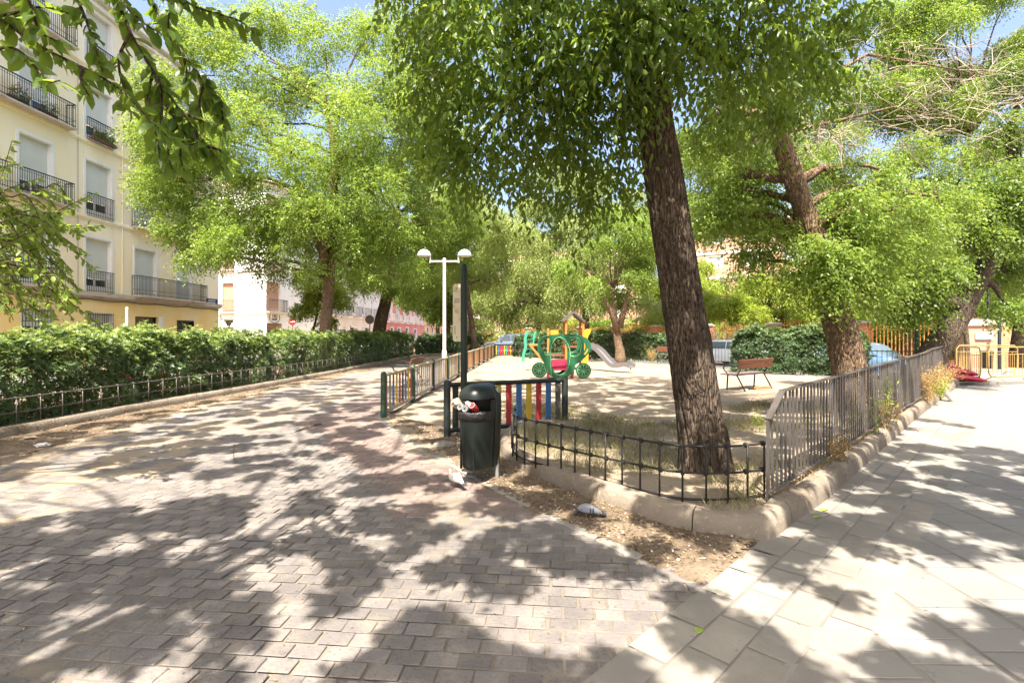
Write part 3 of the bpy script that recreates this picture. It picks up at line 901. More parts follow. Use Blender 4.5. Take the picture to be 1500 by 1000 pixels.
drift('sand_drift', [(-4.9, 4.6), (-4.7, 7), (-4.6, 10), (-4.4, 14), (-4.2, 20)], 1.6, .0165, .009, 23, mt['sand'])
drift('sand_drift', [(-2.3, 9.6), (-1.45, 7.27), (-.83, 6.2)], .3, .018, .012, 19, mt['sand'])

# raised platform at the far end of the pavement, with its own kerb
E0, E1 = np.array([13.0, 15.05]), np.array([22.0, 16.8])
plat = MB()
ed = norm(E1 - E0); en = np.array([-ed[1], ed[0]])
q = [E0 + en * .16, E1 + en * .16, E1 + en * 6.2, E0 + en * 4.4 + ed * 2.2]
plat.prism([tuple(x) for x in q], -.3, .105)
struct(plat, 'platform', mt['tile'])
stones(np.array([E0, E1]), .16, .12, 1.0, .012, 9, 'platform_kerb', mt['kerb'], depth=.14)


# --- rounded kerb stones
def kerb(line, name, h, w, length, seed, zf=0.0, inward=1, gap=.010):
    """sweep of a rounded kerb profile, cut into stones; line = outer foot, stone lies to the left of travel"""
    L = resample(line, .06); seg = np.linalg.norm(np.diff(L, axis=0), axis=1); cum = np.concatenate([[0], np.cumsum(seg)])
    t = norm(np.gradient(L, axis=0)); nn = np.stack([-t[:, 1], t[:, 0]], 1) * inward
    prof = [(0, -.05), (.004, h * .45), (.018, h * .78), (.045, h * .95), (.075, h), (w - .02, h + .002), (w, h - .02), (w, -.05)]
    rr = np.random.default_rng(seed); mb = MB(); s = 0.0
    while s < cum[-1] - .1:
        e = min(s + length * rr.uniform(.9, 1.1), cum[-1])
        ss = np.arange(s + gap / 2, e - gap / 2, .06); ss = np.append(ss, e - gap / 2)
        dz = rr.uniform(-.008, .008); do = rr.uniform(-.006, .006); rings = []
        for q in ss:
            p = np.array([np.interp(q, cum, L[:, 0]), np.interp(q, cum, L[:, 1])]); m = norm(np.array([np.interp(q, cum, nn[:, 0]), np.interp(q, cum, nn[:, 1])]))
            ring = []
            for (o, z) in prof:
                wv = .006 * noise.noise((p[0] * 5, p[1] * 5, z * 9 + seed)) + .004 * noise.noise((p[0] * 17, p[1] * 17, z * 25))
                ring.append((p[0] + m[0] * (o + do + wv), p[1] + m[1] * (o + do + wv), zf + z + (dz + wv if z > 0 else 0)))
            rings.append(ring[::-1] if inward > 0 else ring)
        mb.loft(rings, caps=True); s = e
    return struct(mb, name, mt['kerb'], smooth=True, recalc=True)


kerb(KERB_S, 'bed_kerb', .20, .17, .95, 3)
kerb(np.array(HK), 'hedge_kerb', .15, .16, 1.0, 4)
kerb(np.array([(-6.45, 32), (-5.6, 35.2), (-3.6, 35.8), (-1.6, 35.6)]), 'far_hedge_kerb', .15, .16, 1.0, 5)
# ------------------------------------------------------------------ fences
def curve_solid(splines, depth, bevel=0.0, res=6):
    """flat panel with holes: closed 2-D outlines in x-z, extruded along y; returns (verts, faces)"""
    cu = bpy.data.curves.new('tmp', 'CURVE'); cu.dimensions = '2D'; cu.fill_mode = 'BOTH'; cu.extrude = depth / 2; cu.bevel_depth = bevel; cu.resolution_u = res
    for pts in splines:
        cl = np.array([q[:2] for q in pts], float)
        for _ in range(3):
            a_, b_ = cl, np.roll(cl, -1, 0); cl = np.stack([a_ * .75 + b_ * .25, a_ * .25 + b_ * .75], 1).reshape(-1, 2)
        pts = [(x, y, 1) for x, y in cl]
        sp = cu.splines.new('BEZIER'); sp.bezier_points.add(len(pts) - 1); sp.use_cyclic_u = True
        for b, p in zip(sp.bezier_points, pts):
            b.co = (p[0], p[1], 0); b.handle_left_type = b.handle_right_type = 'VECTOR' if len(p) > 2 and p[2] else 'AUTO'
    ob = bpy.data.objects.new('tmp', cu); C.objects.link(ob)
    dg = bpy.context.evaluated_depsgraph_get(); me = bpy.data.meshes.new_from_object(ob.evaluated_get(dg))
    v = np.array([(q.co.x, -q.co.z, q.co.y) for q in me.vertices]); f = [tuple(p.vertices) for p in me.polygons]
    bpy.data.objects.remove(ob); bpy.data.curves.remove(cu); bpy.data.meshes.remove(me)
    return v, f


def picket_fence(name, label, pts, posts_r, Hh, colours, rail_mat, post_mats, npk, pw=.075, group=None, rail_r=.035, last=True, zb=.0, faded_from=99):
    root = thing(name, label, 'fence', (pts[0][0], pts[0][1], zb), group)
    k = 0
    for i, p in enumerate(pts):
        mb = MB(); hh = Hh + .02 * math.sin(i * 3.1)
        mb.lathe([(posts_r, -.05), (posts_r * 1.02, .02), (posts_r, hh - .03), (posts_r * .8, hh), (posts_r * .3, hh + .012)], (p[0], p[1], zb), 14)
        part(mb, 'post', post_mats[i % len(post_mats)], root, smooth=True)
    for a, b in zip(pts[:-1], pts[1:]):
        a3, b3 = np.array([*a, 0.]), np.array([*b, 0.]); d = norm(b3 - a3)
        for z in (.10, Hh - .06):
            mb = MB(); mb.tube([tuple(a3 + d * .02 + (0, 0, z + zb)), tuple(b3 - d * .02 + (0, 0, z + zb))], rail_r, 10)
            part(mb, 'rail', rail_mat, root, smooth=True)
        L = np.linalg.norm(b3 - a3); nn = np.array([-d[1], d[0], 0])
        for j in range(npk):
            t = (j + .75) / (npk + .5) if npk > 7 else (j + 1) / (npk + 1)
            c = a3 + d * (L * t)
            mb = MB(); ang = math.atan2(d[1], d[0])
            mb.box((c[0], c[1], zb + (.13 + Hh - .09) / 2), (pw, .022, Hh - .22), rotz=ang)
            m, lab = colours(k, j)
            part(mb, 'picket', m, root, bevel=.004, label=lab); k += 1
    return root


cols_near = [('black_green', 'blackish picket beside the left post'), ('black_green', None), ('red', 'red picket'), ('blue', 'blue picket'), ('yellow', 'yellow picket'), ('red', 'red picket'), ('blue', 'blue picket'),
             ('yellow', 'yellow picket'), ('red', 'red picket'), ('blue', 'blue picket'), ('roofgrey', 'bare brown picket at the right end')]
picket_fence('picket_fence', 'single panel of bright red, blue and yellow pickets behind the litter bin', [(-.97, 7.65), (.87, 8.42)], .052, .84,
             lambda k, j: (mt[cols_near[j % 11][0]], cols_near[j % 11][1]), mt['black_green'], [mt['black_green']], 11, .092, 'painted picket fences of the playground')
lf = []
for i in range(12):
    t = i / 11; Y = 9.37 + (34 - 9.37) * t
    lf.append((-2.35 + .0467 * (Y - 9.37), Y))
fr = [mt['red'], mt['rail_wood'], mt['blue'], mt['yellow'], mt['red'], mt['black_green'], mt['blue'], mt['yellow'], mt['red']]
fd = [mt['rail_wood'], mt['blue_f'], mt['yellow_f'], mt['rail_wood'], mt['yellow_f'], mt['blue_f'], mt['rail_wood'], mt['red_f'], mt['yellow_f']]
ff = [mt['yellow_f'], mt['rail_wood'], mt['red_f'], mt['yellow_f'], mt['orange'], mt['yellow_f'], mt['red_f'], mt['rail_wood'], mt['orange']]
picket_fence('picket_fence', 'long sun bleached picket fence on green posts running along the paved path', lf, .055, .84,
             lambda k, j: ((fr if k < 9 else fd if k < 45 else ff)[j], None if k < 9 else ('sun bleached picket' if j == 0 else None)), mt['rail_wood'],
             [mt['green_fence'], mt['green_fence'], mt['black_green']], 9, .07, 'painted picket fences of the playground')
picket_fence('picket_fence', 'short far picket fence in bright mixed colours in front of the pale blue car', [(-1.15, 34.15), (.15, 34.6), (1.5, 35.0)], .055, .84,
             lambda k, j: ([mt['yellow'], mt['blue'], mt['red'], mt['magenta'], mt['yellow'], mt['turquoise'], mt['red'], mt['yellow'], mt['magenta']][j], None), mt['blk'], [mt['blk']], 9, .07,
             'painted picket fences of the playground')


def lattice(name, label, line, z0, zs, m, n_up, group, rod=.0085, coil=True, base=None):
    """low wrought fence: rods through coiled knots"""
    root = thing(name, label, 'fence', (line[0][0], line[0][1], z0), group)
    L = np.asarray(line, float); seg = np.linalg.norm(np.diff(L, axis=0), axis=1); cum = np.concatenate([[0], np.cumsum(seg)])
    for z in zs:
        s = np.arange(0, cum[-1], .06); s = np.append(s, cum[-1])
        pts = [(np.interp(q, cum, L[:, 0]), np.interp(q, cum, L[:, 1]), z + .006 * noise.noise((q * 1.3, z * 9, 0))) for q in s]
        mb = MB(); mb.tube(pts, rod * (1.15 if z != zs[0] else 1.3), 8); part(mb, 'rail', m, root, smooth='all')
    for i in range(n_up):
        q = cum[-1] * i / (n_up - 1)
        p = np.array([np.interp(q, cum, L[:, 0]), np.interp(q, cum, L[:, 1])])
        q2 = min(q + .05, cum[-1]); d = norm(np.array([np.interp(q2, cum, L[:, 0]), np.interp(q2, cum, L[:, 1])]) - np.array([np.interp(q2 - .1, cum, L[:, 0]), np.interp(q2 - .1, cum, L[:, 1])]))
        nn = np.array([d[1], -d[0]]) * rod * 1.9
        mb = MB()
        deep = .03
        mb.tube([(p[0] + nn[0], p[1] + nn[1], zs[0] - .02 - deep), (p[0] + nn[0], p[1] + nn[1], zs[1]), (p[0] + nn[0] * .9, p[1] + nn[1] * .9, zs[-1] + .01)], rod, 7)
        if coil:
            for z in zs[1:]:
                for dx in (-.010, .006):
                    mb.torus((p[0] + d[0] * dx, p[1] + d[1] * dx, z), rod * 2.0, rod * .85, (d[0], d[1], .25), 10, 6)
        part(mb, 'upright', m, root, smooth='all')
    return root


NL = chaikin([(.03, 6.25), (-.0, 5.95), (.10, 5.58), (.436, 5.2), (.734, 4.87), (1.0, 4.58), (1.18, 4.40), (1.34, 4.25), (1.57, 4.20), (1.79, 4.22), (1.98, 4.27), (2.12, 4.33)], 2)
lattice('lattice_fence', 'low wrought iron lattice fence curving round the bed of the leaning trunk', NL, .15, (.185, .40, .62), mt['iron'], 19, 'low iron lattice fences')
HL = np.array([(q[0] - .11, q[1]) for q in HK])
lattice('lattice_fence', 'long low iron lattice fence at the foot of the left hedges', HL, .1, (.16, .34, .56), mt['iron_grey'], 74, 'low iron lattice fences', coil=True)

# --- tall railing on the right
RA, RB = np.array([2.11, 4.22]), np.array([11.6, 13.62]); rd = norm(RB - RA); RL = np.linalg.norm(RB - RA); ra = math.atan2(rd[1], rd[0])
rail = thing('railing', 'tall grey brown flat bar railing along the kerb of the right pavement', 'railing', (RA[0], RA[1], .15))
def rz(s): return 1.045 + .012 * s + .035 * (1 if s > 9.2 else 0) * min(1, (s - 9.2) / .5)
mb = MB()
for a in np.arange(.34, RL - .01, .6):
    b = min(a + .6, RL); p, q = RA + rd * a, RA + rd * b
    mb.bar((*p, rz(a)), (*q, rz(b)), .052, .014)
mb.bar((*(RA + rd * .0), .84), (*(RA + rd * .345), rz(.34)), .052, .014)
part(mb, 'top_rail', mt['rail_brown'], rail)
mb = MB(); mb.bar((*(RA - rd * .02), .235), (*RB, .235 + .10), .04, .012); part(mb, 'bottom_rail', mt['rail_brown'], rail)
n_p = int(RL / .108); extra = MB(); rr = np.random.default_rng(6)
for i in range(n_p + 1):
    s = RL * i / n_p; p = RA + rd * s
    top = rz(s) - .012 if s > .34 else .83 + (rz(.34) - .84) * s / .34
    tl = rr.normal(0, .004)
    w = .034 if i % 22 else .055
    z0 = (.10 if i % 22 == 0 else .24) + .008 * s
    tgt = MB() if i < 100 else extra
    tgt.bar((*p, z0), (p[0] + tl, p[1] + rr.normal(0, .004), top), .012, w, up=(rd[0], rd[1], 0))
    if i < 100: part(tgt, 'picket', mt['rail_brown'], rail)
far_p = part(extra, 'far_pickets', mt['rail_brown'], rail); far_p['kind'] = 'stuff'

# --- litter bin -------------------------------------------------------
BX, BY = XA(699, 5.30), 5.30; BR = R(-34); BS = .86
bin_ = thing('litter_bin', 'dark green plastic litter bin overflowing with rubbish on a steel post', 'litter bin', (BX, BY, 0))
def bl(mb):
    mb.v = [q * np.array([BS, BS, 1.0]) + np.array([0, 0, 0]) for q in mb.v]
    return mb.move((BX, BY, 0), BR)
def dsec(w, dpt, z, y0=0.05, n=30, flat=.10):
    out = []
    for k in range(n):
        a = 2 * math.pi * k / n; c, s = math.cos(a), math.sin(a)
        x = math.copysign(abs(c) ** .72, c) * w / 2
        y = math.copysign(abs(s) ** (.8 if s < 0 else .35), s) * (dpt if s < 0 else flat)
        out.append((x, y0 + y, z))
    return out
mb = MB()
secs = [(.155, .20, .13), (.157, .27, .185), (.18, .308, .225), (.22, .32, .238), (.45, .345, .26), (.70, .372, .278), (.735, .382, .286), (.75, .382, .286), (.755, .36, .27), (.66, .34, .25)]
mb.loft([dsec(w, d, z) for z, w, d in secs], caps=True)
# vertical grooves pressed into the front
part(bl(mb), 'body', mt['bin'], bin_, smooth=True)
mb = MB()
for sx in (-1, 1):
    mb.box((sx * .10, -.186, .40), (.012, .02, .46), rotz=sx * .35)
mb.box((-.16, -.10, .40), (.012, .02, .5), rotz=-.9)
part(bl(mb), 'rib', mt['bin'], bin_, bevel=.004)
mb = MB()
def back(z): return None
prof = []
for k in range(13):
    a = math.pi * k / 12; prof.append((-.196 * math.cos(a), .845 + .185 * math.sin(a)))
outl = [(-.17, .19), (-.155, .16), (.155, .16), (.17, .19), (.196, .7)] + [(x, z) for x, z in prof[::-1]] + [(-.196, .7)]
n = len(outl); V = [(x, .125, z) for x, z in outl] + [(x, .235, z) for x, z in outl]
mb.add(V, [tuple(range(n)), tuple(range(2 * n - 1, n - 1, -1))] + [(i, n + i, n + (i + 1) % n, (i + 1) % n) for i in range(n)])
part(bl(mb), 'back_panel', mt['bin'], bin_, bevel=.012, smooth=True, recalc=True)
mb = MB()      # hood: domed lid over the opening
rings = []
for i in range(9):
    a = (math.pi / 2) * i / 8
    sc = math.cos(a) ** .8 if i < 8 else .02; z = .905 + .125 * math.sin(a)
    rings.append([(x * sc, .05 + (y - .05) * sc if y < .05 else y * 1.0, z) for x, y, _ in dsec(.39, .275, z, flat=.085)])
rings = [[(x, y, z - .02) for x, y, z in rings[0]]] + rings
mb.loft(rings, caps=True); part(bl(mb), 'lid', mt['bin'], bin_, smooth=True)
mb = MB()
for sx in (-1, 1):
    mb.box((sx * .176, .085, .80), (.026, .10, .14))
part(bl(mb), 'lid_bracket', mt['bin'], bin_, bevel=.004)
mb = MB(); rings = []
for (z, w, d) in ((.665, .376, .283), (.70, .384, .290), (.735, .390, .294), (.755, .385, .288), (.76, .34, .24), (.70, .30, .20)):
    rings.append([(x * (1 + .03 * noise.noise((x * 30, y * 30, z * 20))), y * (1 + .05 * noise.noise((x * 24, y * 24, z * 22 + 4))), z + .014 * noise.noise((x * 22, y * 22, z * 5))) for x, y, z in dsec(w, d, z, n=44)])
mb.loft(rings, caps=True); part(bl(mb), 'bag', mt['bag'], bin_, smooth='all')
mb = MB(); mb.tube([(.15, .20, -.02), (.15, .20, .98)], .024, 12); mb.box((.15, .2, .006), (.13, .13, .012)); part(bl(mb), 'post', mt['steel'], bin_, smooth=True)

def can(name, label, x, y, z, ax, m, lid=True, r=.037, L=.13):
    c = Matrix.Rotation(BR, 3, 'Z') @ Vector((x * BS, y * BS, z)) + Vector((BX, BY, 0))
    d = Matrix.Rotation(BR, 3, 'Z') @ Vector(ax).normalized()
    root = thing(name, label, 'drink can', tuple(c), 'drink cans poking out of the bin')
    mb = MB(); P = [c - d * L * q for q in (-.02, 0, .06, .12, .9, .96, 1.0)]
    mb.tube([c - d * L * q for q in (.03, .06, .14, .9, .97, 1.0)], [r * .86, r * .9, r, r, r * .9, r * .8], 18); part(mb, 'body', m, root, smooth=True)
    mb = MB(); mb.torus(c - d * L * .03, r * .84, .0035, d, 18, 6); mb.tube([c - d * L * .05, c - d * L * .035], r * .82, 18); part(mb, 'rim', mt['can_metal'], root, smooth=True)
    mb = MB(); mb.tube([c - d * L * .036, c - d * L * .028], .011, 12); part(mb, 'opening', mt['blk'], root)
can('drink_can', 'red drink can sticking out of the bin on the right', .085, -.215, .835, (.15, -.75, .55), mt['red'])
can('drink_can', 'pale can lying in the bin mouth, the leftmost can', -.085, -.225, .81, (.05, -.95, .12), mt['steel'])
can('drink_can', 'pale can lowest in the middle of the bin mouth', -.005, -.235, .795, (.12, -.95, .05), mt['steel'])
mb = MB()
rings = []
cb = Matrix.Rotation(BR, 3, 'Z') @ Vector((-.155 * BS, -.17 * BS, .835)) + Vector((BX, BY, 0))
bm = bmesh.new(); bmesh.ops.create_icosphere(bm, subdivisions=3, radius=.062)
for v in bm.verts:
    q = v.co; k = 1 + .35 * noise.noise(q * 28) + .2 * noise.noise(q * 70); v.co = Vector((q.x * k * 1.1, q.y * k, q.z * k * .85))
me = bpy.data.meshes.new('paper_bag'); bm.to_mesh(me); bm.free()
o = link('paper_bag', me, mt['kraft'], None); o.location = cb; tag(o, 'crumpled cream paper bag bulging from the left of the bin mouth', 'paper bag')
cb2 = Matrix.Rotation(BR, 3, 'Z') @ Vector((.03 * BS, -.2 * BS, .84)) + Vector((BX, BY, 0))
bm = bmesh.new(); bmesh.ops.create_icosphere(bm, subdivisions=3, radius=.028)
for v in bm.verts:
    q = v.co; k = 1 + .4 * noise.noise(q * 33 + Vector((3, 1, 2))) + .2 * noise.noise(q * 80); v.co = Vector((q.x * k * 1.2, q.y * k, q.z * k))
me = bpy.data.meshes.new('paper_wrapper'); bm.to_mesh(me); bm.free()
o = link('paper_wrapper', me, mt['paper'], None); o.location = cb2; tag(o, 'crumpled white wrapper between the cans in the bin', 'wrapper')
cbb = Matrix.Rotation(BR, 3, 'Z') @ Vector((-.2 * BS, -.15 * BS, .86)) + Vector((BX, BY, 0))
root = thing('plastic_bottle', 'plastic bottle neck with a blue cap leaning out of the bin', 'bottle', tuple(cbb))
d = Matrix.Rotation(BR, 3, 'Z') @ Vector((-.8, -.25, .25)).normalized()
mb = MB(); mb.tube([cbb - d * .11, cbb - d * .05, cbb - d * .02, cbb], [.028, .028, .015, .013], 14); part(mb, 'body', mt['paper'], root, smooth=True)
mb = MB(); mb.tube([cbb, cbb + d * .02], .0155, 14); part(mb, 'cap', mt['blue'], root)

# --- green post with the cream plaque
SX, SY = XA(679.5, 7.2), 7.2
sp = thing('sign_post', 'dark green round post with a narrow cream plaque behind the litter bin', 'sign post', (SX, SY, 0))
mb = MB(); mb.lathe([(.046, -.03), (.046, 2.46), (.042, 2.50), (.028, 2.525), (.006, 2.535)], (SX, SY, 0), 18); part(mb, 'post', mt['green_post'], sp, smooth=True)
mb = MB()
for z in (1.2, 2.35): mb.lathe([(.046, z - .02), (.049, z - .018), (.049, z + .018), (.046, z + .02)], (SX, SY, 0), 18, caps=False)
part(mb, 'collar', mt['green_post'], sp, smooth=True)
pz0, pz1 = ZA(500, SY), ZA(416, SY); px0 = XA(663.5, SY); px1 = SX - .044
mb = MB(); w = px1 - px0; cx_ = (px0 + px1) / 2; ch = .022
outl = [(px0, pz0 + ch), (px0 + ch, pz0), (px1, pz0), (px1, pz1), (px0 + ch, pz1), (px0, pz1 - ch)]
mb.add([(x, SY - .009, z) for x, z in outl] + [(x, SY + .009, z) for x, z in outl], [tuple(range(6)), tuple(range(11, 5, -1))] + [(i, 6 + i, 6 + (i + 1) % 6, (i + 1) % 6) for i in range(6)])
pl = part(mb, 'plaque', mt['plaque'], sp, recalc=True)
mb = MB(); rr = np.random.default_rng(3)
def strokes(zc, half, n, hh):
    x = cx_ - half
    while x < cx_ + half:
        ww = rr.uniform(.003, .008); mb.box((x + ww / 2, SY - .0105, zc), (ww, .003, hh * rr.uniform(.6, 1))); x += ww + .0025
for zc in (pz1 - .21, pz1 - .235, pz1 - .258): strokes(zc, .034, 8, .012)
for zc in (pz1 - .37, pz1 - .395): strokes(zc, .026, 7, .011)
strokes(pz1 - .105, .026, 6, .006)
mb.box((cx_ - .025, SY - .0105, pz0 + .16), (.008, .003, .12))
for zz in (pz0 + .06, pz1 - .06):
    mb.add([(cx_ - .012, SY - .0105, zz - .008), (cx_ + .012, SY - .0105, zz - .008), (cx_, SY - .0105, zz + .012)], [(0, 1, 2)])
sub(mb, 'lettering', mt['ink'], pl)

# --- double headed lamp
LX, LY = XA(651, 18.0), 18.0
lamp = thing('street_lamp', 'slim white street lamp with two half dome heads on a crossbar', 'street lamp', (LX, LY, 0))
zt = ZA(383, LY)
mb = MB(); mb.lathe([(.085, -.02), (.085, .9), (.062, .98), (.055, zt - .02), (.055, zt + .1), (.04, zt + .12)], (LX, LY, 0), 16); part(mb, 'post', mt['white_paint'], lamp, smooth=True)
hx = .50
mb = MB(); mb.tube([(LX - hx, LY, zt), (LX + hx, LY, zt)], .035, 10); part(mb, 'crossbar', mt['white_paint'], lamp, smooth=True)
for sx in (-1, 1):
    mb = MB(); mb.box((LX + sx * hx, LY, zt + .10), (.05, .06, .30)); part(mb, 'bracket', mt['white_paint'], lamp, bevel=.006)
    c = (LX + sx * (hx + .21), LY, zt + .23)
    mb = MB(); mb.lathe([(.0, .20), (.08, .185), (.16, .14), (.215, .07), (.235, 0), (.235, -.03), (.22, -.045), (.215, -.01), (.12, .0)], c, 24); hd = part(mb, 'lamp_head', mt['lamp_white'], lamp, smooth=True)
    mb = MB(); mb.lathe([(.21, -.03), (.17, -.05), (.05, -.058)], c, 20); sub(mb, 'diffuser', mt['white_paint'], hd, smooth=True)


# ------------------------------------------------------------------ benches
def make_bench(label, loc, rotz, L=1.75, wood='bench_wood', group='park benches'):
    """origin under the seat; sits facing -y, backrest at +y"""
    root = thing('park_bench', label, 'bench', (0, 0, 0), group, world=False)
    mb = MB()
    for y in (-.22, -.075, .07): mb.box((0, y, .435), (L, .135, .035))
    part(mb, 'seat', mt['bench_seat'], root, bevel=.008)
    mb = MB(); rot = Matrix.Rotation(R(-14), 3, 'X')
    for z in (.655, .785): mb.box((0, .215 + (z - .6) * .25, z), (L, .03, .122), rot=rot)
    part(mb, 'backrest', mt[wood], root, bevel=.008)
    for x in (-L / 2 + .18, L / 2 - .18):
        mb = MB(); mb.tube([(x, -.20, .0), (x, -.17, .42)], .021, 8); part(mb, 'leg', mt['blk'], root, smooth=True)
        mb = MB(); mb.tube([(x, .33, .0), (x, .16, .30), (x, .09, .42)], .021, 8); part(mb, 'leg', mt['blk'], root, smooth=True)
        mb = MB(); mb.tube([(x, .06, .40), (x, .17, .52), (x, .275, .86)], .014, 8); part(mb, 'back_support', mt['blk'], root, smooth=True)
        mb = MB(); sx = x + (.02 if x > 0 else -.02)
        a = [(sx, -.17, .42), (sx, -.19, .47), (sx, -.26, .53), (sx, -.29, .60), (sx, -.25, .665), (sx, -.15, .67), (sx, .02, .655), (sx, .18, .66)]
        mb.tube(a, .019, 8); part(mb, 'armrest', mt['blk'], root, smooth=True)
    mb = MB(); mb.tube([(-L / 2 + .18, .0, .40), (L / 2 - .18, .0, .40)], .012, 6); part(mb, 'stretcher', mt['blk'], root, smooth=True)
    root.location = loc; root.rotation_euler = (0, 0, rotz); return root


bx, by, _ = G(1096, 571)
b0 = make_bench('red brown park bench seen from behind in front of the right hedge', (bx + .05, by + .15, .01), R(180 + 35), 1.7)
dup(b0, (-3.0, 14.9, .0), R(-92), 'red brown park bench beside the bleached fence, its back to the fence')
dup(b0, (XA(983, 27.0), 27.0, 0), R(184), 'far bench half hidden by the leaning trunk')
dup(b0, (XA(679, 30), 30, 0), R(-92), 'far bench behind the white lamp on the paved path')
root = thing('toy_scooter', 'orange and black toy lying on the ground under the bench', 'toy', (bx + .22, by - .02, 0))
mb = MB(); mb.bar((bx + .12, by - .05, .06), (bx + .56, by - .12, .09), .10, .05); part(mb, 'deck', mt['orange'], root, bevel=.015)
for q in (.03, -.06):
    mb = MB(); mb.tube([(bx + .10 + q, by - .09, .045), (bx + .10 + q, by + .0, .045)], .045, 14); part(mb, 'wheel', mt['rubber'], root, smooth=True)

# ------------------------------------------------------------------ playground
CY = 17.4; CX = XA(822, CY); U = .00309
def cz(x, y, w=0): return ((x - 460) * U, (862 - y) * U, w)
pony = thing('play_coach', 'bright green flat play coach with spoked wheels behind the near picket panel', 'play panel', (CX, CY, 0))
outer = [cz(*p) for p in [(228, 455), (285, 412), (430, 388), (600, 386), (715, 412), (772, 470), (778, 545), (735, 610), (650, 690), (610, 705), (598, 770), (540, 835), (430, 862), (345, 828), (312, 750), (292, 695), (243, 625), (222, 540)]]
holes = [[(252, 470), (300, 432), (348, 428), (338, 500), (335, 560), (330, 600), (285, 590), (243, 530)],
         [(358, 690), (352, 540), (385, 455), (440, 418), (500, 452), (548, 540), (545, 690), (500, 780), (430, 816), (375, 765)],
         [(556, 440), (640, 424), (668, 480), (655, 560), (560, 575), (566, 500)],
         [(712, 440), (744, 470), (757, 530), (732, 582), (712, 588), (720, 510)]]
def grow(ps, k):
    c_ = np.mean([p[:2] for p in ps], 0); return [(c_[0] + (p[0] - c_[0]) * k, c_[1] + (p[1] - c_[1]) * k) for p in ps]
for dy, nm in ((0, 'side_panel'), (.75, 'side_panel')):
    v, f = curve_solid([grow(outer, 1.045)] + [grow([cz(*p) for p in h], k_) for h, k_ in zip(holes, (1.12, 1.06, 1.06, 1.25))], .028)
    mb = MB(); mb.add(v + np.array([CX, CY + dy, .02]), f); part(mb, nm, mt['coach'], pony)
def line_xy(pts, dy=-.017, r=.008, close=False):
    P = [(CX + (x - 460) * U, CY + dy, .02 + (862 - y) * U) for x, y in pts]
    P = [tuple(q) for q in chaikin(P, 2)]
    return P
mb = MB()
for pts in ([(350, 840), (345, 690), (340, 540), (378, 440), (440, 402), (508, 438), (558, 540), (556, 690), (520, 790), (440, 835), (372, 790)], [(548, 412), (650, 410), (684, 480), (668, 600), (640, 625), (560, 622), (556, 590)],
            [(350, 590), (480, 582)], [(272, 570), (335, 580), (335, 610), (275, 600), (272, 570)], [(560, 580), (640, 570), (650, 610), (560, 620), (560, 580)]):
    mb.tube(line_xy(pts), .009, 6)
part(mb, 'outline', mt['coach_light'], pony, smooth='all')
for wx, wy in ((220, 768), (703, 776)):
    c = (CX + (wx - 460) * U, CY - .045, .02 + (862 - wy) * U + .0); rw = 84 * U
    mb = MB(); mb.tube([(c[0], CY - .06, c[2]), (c[0], CY - .03, c[2])], rw, 28); wh = part(mb, 'wheel', mt['coach'], pony, smooth=True)
    mb = MB(); mb.torus((c[0], CY - .062, c[2]), rw * .78, .008, (0, 1, 0), 28, 6)
    for k in range(9):
        a = 2 * math.pi * k / 9 + .2; mb.tube([(c[0] + math.cos(a) * .03, CY - .063, c[2] + math.sin(a) * .03), (c[0] + math.cos(a) * rw * .78, CY - .063, c[2] + math.sin(a) * rw * .78)], .008, 5)
    mb.torus((c[0], CY - .063, c[2]), .025, .008, (0, 1, 0), 12, 6)
    sub(mb, 'spokes', mt['coach_light'], wh, smooth='all')
mb = MB(); mb.box((CX - .05, CY + .37, .30), (.62, .62, .03)); mb.box((CX - .05, CY + .66, .45), (.62, .03, .36)); mb.box((CX - .33, CY + .37, .22), (.03, .66, .3)); mb.box((CX + .23, CY + .37, .22), (.03, .66, .3))
part(mb, 'bench', mt['magenta'], pony, bevel=.006)
mb = MB(); mb.box((CX - .42, CY + .37, .17), (.05, .7, .3)); mb.box((CX + .42, CY + .37, .17), (.05, .7, .3)); part(mb, 'chassis', mt['red'], pony, bevel=.006)

TY = 21.5
tow = thing('play_tower', 'wooden play tower with gabled roof, climbing arch and steel slide', 'play tower', (XA(841, TY), TY, 0))
def tx(x): return XA(x, TY)
pz = ZA(468, TY)
for x in (827, 855):
    for dy in (0, .95):
        mb = MB(); mb.box((tx(x) + (.06 if x < 840 else -.02), TY + dy, pz / 2), (.09, .09, pz)); part(mb, 'post', mt['orange'], tow, bevel=.01)
mb = MB(); xm = tx(840.5); ze, zp = ZA(470, TY), ZA(455.5, TY); hw = tx(857.5) - xm
V = [(xm - hw, ze), (xm, zp), (xm + hw, ze), (xm + hw - .04, ze - .07), (xm, zp - .10), (xm - hw + .04, ze - .07)]
mb.add([(x, TY - .12, z) for x, z in V] + [(x, TY + 1.07, z) for x, z in V], [tuple(range(5, -1, -1)), tuple(range(6, 12))] + [(i, (i + 1) % 6, 6 + (i + 1) % 6, 6 + i) for i in range(6)])
part(mb, 'roof', mt['roofgrey'], tow, recalc=True)
mb = MB(); mb.box((xm, TY + .47, .98), (tx(856) - tx(826), 1.0, .06)); part(mb, 'deck', mt['bench_wood'], tow)
mb = MB(); mb.tube([(tx(828), TY + .95, ZA(485, TY)), (tx(854), TY + .95, ZA(485, TY))], .02, 8); part(mb, 'bar', mt['orange'], tow, smooth=True)
mb = MB(); v, f = curve_solid([[(tx(853), 1.72), (tx(866), 1.74), (tx(864.5), 1.58), (tx(860), 1.40), (tx(859.5), 1.0), (tx(862), .7), (tx(860), .15), (tx(852), .15), (tx(854), .8)]], .04)
mb.add(v + np.array([0, TY - .08, 0]), f); part(mb, 'side_panel', mt['amber'], tow)
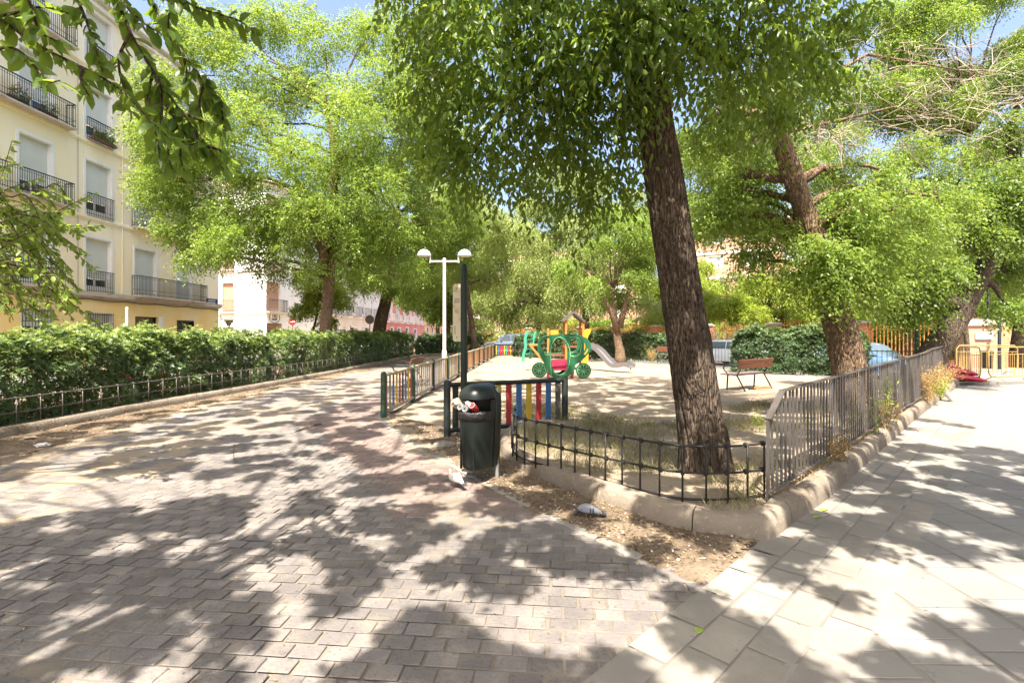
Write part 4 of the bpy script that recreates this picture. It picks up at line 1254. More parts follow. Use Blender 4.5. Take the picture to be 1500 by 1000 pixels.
# slide: shallow steel trough
P = [(tx(859), TY + .35, ZA(506.5, TY)), (tx(868), TY + .2, ZA(507.5, TY) - .02), (tx(877), TY - .05, ZA(514, TY)), (tx(887), TY - .35, ZA(527, TY) - .03), (tx(896), TY - .65, ZA(537, TY) - .02), (tx(906), TY - .95, .27), (tx(916), TY - 1.25, .20)]
P = chaikin(np.array(P), 2); mb = MB(); rings = []
t = norm(np.gradient(P, axis=0))
for p, d in zip(P, t):
    sd = norm(np.cross(d, (0, 0, 1.0))); up = np.cross(sd, d); w = .22
    prof = [(-w, .15), (-w + .015, .15), (-w + .02, .02), (w - .02, .02), (w - .015, .15), (w, .15), (w, -.01), (-w, -.01)]
    rings.append([tuple(p + sd * a + up * b) for a, b in prof])
mb.loft(rings, caps=True); part(mb, 'slide', mt['slide'], tow, recalc=True)
mb = MB(); mb.tube([(tx(914), TY - 1.3, 0), (tx(914), TY - 1.2, .2)], .03, 8); part(mb, 'slide_foot', mt['rail_wood'], tow, smooth=True)
# climbing arch on the left: two turquoise stringers with rungs, orange beam
for dx, dz, y in ((0, 0, 0), (12, 0, .7)):
    pts = [(772 + dx, 485), (768.5 + dx, 497), (770 + dx, 508), (766.5 + dx, 518), (766 + dx, 529)] if dx == 0 else [(785, 485), (781.5, 497), (781, 503), (778, 515), (777, 526)]
    Pp = chaikin(np.array([(tx(a), TY + y - .3, max(.0, ZA(b, TY))) for a, b in pts]), 2)
    mb = MB()
    mb.loft([[(p[0] - .06, p[1] - .02, p[2]), (p[0] + .06, p[1] - .02, p[2]), (p[0] + .06, p[1] + .02, p[2]), (p[0] - .06, p[1] + .02, p[2])] for p in Pp], caps=True)
    part(mb, 'stringer', mt['turquoise'], tow, recalc=True)
for yy in (490, 497, 504, 511, 518):
    mb = MB(); mb.tube([(tx(770.5), TY - .3, ZA(yy, TY)), (tx(781), TY + .4, ZA(yy, TY))], .022, 8); part(mb, 'rung', mt['turquoise'], tow, smooth=True)
mb = MB(); mb.bar((tx(771), TY, ZA(505, TY)), (tx(789), TY, ZA(505, TY)), .08, .09); mb.bar((tx(776), TY - .02, ZA(505, TY)), (tx(797), TY - .02, ZA(530, TY)), .08, .09); part(mb, 'beam', mt['orange'], tow, bevel=.01)
mb = MB(); mb.box((tx(803), TY, ZA(481, TY) / 2), (.09, .09, ZA(481, TY))); part(mb, 'post', mt['orange'], tow, bevel=.01)
mb = MB(); mb.box(((tx(797) + tx(826)) / 2, TY + .45, .62), (tx(827) - tx(796), .8, .05)); part(mb, 'ramp', mt['bench_wood'], tow)
mb = MB(); mb.box((tx(815), TY + .93, 1.58), (.34, .03, .2)); part(mb, 'back_panel', mt['amber'], tow, bevel=.01)


# ------------------------------------------------------------------ barriers, red pile, rubble on the right
def make_barrier(label, loc, rotz, L=2.0):
    root = thing('crowd_barrier', label, 'barrier', (0, 0, 0), 'yellow metal crowd barriers', world=False)
    mb = MB(); fr = [(-L / 2 + .1, 0, .12), (-L / 2, 0, .25), (-L / 2, 0, .9), (-L / 2 + .1, 0, 1.02), (L / 2 - .1, 0, 1.02), (L / 2, 0, .9), (L / 2, 0, .25), (L / 2 - .1, 0, .12), (-L / 2 + .1, 0, .12)]
    mb.tube(fr, .019, 8); part(mb, 'frame', mt['barrier'], root, smooth=True)
    mb = MB()
    mb.tube([(-L / 2, 0, .80), (L / 2, 0, .80)], .012, 6)
    for k in range(1, 12): x = -L / 2 + L * k / 12; mb.tube([(x, 0, .12), (x, 0, .80)], .009, 6)
    part(mb, 'grille', mt['barrier'], root, smooth=True)
    for x in (-L / 2 + .25, L / 2 - .25):
        mb = MB(); mb.tube([(x, -.28, .0), (x, -.2, .05), (x, 0, .14), (x, .2, .05), (x, .28, .0)], .016, 8); part(mb, 'foot', mt['barrier'], root, smooth=True)
    root.location = loc; root.rotation_euler = (0, 0, rotz); return root
g1 = G(1448, 562, .1)
br = make_barrier('yellow crowd barrier nearest the red heap, turned end on', (14.25, 15.95, .105), R(62))
dup(br, (15.45, 15.75, .105), R(12), 'yellow crowd barrier on the raised pavement at the frame edge')
dup(br, (16.6, 17.9, .105), R(-4), 'yellow crowd barrier standing behind the other two')
pile = thing('barrier_pile', 'heap of long dark red plastic sections lying beside the yellow barriers', 'heap', (13.4, 15.5, .1))
rr = np.random.default_rng(8)
pa, pb = np.array([12.55, 15.75]), np.array([14.05, 15.35])
for k, (oy, oz, xs, xe) in enumerate(((-.22, .17, .12, 1.0), (.10, .18, .0, .98), (.42, .19, .0, .9), (-.04, .36, .06, .93), (.28, .37, .0, .84), (.12, .53, .02, .7))):
    d = norm(pb - pa); nn = np.array([-d[1], d[0]])
    a = pa + (pb - pa) * xs + nn * oy; b = pa + (pb - pa) * xe + nn * oy
    mb = MB(); L = []
    for t in np.linspace(0, 1, 12):
        p = a + (b - a) * t; z = .105 + oz - .13 * t ** 2 + (0 if t < .9 else -.02); L.append((p[0], p[1], max(z, .16)))
    mb.tube(L, [.10] * 2 + [.115] * 7 + [.10, .085, .045], 12, squash=(1.35, .8)); part(mb, 'section', mt['pile_red'], pile, smooth=True)
sl = thing('concrete_slab', 'broken concrete slab leaning against the kerb at the far railing end', 'slab', (9.9, 11.6, 0))
mb = MB(); pts = [(0, 0), (.30, .03), (.33, .38), (.26, .78), (.08, .80), (-.04, .42)]
M3 = Matrix.Translation((9.78, 11.42, .0)) @ Matrix.Rotation(R(38), 4, 'Z') @ Matrix.Rotation(R(58), 4, 'X') @ Matrix.Scale(.72, 4)
vv = [tuple(M3 @ Vector((x, y, z))) for z in (0, .09) for x, y in pts]; n = 6
mb.add(vv, [tuple(range(5, -1, -1)), tuple(range(6, 12))] + [(i, (i + 1) % 6, 6 + (i + 1) % 6, 6 + i) for i in range(6)])
part(mb, 'slab', mt['concrete'], sl, bevel=.012)


# ------------------------------------------------------------------ pigeons
def pigeon(label, loc, rotz, head, m_body, m_wing, bars, peck, sz=.75):
    root = thing('pigeon', label, 'pigeon', (0, 0, 0), None, world=False)
    # body along +x (head) ; one continuous lofted surface tail > body > neck > head
    st = [(-.165, .075, .004, .026), (-.12, .082, .010, .030), (-.075, .095, .026, .036), (-.03, .105, .046, .05), (.02, .108, .052, .056), (.06, .108, .042, .048)]
    st += [(.088, .092, .030, .034), (.106, .066, .022, .023), (.118, .044, .019, .02), (.134, .034, .017, .018), (.148, .032, .008, .009)] if peck else [(.088, .128, .030, .034), (.102, .152, .021, .022), (.112, .172, .019, .020), (.124, .186, .018, .019), (.138, .187, .008, .009)]
    mb = MB(); rings = []
    P = np.array([(a, b) for a, b, _, _ in st]); T = norm(np.gradient(P, axis=0))
    for (x, z, h, w), t in zip(st, T):
        up = np.array([-t[1], t[0]])
        rings.append([(x + up[0] * h * math.sin(2 * math.pi * k / 16), w * math.cos(2 * math.pi * k / 16), z + up[1] * h * math.sin(2 * math.pi * k / 16)) for k in range(16)])
    mb.loft(rings)
    if peck:
        for i_ in range(6, len(st) - 1):
            for k_ in range(16): mb.mi[i_ * 16 + k_] = 1
    part(mb, 'body', [m_body, mt['pigeon_dark']], root, smooth='all')
    hx_, hz_ = st[-2][0], st[-2][1]
    mb = MB(); bd_ = (.012, -.018) if peck else (.022, -.006)
    mb.tube([(hx_ + .008, 0, hz_), (hx_ + .008 + bd_[0], 0, hz_ + bd_[1])], [.006, .0015], 6); part(mb, 'beak', mt['pigeon_dark'], root)
    for sy in (-1, 1):
        mb = MB(); rr_ = []
        for (x, zz, h, wd) in ((.065, .112, .012, .004), (.045, .114, .034, .008), (0, .112, .040, .010), (-.05, .104, .034, .009), (-.10, .096, .02, .006), (-.15, .09, .006, .003)):
            yy = .052 if x > -.03 else .052 + (x + .03) * .28
            rr_.append([(x, sy * (yy + wd * math.cos(2 * math.pi * k / 10)), zz + h * math.sin(2 * math.pi * k / 10)) for k in range(10)])
        mb.loft(rr_); wg = part(mb, 'wing', m_wing, root, smooth='all', recalc=True)
        if bars:
            for bx_ in (-.045, -.075):
                mb = MB(); mb.loft([[(bx_ + d_, sy * (.058 + (bx_ + .03) * .28 + o_), zz) for d_, o_ in ((-.007, .004), (.007, .004), (.007, -.004), (-.007, -.004))] for zz in (.072, .10, .132)]); sub(mb, 'wing_bar', mt['pigeon_dark'], wg, recalc=True)
        mb = MB(); mb.tube([(.012, sy * .02, .062), (.006, sy * .021, .03), (.014, sy * .022, .004)], .004, 6)
        for a in (-.5, 0, .5): mb.tube([(.014, sy * .022, .004), (.014 + .026 * math.cos(a), sy * .022 + .026 * math.sin(a), .003)], .0025, 5)
        part(mb, 'leg', mt['pigeon_leg'], root)
        mb = MB(); mb.lathe([(0, -.003), (.003, 0), (0, .003)], (hx_ - .006, sy * .0185, hz_ + .006), 8); part(mb, 'eye', mt['blk'], root)
    mb = MB(); mb.loft([[(-.12, -.026, .088), (-.12, .026, .088), (-.12, .026, .076), (-.12, -.026, .076)], [(-.215, -.032, .064), (-.215, .032, .064), (-.215, .032, .058), (-.215, -.032, .058)]])
    part(mb, 'tail', mt['pigeon_dark'], root, recalc=True)
    root.location = loc; root.rotation_euler = (0, 0, rotz); root.scale = (sz,) * 3
    return root
pigeon('white pigeon with grey wing patches walking on the paved path', (XA(667, 5.12), 5.12, .018), R(128), None, mt['pigeon_white'], mt['pigeon_patch'], False, False, .84)
pg = bpy.context.scene.objects
pigeon('grey pigeon with black wing bars pecking in the dirt below the kerb', (XA(860, 4.24), 4.24, .02), R(163), None, mt['pigeon_grey'], mt['pigeon_grey'], True, True, .74)

# ------------------------------------------------------------------ cars
def car(label, loc, rotz, paint, L=4.1, W=1.74, Hc=1.45, hatch=True):
    root = thing('parked_car', label, 'car', (0, 0, 0), 'cars parked along the far street', world=False)
    # side profile, nose at +x
    low = [(-L / 2, .35), (-L / 2 + .02, .62), (-L / 2 + .08, .88), (-L / 2 + .45, .93), (0, .93), (L / 2 - 1.15, .92), (L / 2 - .35, .78), (L / 2 - .03, .58), (L / 2, .38)]
    mb = MB(); rings = []
    for x, z in low:
        e = 1 - .10 * (abs(x) / (L / 2)) ** 4
        w = W / 2 * e
        rings.append([(x, -w, .24), (x, -w * 1.0, .5), (x, -w * .985, max(.3, z - .12)), (x, -w * .9, z), (x, 0, z + .035), (x, w * .9, z), (x, w * .985, max(.3, z - .12)), (x, w, .5), (x, w, .24)])
    mb.loft(rings, caps=True); part(mb, 'body', paint, root, smooth=True, recalc=True)
    cab = [(-L / 2 + .12, .90, .90), (-L / 2 + .42, Hc - .10, .80), (-L / 2 + .9, Hc, .76), (.05, Hc, .76), (.35, Hc - .06, .76), (L / 2 - 1.05, .92, .88)]
    mb = MB(); rings = []
    for x, z, k in cab: rings.append([(x, -W / 2 * .93, .9), (x, -W / 2 * k, z - .04 if z > 1 else z), (x, -W / 2 * k * .85, z), (x, W / 2 * k * .85, z), (x, W / 2 * k, z - .04 if z > 1 else z), (x, W / 2 * .93, .9)])
    mb.loft(rings, caps=True); part(mb, 'cabin', paint, root, smooth=True, recalc=True)
    def quad(ps, nm):
        ps = [Vector(p) for p in ps]; nrm = (ps[1] - ps[0]).cross(ps[3] - ps[0]).normalized(); q = MB()
        q.add([tuple(p + nrm * .008) for p in ps] + [tuple(p - nrm * .02) for p in ps], [(0, 1, 2, 3), (7, 6, 5, 4), (0, 4, 5, 1), (1, 5, 6, 2), (2, 6, 7, 3), (3, 7, 4, 0)]); part(q, nm, mt['car_glass'], root)
    quad([(L / 2 - 1.12, -.72, .96), (L / 2 - 1.12, .72, .96), (.39, .58, Hc - .09), (.39, -.58, Hc - .09)], 'windscreen')
    quad([(-L / 2 + .16, .70, .96), (-L / 2 + .16, -.70, .96), (-L / 2 + .40, -.58, Hc - .14), (-L / 2 + .40, .58, Hc - .14)], 'rear_window')
    for sy in (-1, 1):
        y0, y1 = sy * W / 2 * .925, sy * W / 2 * .80
        for (a, b, c_, d_) in ((-.10, L / 2 - 1.25, .30, -.10), (-1.2, -.18, -.18, -1.15)):
            ps = [(a, y0, .96), (b, y0, .96), (c_, y1, Hc - .10), (d_, y1, Hc - .10)]
            quad(ps if sy < 0 else ps[::-1], 'side_window')
        for wx in (-L / 2 + .75, L / 2 - .80):
            mb = MB(); mb.tube([(wx, sy * (W / 2 - .17), .31), (wx, sy * (W / 2 + .012), .31)], .31, 24); wh = part(mb, 'wheel', mt['rubber'], root, smooth=True)
            mb = MB(); mb.tube([(wx, sy * (W / 2 + .0), .31), (wx, sy * (W / 2 + .02), .31)], .20, 20); sub(mb, 'rim', mt['chrome'], wh, smooth=True)
        mb = MB(); mb.box((L / 2 - .12, sy * .62, .64), (.22, .32, .13)); part(mb, 'headlight', mt['chrome'], root, bevel=.03)
        mb = MB(); mb.box((-L / 2 + .06, sy * .70, .78), (.10, .2, .22)); part(mb, 'tail_light', mt['red'], root, bevel=.02)
        mb = MB(); mb.box((.62, sy * (W / 2 + .06), 1.0), (.10, .18, .12)); part(mb, 'mirror', paint, root, bevel=.03)
    root.location = loc; root.rotation_euler = (0, 0, rotz); return root
car('pale blue car parked beyond the far end of the picket fence', (-.3, 40.8, 0), R(186), mt['car_blue'], Hc=1.5)
car('white car glimpsed between the leaning trunk and the right hedge', (13.0, 29.6, -.29), R(-62), mt['car_white'])
car('deep blue car behind the thick peeling trunk', (14.95, 21.6, -.29), R(-62), mt['car_deep'])

# ------------------------------------------------------------------ dark playground railings, posts, signs
def iron_run(name, label, a, b, h, m, pitch=.14, z=0, group='dark playground railings'):
    root = thing(name, label, 'railing', (a[0], a[1], z), group)
    a, b = np.array(a), np.array(b); L = np.linalg.norm(b - a)
    mb = MB()
    for zz in (z + .10, z + h - .05): mb.bar((*a, zz), (*b, zz), .03, .03)
    part(mb, 'rail', m, root)
    mb = MB()
    for s in np.arange(0, L, pitch): p = a + (b - a) * s / L; mb.tube([(p[0], p[1], z), (p[0], p[1], z + h)], .009, 5)
    part(mb, 'railing_bars', m, root)
    return root
iron_run('iron_railing', 'dark iron railing in front of the white car', (9.6, 24.9), (11.2, 24.2), .95, mt['blk'])
iron_run('iron_railing', 'dark iron railing in front of the deep blue car', (11.7, 17.6), (14.2, 16.4), 1.0, mt['blk'])
iron_run('iron_railing', 'thin dark railing at the far playground corner by the coloured pickets', (1.5, 35.0), (4.6, 33.0), .9, mt['blk'])

def post(label, x, y, h, r, m, name='metal_post', z=0.0, cat='post'):
    root = thing(name, label, cat, (x, y, z)); mb = MB(); mb.lathe([(r, -.02), (r, h - .03), (r * .6, h)], (x, y, z), 12); part(mb, 'post', m, root, smooth=True)
    mb = MB(); mb.lathe([(r * 1.8, -.01), (r * 1.8, .05), (r, .09)], (x, y, z), 12, caps=False); part(mb, 'base', m, root, smooth=True); return root
post('dark green post in front of the ochre iron fence', XA(1344, 17.5), 17.5, 3.2, .07, mt['green_post'], z=-.25)
post('thin dark post behind the yellow barriers, the left one of two', XA(1448, 21.5), 21.5, 4.2, .06, mt['blk'], z=-.3)
post('thin dark post behind the yellow barriers, the right one of two', XA(1464, 20.5), 20.5, 4.0, .06, mt['blk'], z=-.3)
fb = thing('litter_bin', 'small black litter bin fixed to a dark post behind the barriers', 'litter bin', (XA(1444, 21.2), 21.2, -.3))
mb = MB(); c = (XA(1443.5, 21.2), 21.2, 0); mb.lathe([(.2, .35), (.24, .4), (.27, 1.1), (.28, 1.12), (.22, 1.14)], (c[0], c[1], -.3), 16); part(mb, 'body', mt['blk'], fb, smooth=True)
mb = MB(); mb.tube([(c[0] - .1, c[1], -.3), (c[0] - .1, c[1], .1)], .04, 8); part(mb, 'stand', mt['blk'], fb)

ns = thing('traffic_sign', 'round red no entry sign with a white bar on a thin pole', 'traffic sign', (XA(428.5, 30), 30, 0))
x, z = XA(428.5, 30), ZA(471, 30)
mb = MB(); mb.tube([(x, 30.02, 0), (x, 30.02, z + .3)], .03, 8); part(mb, 'pole', mt['steel'], ns, smooth=True)
mb = MB(); mb.tube([(x, 29.97, z), (x, 29.99, z)], .22, 28); dk = part(mb, 'disc', mt['sign_red'], ns, smooth=True)
mb = MB(); mb.box((x, 29.966, z), (.32, .006, .075)); sub(mb, 'bar', mt['sign_white'], dk)
yv = thing('traffic_sign', 'back of an inverted triangle sign on the pole by the white house corner', 'traffic sign', (XA(323, 36), 36, 0))
x, z = XA(335, 36), ZA(474, 36)
mb = MB(); xp = XA(323, 36); mb.tube([(xp, 36.03, 0), (xp, 36.03, ZA(462, 36))], .035, 8); mb.tube([(xp, 36.03, ZA(467, 36)), (x + .25, 36.03, ZA(466, 36))], .018, 6); part(mb, 'pole', mt['sign_back'], yv, smooth=True)
mb = MB(); q = [(x - .36, z + .28), (x + .36, z + .28), (x, z - .34)]; mb.add([(a, 36, b) for a, b in q] + [(a, 36.02, b) for a, b in q], [(0, 2, 1), (3, 4, 5), (0, 1, 4, 3), (1, 2, 5, 4), (2, 0, 3, 5)]); part(mb, 'plate', mt['sign_back'], yv, recalc=True)
rs = thing('traffic_sign', 'back of a round sign on a pole by the dark trunk beyond the hedge', 'traffic sign', (XA(541.5, 34), 34, 0))
x, z = XA(541.5, 34), ZA(468, 34)
mb = MB(); mb.tube([(x, 34.03, 0), (x, 34.03, z + .3)], .035, 8); part(mb, 'pole', mt['sign_back'], rs, smooth=True)
mb = MB(); mb.tube([(x, 34.0, z), (x, 34.02, z)], .30, 24); part(mb, 'plate', mt['sign_back'], rs, smooth=True)
# ------------------------------------------------------------------ buildings
class Facade:
    """vertical plane: u along it, z up, o outwards"""
    def __init__(s, a, b, outward):
        s.a = np.array(a, float); s.b = np.array(b, float); s.L = np.linalg.norm(s.b - s.a); s.d = (s.b - s.a) / s.L
        n = np.array([s.d[1], -s.d[0]]); s.n = n if n @ np.array(outward) > 0 else -n
        s.ang = math.atan2(s.d[1], s.d[0])

    def p(s, u, z, o=0.0):
        q = s.a + s.d * u + s.n * o; return (q[0], q[1], z)

    def box(s, mb, u0, u1, z0, z1, o0, o1, mi=0):
        V = [s.p(u, z, o) for z in (z0, z1) for u, o in ((u0, o0), (u1, o0), (u1, o1), (u0, o1))]
        f = [(3, 2, 1, 0), (4, 5, 6, 7), (0, 1, 5, 4), (1, 2, 6, 5), (2, 3, 7, 6), (3, 0, 4, 7)]
        if np.cross(np.append(s.d, 0), np.append(s.n, 0))[2] < 0: f = [q[::-1] for q in f]
        return mb.add(V, f, mi)

    def wall(s, mb, z0, z1, holes, rev=.24, mi=0, u0=0, u1=None):
        u1 = s.L if u1 is None else u1
        hs = [h for h in holes if h[3] > z0 and h[2] < z1]
        us = sorted({u0, u1, *[min(max(h[i], u0), u1) for h in hs for i in (0, 1)]}); zs = sorted({z0, z1, *[min(max(h[i], z0), z1) for h in hs for i in (2, 3)]})
        for a, b in zip(us[:-1], us[1:]):
            for c, d in zip(zs[:-1], zs[1:]):
                m, k = (a + b) / 2, (c + d) / 2
                if any(h[0] < m < h[1] and h[2] < k < h[3] for h in hs): continue
                mb.add([s.p(a, c), s.p(b, c), s.p(b, d), s.p(a, d)], [(0, 1, 2, 3)], mi)
        for h in hs:
            a, b, c, d = h[:4]
            for q in (((a, c), (a, d)), ((b, c), (b, d)), ((a, d), (b, d)), ((a, c), (b, c))):
                (ua, za), (ub, zb) = q
                mb.add([s.p(ua, za), s.p(ub, zb), s.p(ub, zb, -rev), s.p(ua, za, -rev)], [(0, 1, 2, 3)], mi)
        return mb

    def window(s, root, h, sh, drop=.6, frame=mt['casing'], rev=.24, casing=True, bars=False, name='window'):
        """frame lining the reveal, roller shutter down to `drop` of the height, glass below"""
        u0, u1, z0, z1 = h[:4]; mb = MB(); w = .07
        s.box(mb, u0 + .003, u0 + .03, z0, z1, -rev, .012); s.box(mb, u1 - .03, u1 - .003, z0, z1, -rev, .012); s.box(mb, u0 + .03, u1 - .03, z1 - .03, z1 - .003, -rev, .012)
        if casing:
            s.box(mb, u0 - .12, u0 + .003, z0, z1 + .12, .002, .03); s.box(mb, u1 - .003, u1 + .12, z0, z1 + .12, .002, .03); s.box(mb, u0 + .003, u1 - .003, z1 - .003, z1 + .12, .002, .03)
        zm = z1 - (z1 - z0) * drop
        um = (u0 + u1) / 2
        if drop < .98:
            for a, b in ((u0 + .03, u0 + .03 + w), (u1 - .03 - w, u1 - .03), (um - .045, um + .045)): s.box(mb, a, b, z0, zm, -rev, -rev + .05)
            s.box(mb, u0 + .1, u1 - .1, z0, z0 + .35, -rev, -rev + .04)
        f = part(mb, name, frame, root)
        q = MB(); s.box(q, u0 + .03, u1 - .03, zm, z1 - .03, -rev + .04, -rev + .065); sub(q, 'shutter', sh, f)
        if drop < .98:
            q = MB(); s.box(q, u0 + .03, u1 - .03, z0 + .02, zm, -rev - .03, -rev - .01); sub(q, 'pane', mt['glass'], f)
        if bars:
            q = MB()
            n = int((u1 - u0) / .14)
            for k in range(n + 1): uu = u0 + .03 + (u1 - u0 - .06) * k / n; q.tube([s.p(uu, z0, .05), s.p(uu, z1 - .02, .05)], .011, 5)
            for zz in (z0 + .12, (z0 + z1) / 2 + .3, z1 - .1): s.box(q, u0, u1, zz - .015, zz + .015, .04, .06)
            sub(q, 'window_grille', mt['blk'], f)
        return f

    def balcony(s, root, u0, u1, z, depth, m=mt['blk'], hh=1.02, pitch=.10, slab=True):
        mb = MB()
        if slab and depth > .2: s.box(mb, u0 - .05, u1 + .05, z - .09, z - .01, 0.004, depth + .05)
        else: s.box(mb, u0, u1, z - .06, z, 0.004, .1)
        b = part(mb, 'balcony', mt['ledge'], root)
        q = MB(); runs = [((u0, depth), (u1, depth))] + ([((u0, .02), (u0, depth)), ((u1, .02), (u1, depth))] if depth > .2 else [])
        for (ua, oa), (ub, ob) in runs:
            L = math.hypot(ub - ua, ob - oa); n = max(2, int(L / pitch))
            for zz, t in ((z + .07, .02), (z + .30, .012), (z + hh - .12, .012), (z + hh, .035)): q.bar(s.p(ua, zz, oa), s.p(ub, zz, ob), t * 1.4, t)
            for k in range(n + 1):
                f = k / n; q.tube([s.p(ua + (ub - ua) * f, z, oa + (ob - oa) * f), s.p(ua + (ub - ua) * f, z + hh, oa + (ob - oa) * f)], .014, 4)
        sub(q, 'balustrade', m, b)
        return b


# --- cream and ochre apartment house
XF = -20.0
yb = thing('apartment_house', 'cream and ochre apartment house with iron balconies and pale roller shutters', 'apartment house', (XF, 24, 0))
fa = Facade((XF, 12.0), (XF, 34.9), (1, 0)); Y0 = 12.0
def yu(px): return XF * 750 / (px - 750) - Y0
LZ = [3.42, 7.05, 10.6, 14.2, 17.4]
cols = [(yu(-75), yu(-28)), (yu(27), yu(76)), (yu(125), yu(163)), (yu(197), yu(229)), (yu(258), yu(281))]
holes = []; wins = []
for fl in range(1, 5):
    zb = LZ[fl - 1] + .06
    for ci, (a, b) in enumerate(cols):
        h = (a, b, zb, zb + 2.62); holes.append(h); wins.append((h, fl, ci))
gnd = [(yu(-80), yu(-32), .9, 2.55), (yu(30), yu(78), .9, 2.62), (yu(127), yu(165), .9, 2.55), (yu(198), yu(232), 0.02, 2.45), (yu(259), yu(284), .02, 2.33)]
mb = MB(); fa.wall(mb, 3.42, LZ[4], holes)
fs = Facade((XF, 34.9), (XF - 9, 34.9), (0, 1)); fs.wall(mb, 3.42, LZ[4], [])
ft = Facade((XF, 12.0), (XF - 9, 12.0), (0, -1)); ft.wall(mb, 0, LZ[4], [])
part(mb, 'wall', mt['facade'], yb)
mb = MB(); fa.wall(mb, -.1, 3.42, gnd); fs.wall(mb, -.1, 3.42, []); part(mb, 'ground_floor_wall', mt['facade_low'], yb)
for i, z in enumerate(LZ):
    mb = MB()
    if i == 0:
        fa.box(mb, 0, fa.L + .15, z - .10, z + .10, .003, .16); fa.box(mb, 0, fa.L + .12, z - .19, z - .10, .003, .09)
        fa.box(mb, 0, fa.L, z - .26, z - .225, .003, .05)
    else:
        fa.box(mb, 0, fa.L + .08, z - .06, z + .05, .003, .09); fa.box(mb, 0, fa.L + .06, z - .14, z - .06, .003, .05)
        if i == 4: fa.box(mb, 0, fa.L + .4, z + .05, z + .3, -.2, .45); fa.box(mb, 0, fa.L + .2, z - .3, z - .14, .003, .2)
    part(mb, 'ledge', mt['ledge'] if i == 0 else mt['facade'] if i < 4 else mt['casing'], yb)
drops = {(1, 1): .72, (1, 2): .74, (1, 3): .9, (1, 4): .95, (2, 1): .70, (2, 2): .72, (2, 3): .85, (3, 1): .72, (3, 2): .7, (4, 1): .9, (4, 2): .8}
for h, fl, ci in wins: fa.window(yb, h, mt['shutter'], drops.get((fl, ci), .65))
for i, h in enumerate(gnd[:3]): fa.window(yb, h, mt['shutter'], .45 if i == 1 else .985, frame=mt['casing'], bars=True, casing=False)
# street door with number and the dark roller door
h = gnd[3]; mb = MB(); fa.box(mb, h[0], h[0] + .05, h[2], h[3], -.23, -.14); fa.box(mb, h[1] - .05, h[1], h[2], h[3], -.23, -.14); fa.box(mb, h[0], h[1], h[3] - .06, h[3], -.23, -.14); fa.box(mb, h[0], h[1], 1.62, 1.70, -.23, -.13)
n = 7
for k in range(1, n): uu = h[0] + (h[1] - h[0]) * k / n; fa.box(mb, uu - .03, uu + .03, .05, 1.62, -.22, -.17)
dr = part(mb, 'door', mt['blk'], yb)
mb = MB(); fa.box(mb, h[0] + .02, h[1] - .02, h[2], h[3] - .02, -.26, -.225); sub(mb, 'pane', mt['glass'], dr)
mb = MB(); fa.box(mb, h[1] - .004, h[1] + .36, h[2], h[3] + .05, .004, .02); part(mb, 'door_casing', mt['casing'], yb)
tc = bpy.data.curves.new('door_number', 'FONT'); tc.body = '26'; tc.size = .30; tc.extrude = .004; tc.align_x = 'CENTER'
to_ = bpy.data.objects.new('door_number_text', tc); C.objects.link(to_)
me_ = bpy.data.meshes.new_from_object(to_.evaluated_get(bpy.context.evaluated_depsgraph_get())); bpy.data.objects.remove(to_)
to = bpy.data.objects.new('door_number', me_); C.objects.link(to); me_.materials.clear(); me_.materials.append(mt['plaque'])
to.parent = dr; pp = fa.p((h[0] + h[1]) / 2 - .15, 1.95, -.10); to.matrix_world = Matrix.Translation(pp) @ Matrix.Rotation(R(90), 4, 'Z') @ Matrix.Rotation(R(90), 4, 'X')
to.location = pp; to.rotation_euler = (R(90), 0, R(90))
h = gnd[4]; mb = MB(); fa.box(mb, h[0] + .003, h[0] + .07, h[2], h[3], -.2, .015); fa.box(mb, h[1] - .07, h[1] - .003, h[2], h[3], -.2, .015); fa.box(mb, h[0] + .07, h[1] - .07, h[3] - .09, h[3] - .003, -.2, .015)
d2 = part(mb, 'roller_door', mt['blk'], yb)
mb = MB(); fa.box(mb, h[0] + .07, h[1] - .07, h[2], h[3] - .62, -.12, -.10); fa.box(mb, h[0] + .07, h[1] - .07, h[3] - .30, h[3] - .22, -.13, -.08); sub(mb, 'roller_shutter', mt['shutter_dark'], d2)
mb = MB(); fa.box(mb, h[0] + .02, h[1] - .02, h[3] - .7, h[3] - .05, -.2, -.17); sub(mb, 'pane', mt['glass'], d2)
mb = MB(); fa.box(mb, h[0] + .07, h[1] - .07, h[3] - .62, h[3] - .56, -.12, -.05); sub(mb, 'shutter_bar', mt['steel'], d2)
# balconies: long ones over the first and last bays, shallow grilles between
for fl, u0, u1, dpt in ((1, yu(-90), yu(82), .42), (1, yu(193), yu(294), .42), (2, yu(-90), yu(95), .42), (2, yu(193), yu(290), .42), (3, yu(-90), yu(97), .42), (3, yu(193), yu(290), .42), (4, yu(-90), yu(97), .5), (4, yu(193), yu(290), .5)):
    fa.balcony(yb, u0, u1, LZ[fl - 1] + .14, dpt)
for fl in (1, 2, 3, 4): fa.balcony(yb, cols[2][0] - .02, cols[2][1] + .02, LZ[fl - 1] + .08, .12)
mb = MB(); pts = [fa.p(yu(113), z, .04) for z in (3.7, 7, 10, 14)]; mb.tube(pts, .018, 6)
part(mb, 'cable', mt['ledge'], yb)
mb = MB(); pts = [fa.p(yu(178), z, .04 + .01 * math.sin(z)) for z in (3.6, 6, 9, 13)]; mb.tube(pts, .025, 6); part(mb, 'drainpipe', mt['facade'], yb)
mb = MB(); pts = [fa.p(u, 3.17 - .05 * abs(math.sin(u * 1.3)), .06) for u in np.linspace(0, fa.L, 60)]; mb.tube(pts, .022, 5); part(mb, 'facade_cable', mt['ink'], yb)
mb = MB(); fa.box(mb, yu(302), yu(318), ZA(449, Y0 + yu(310)) + .10, ZA(449, Y0 + yu(310)) + .52, .004, .03); spq = part(mb, 'street_plaque', mt['sign_blue'], yb)
mb = MB()
rr = np.random.default_rng(12)
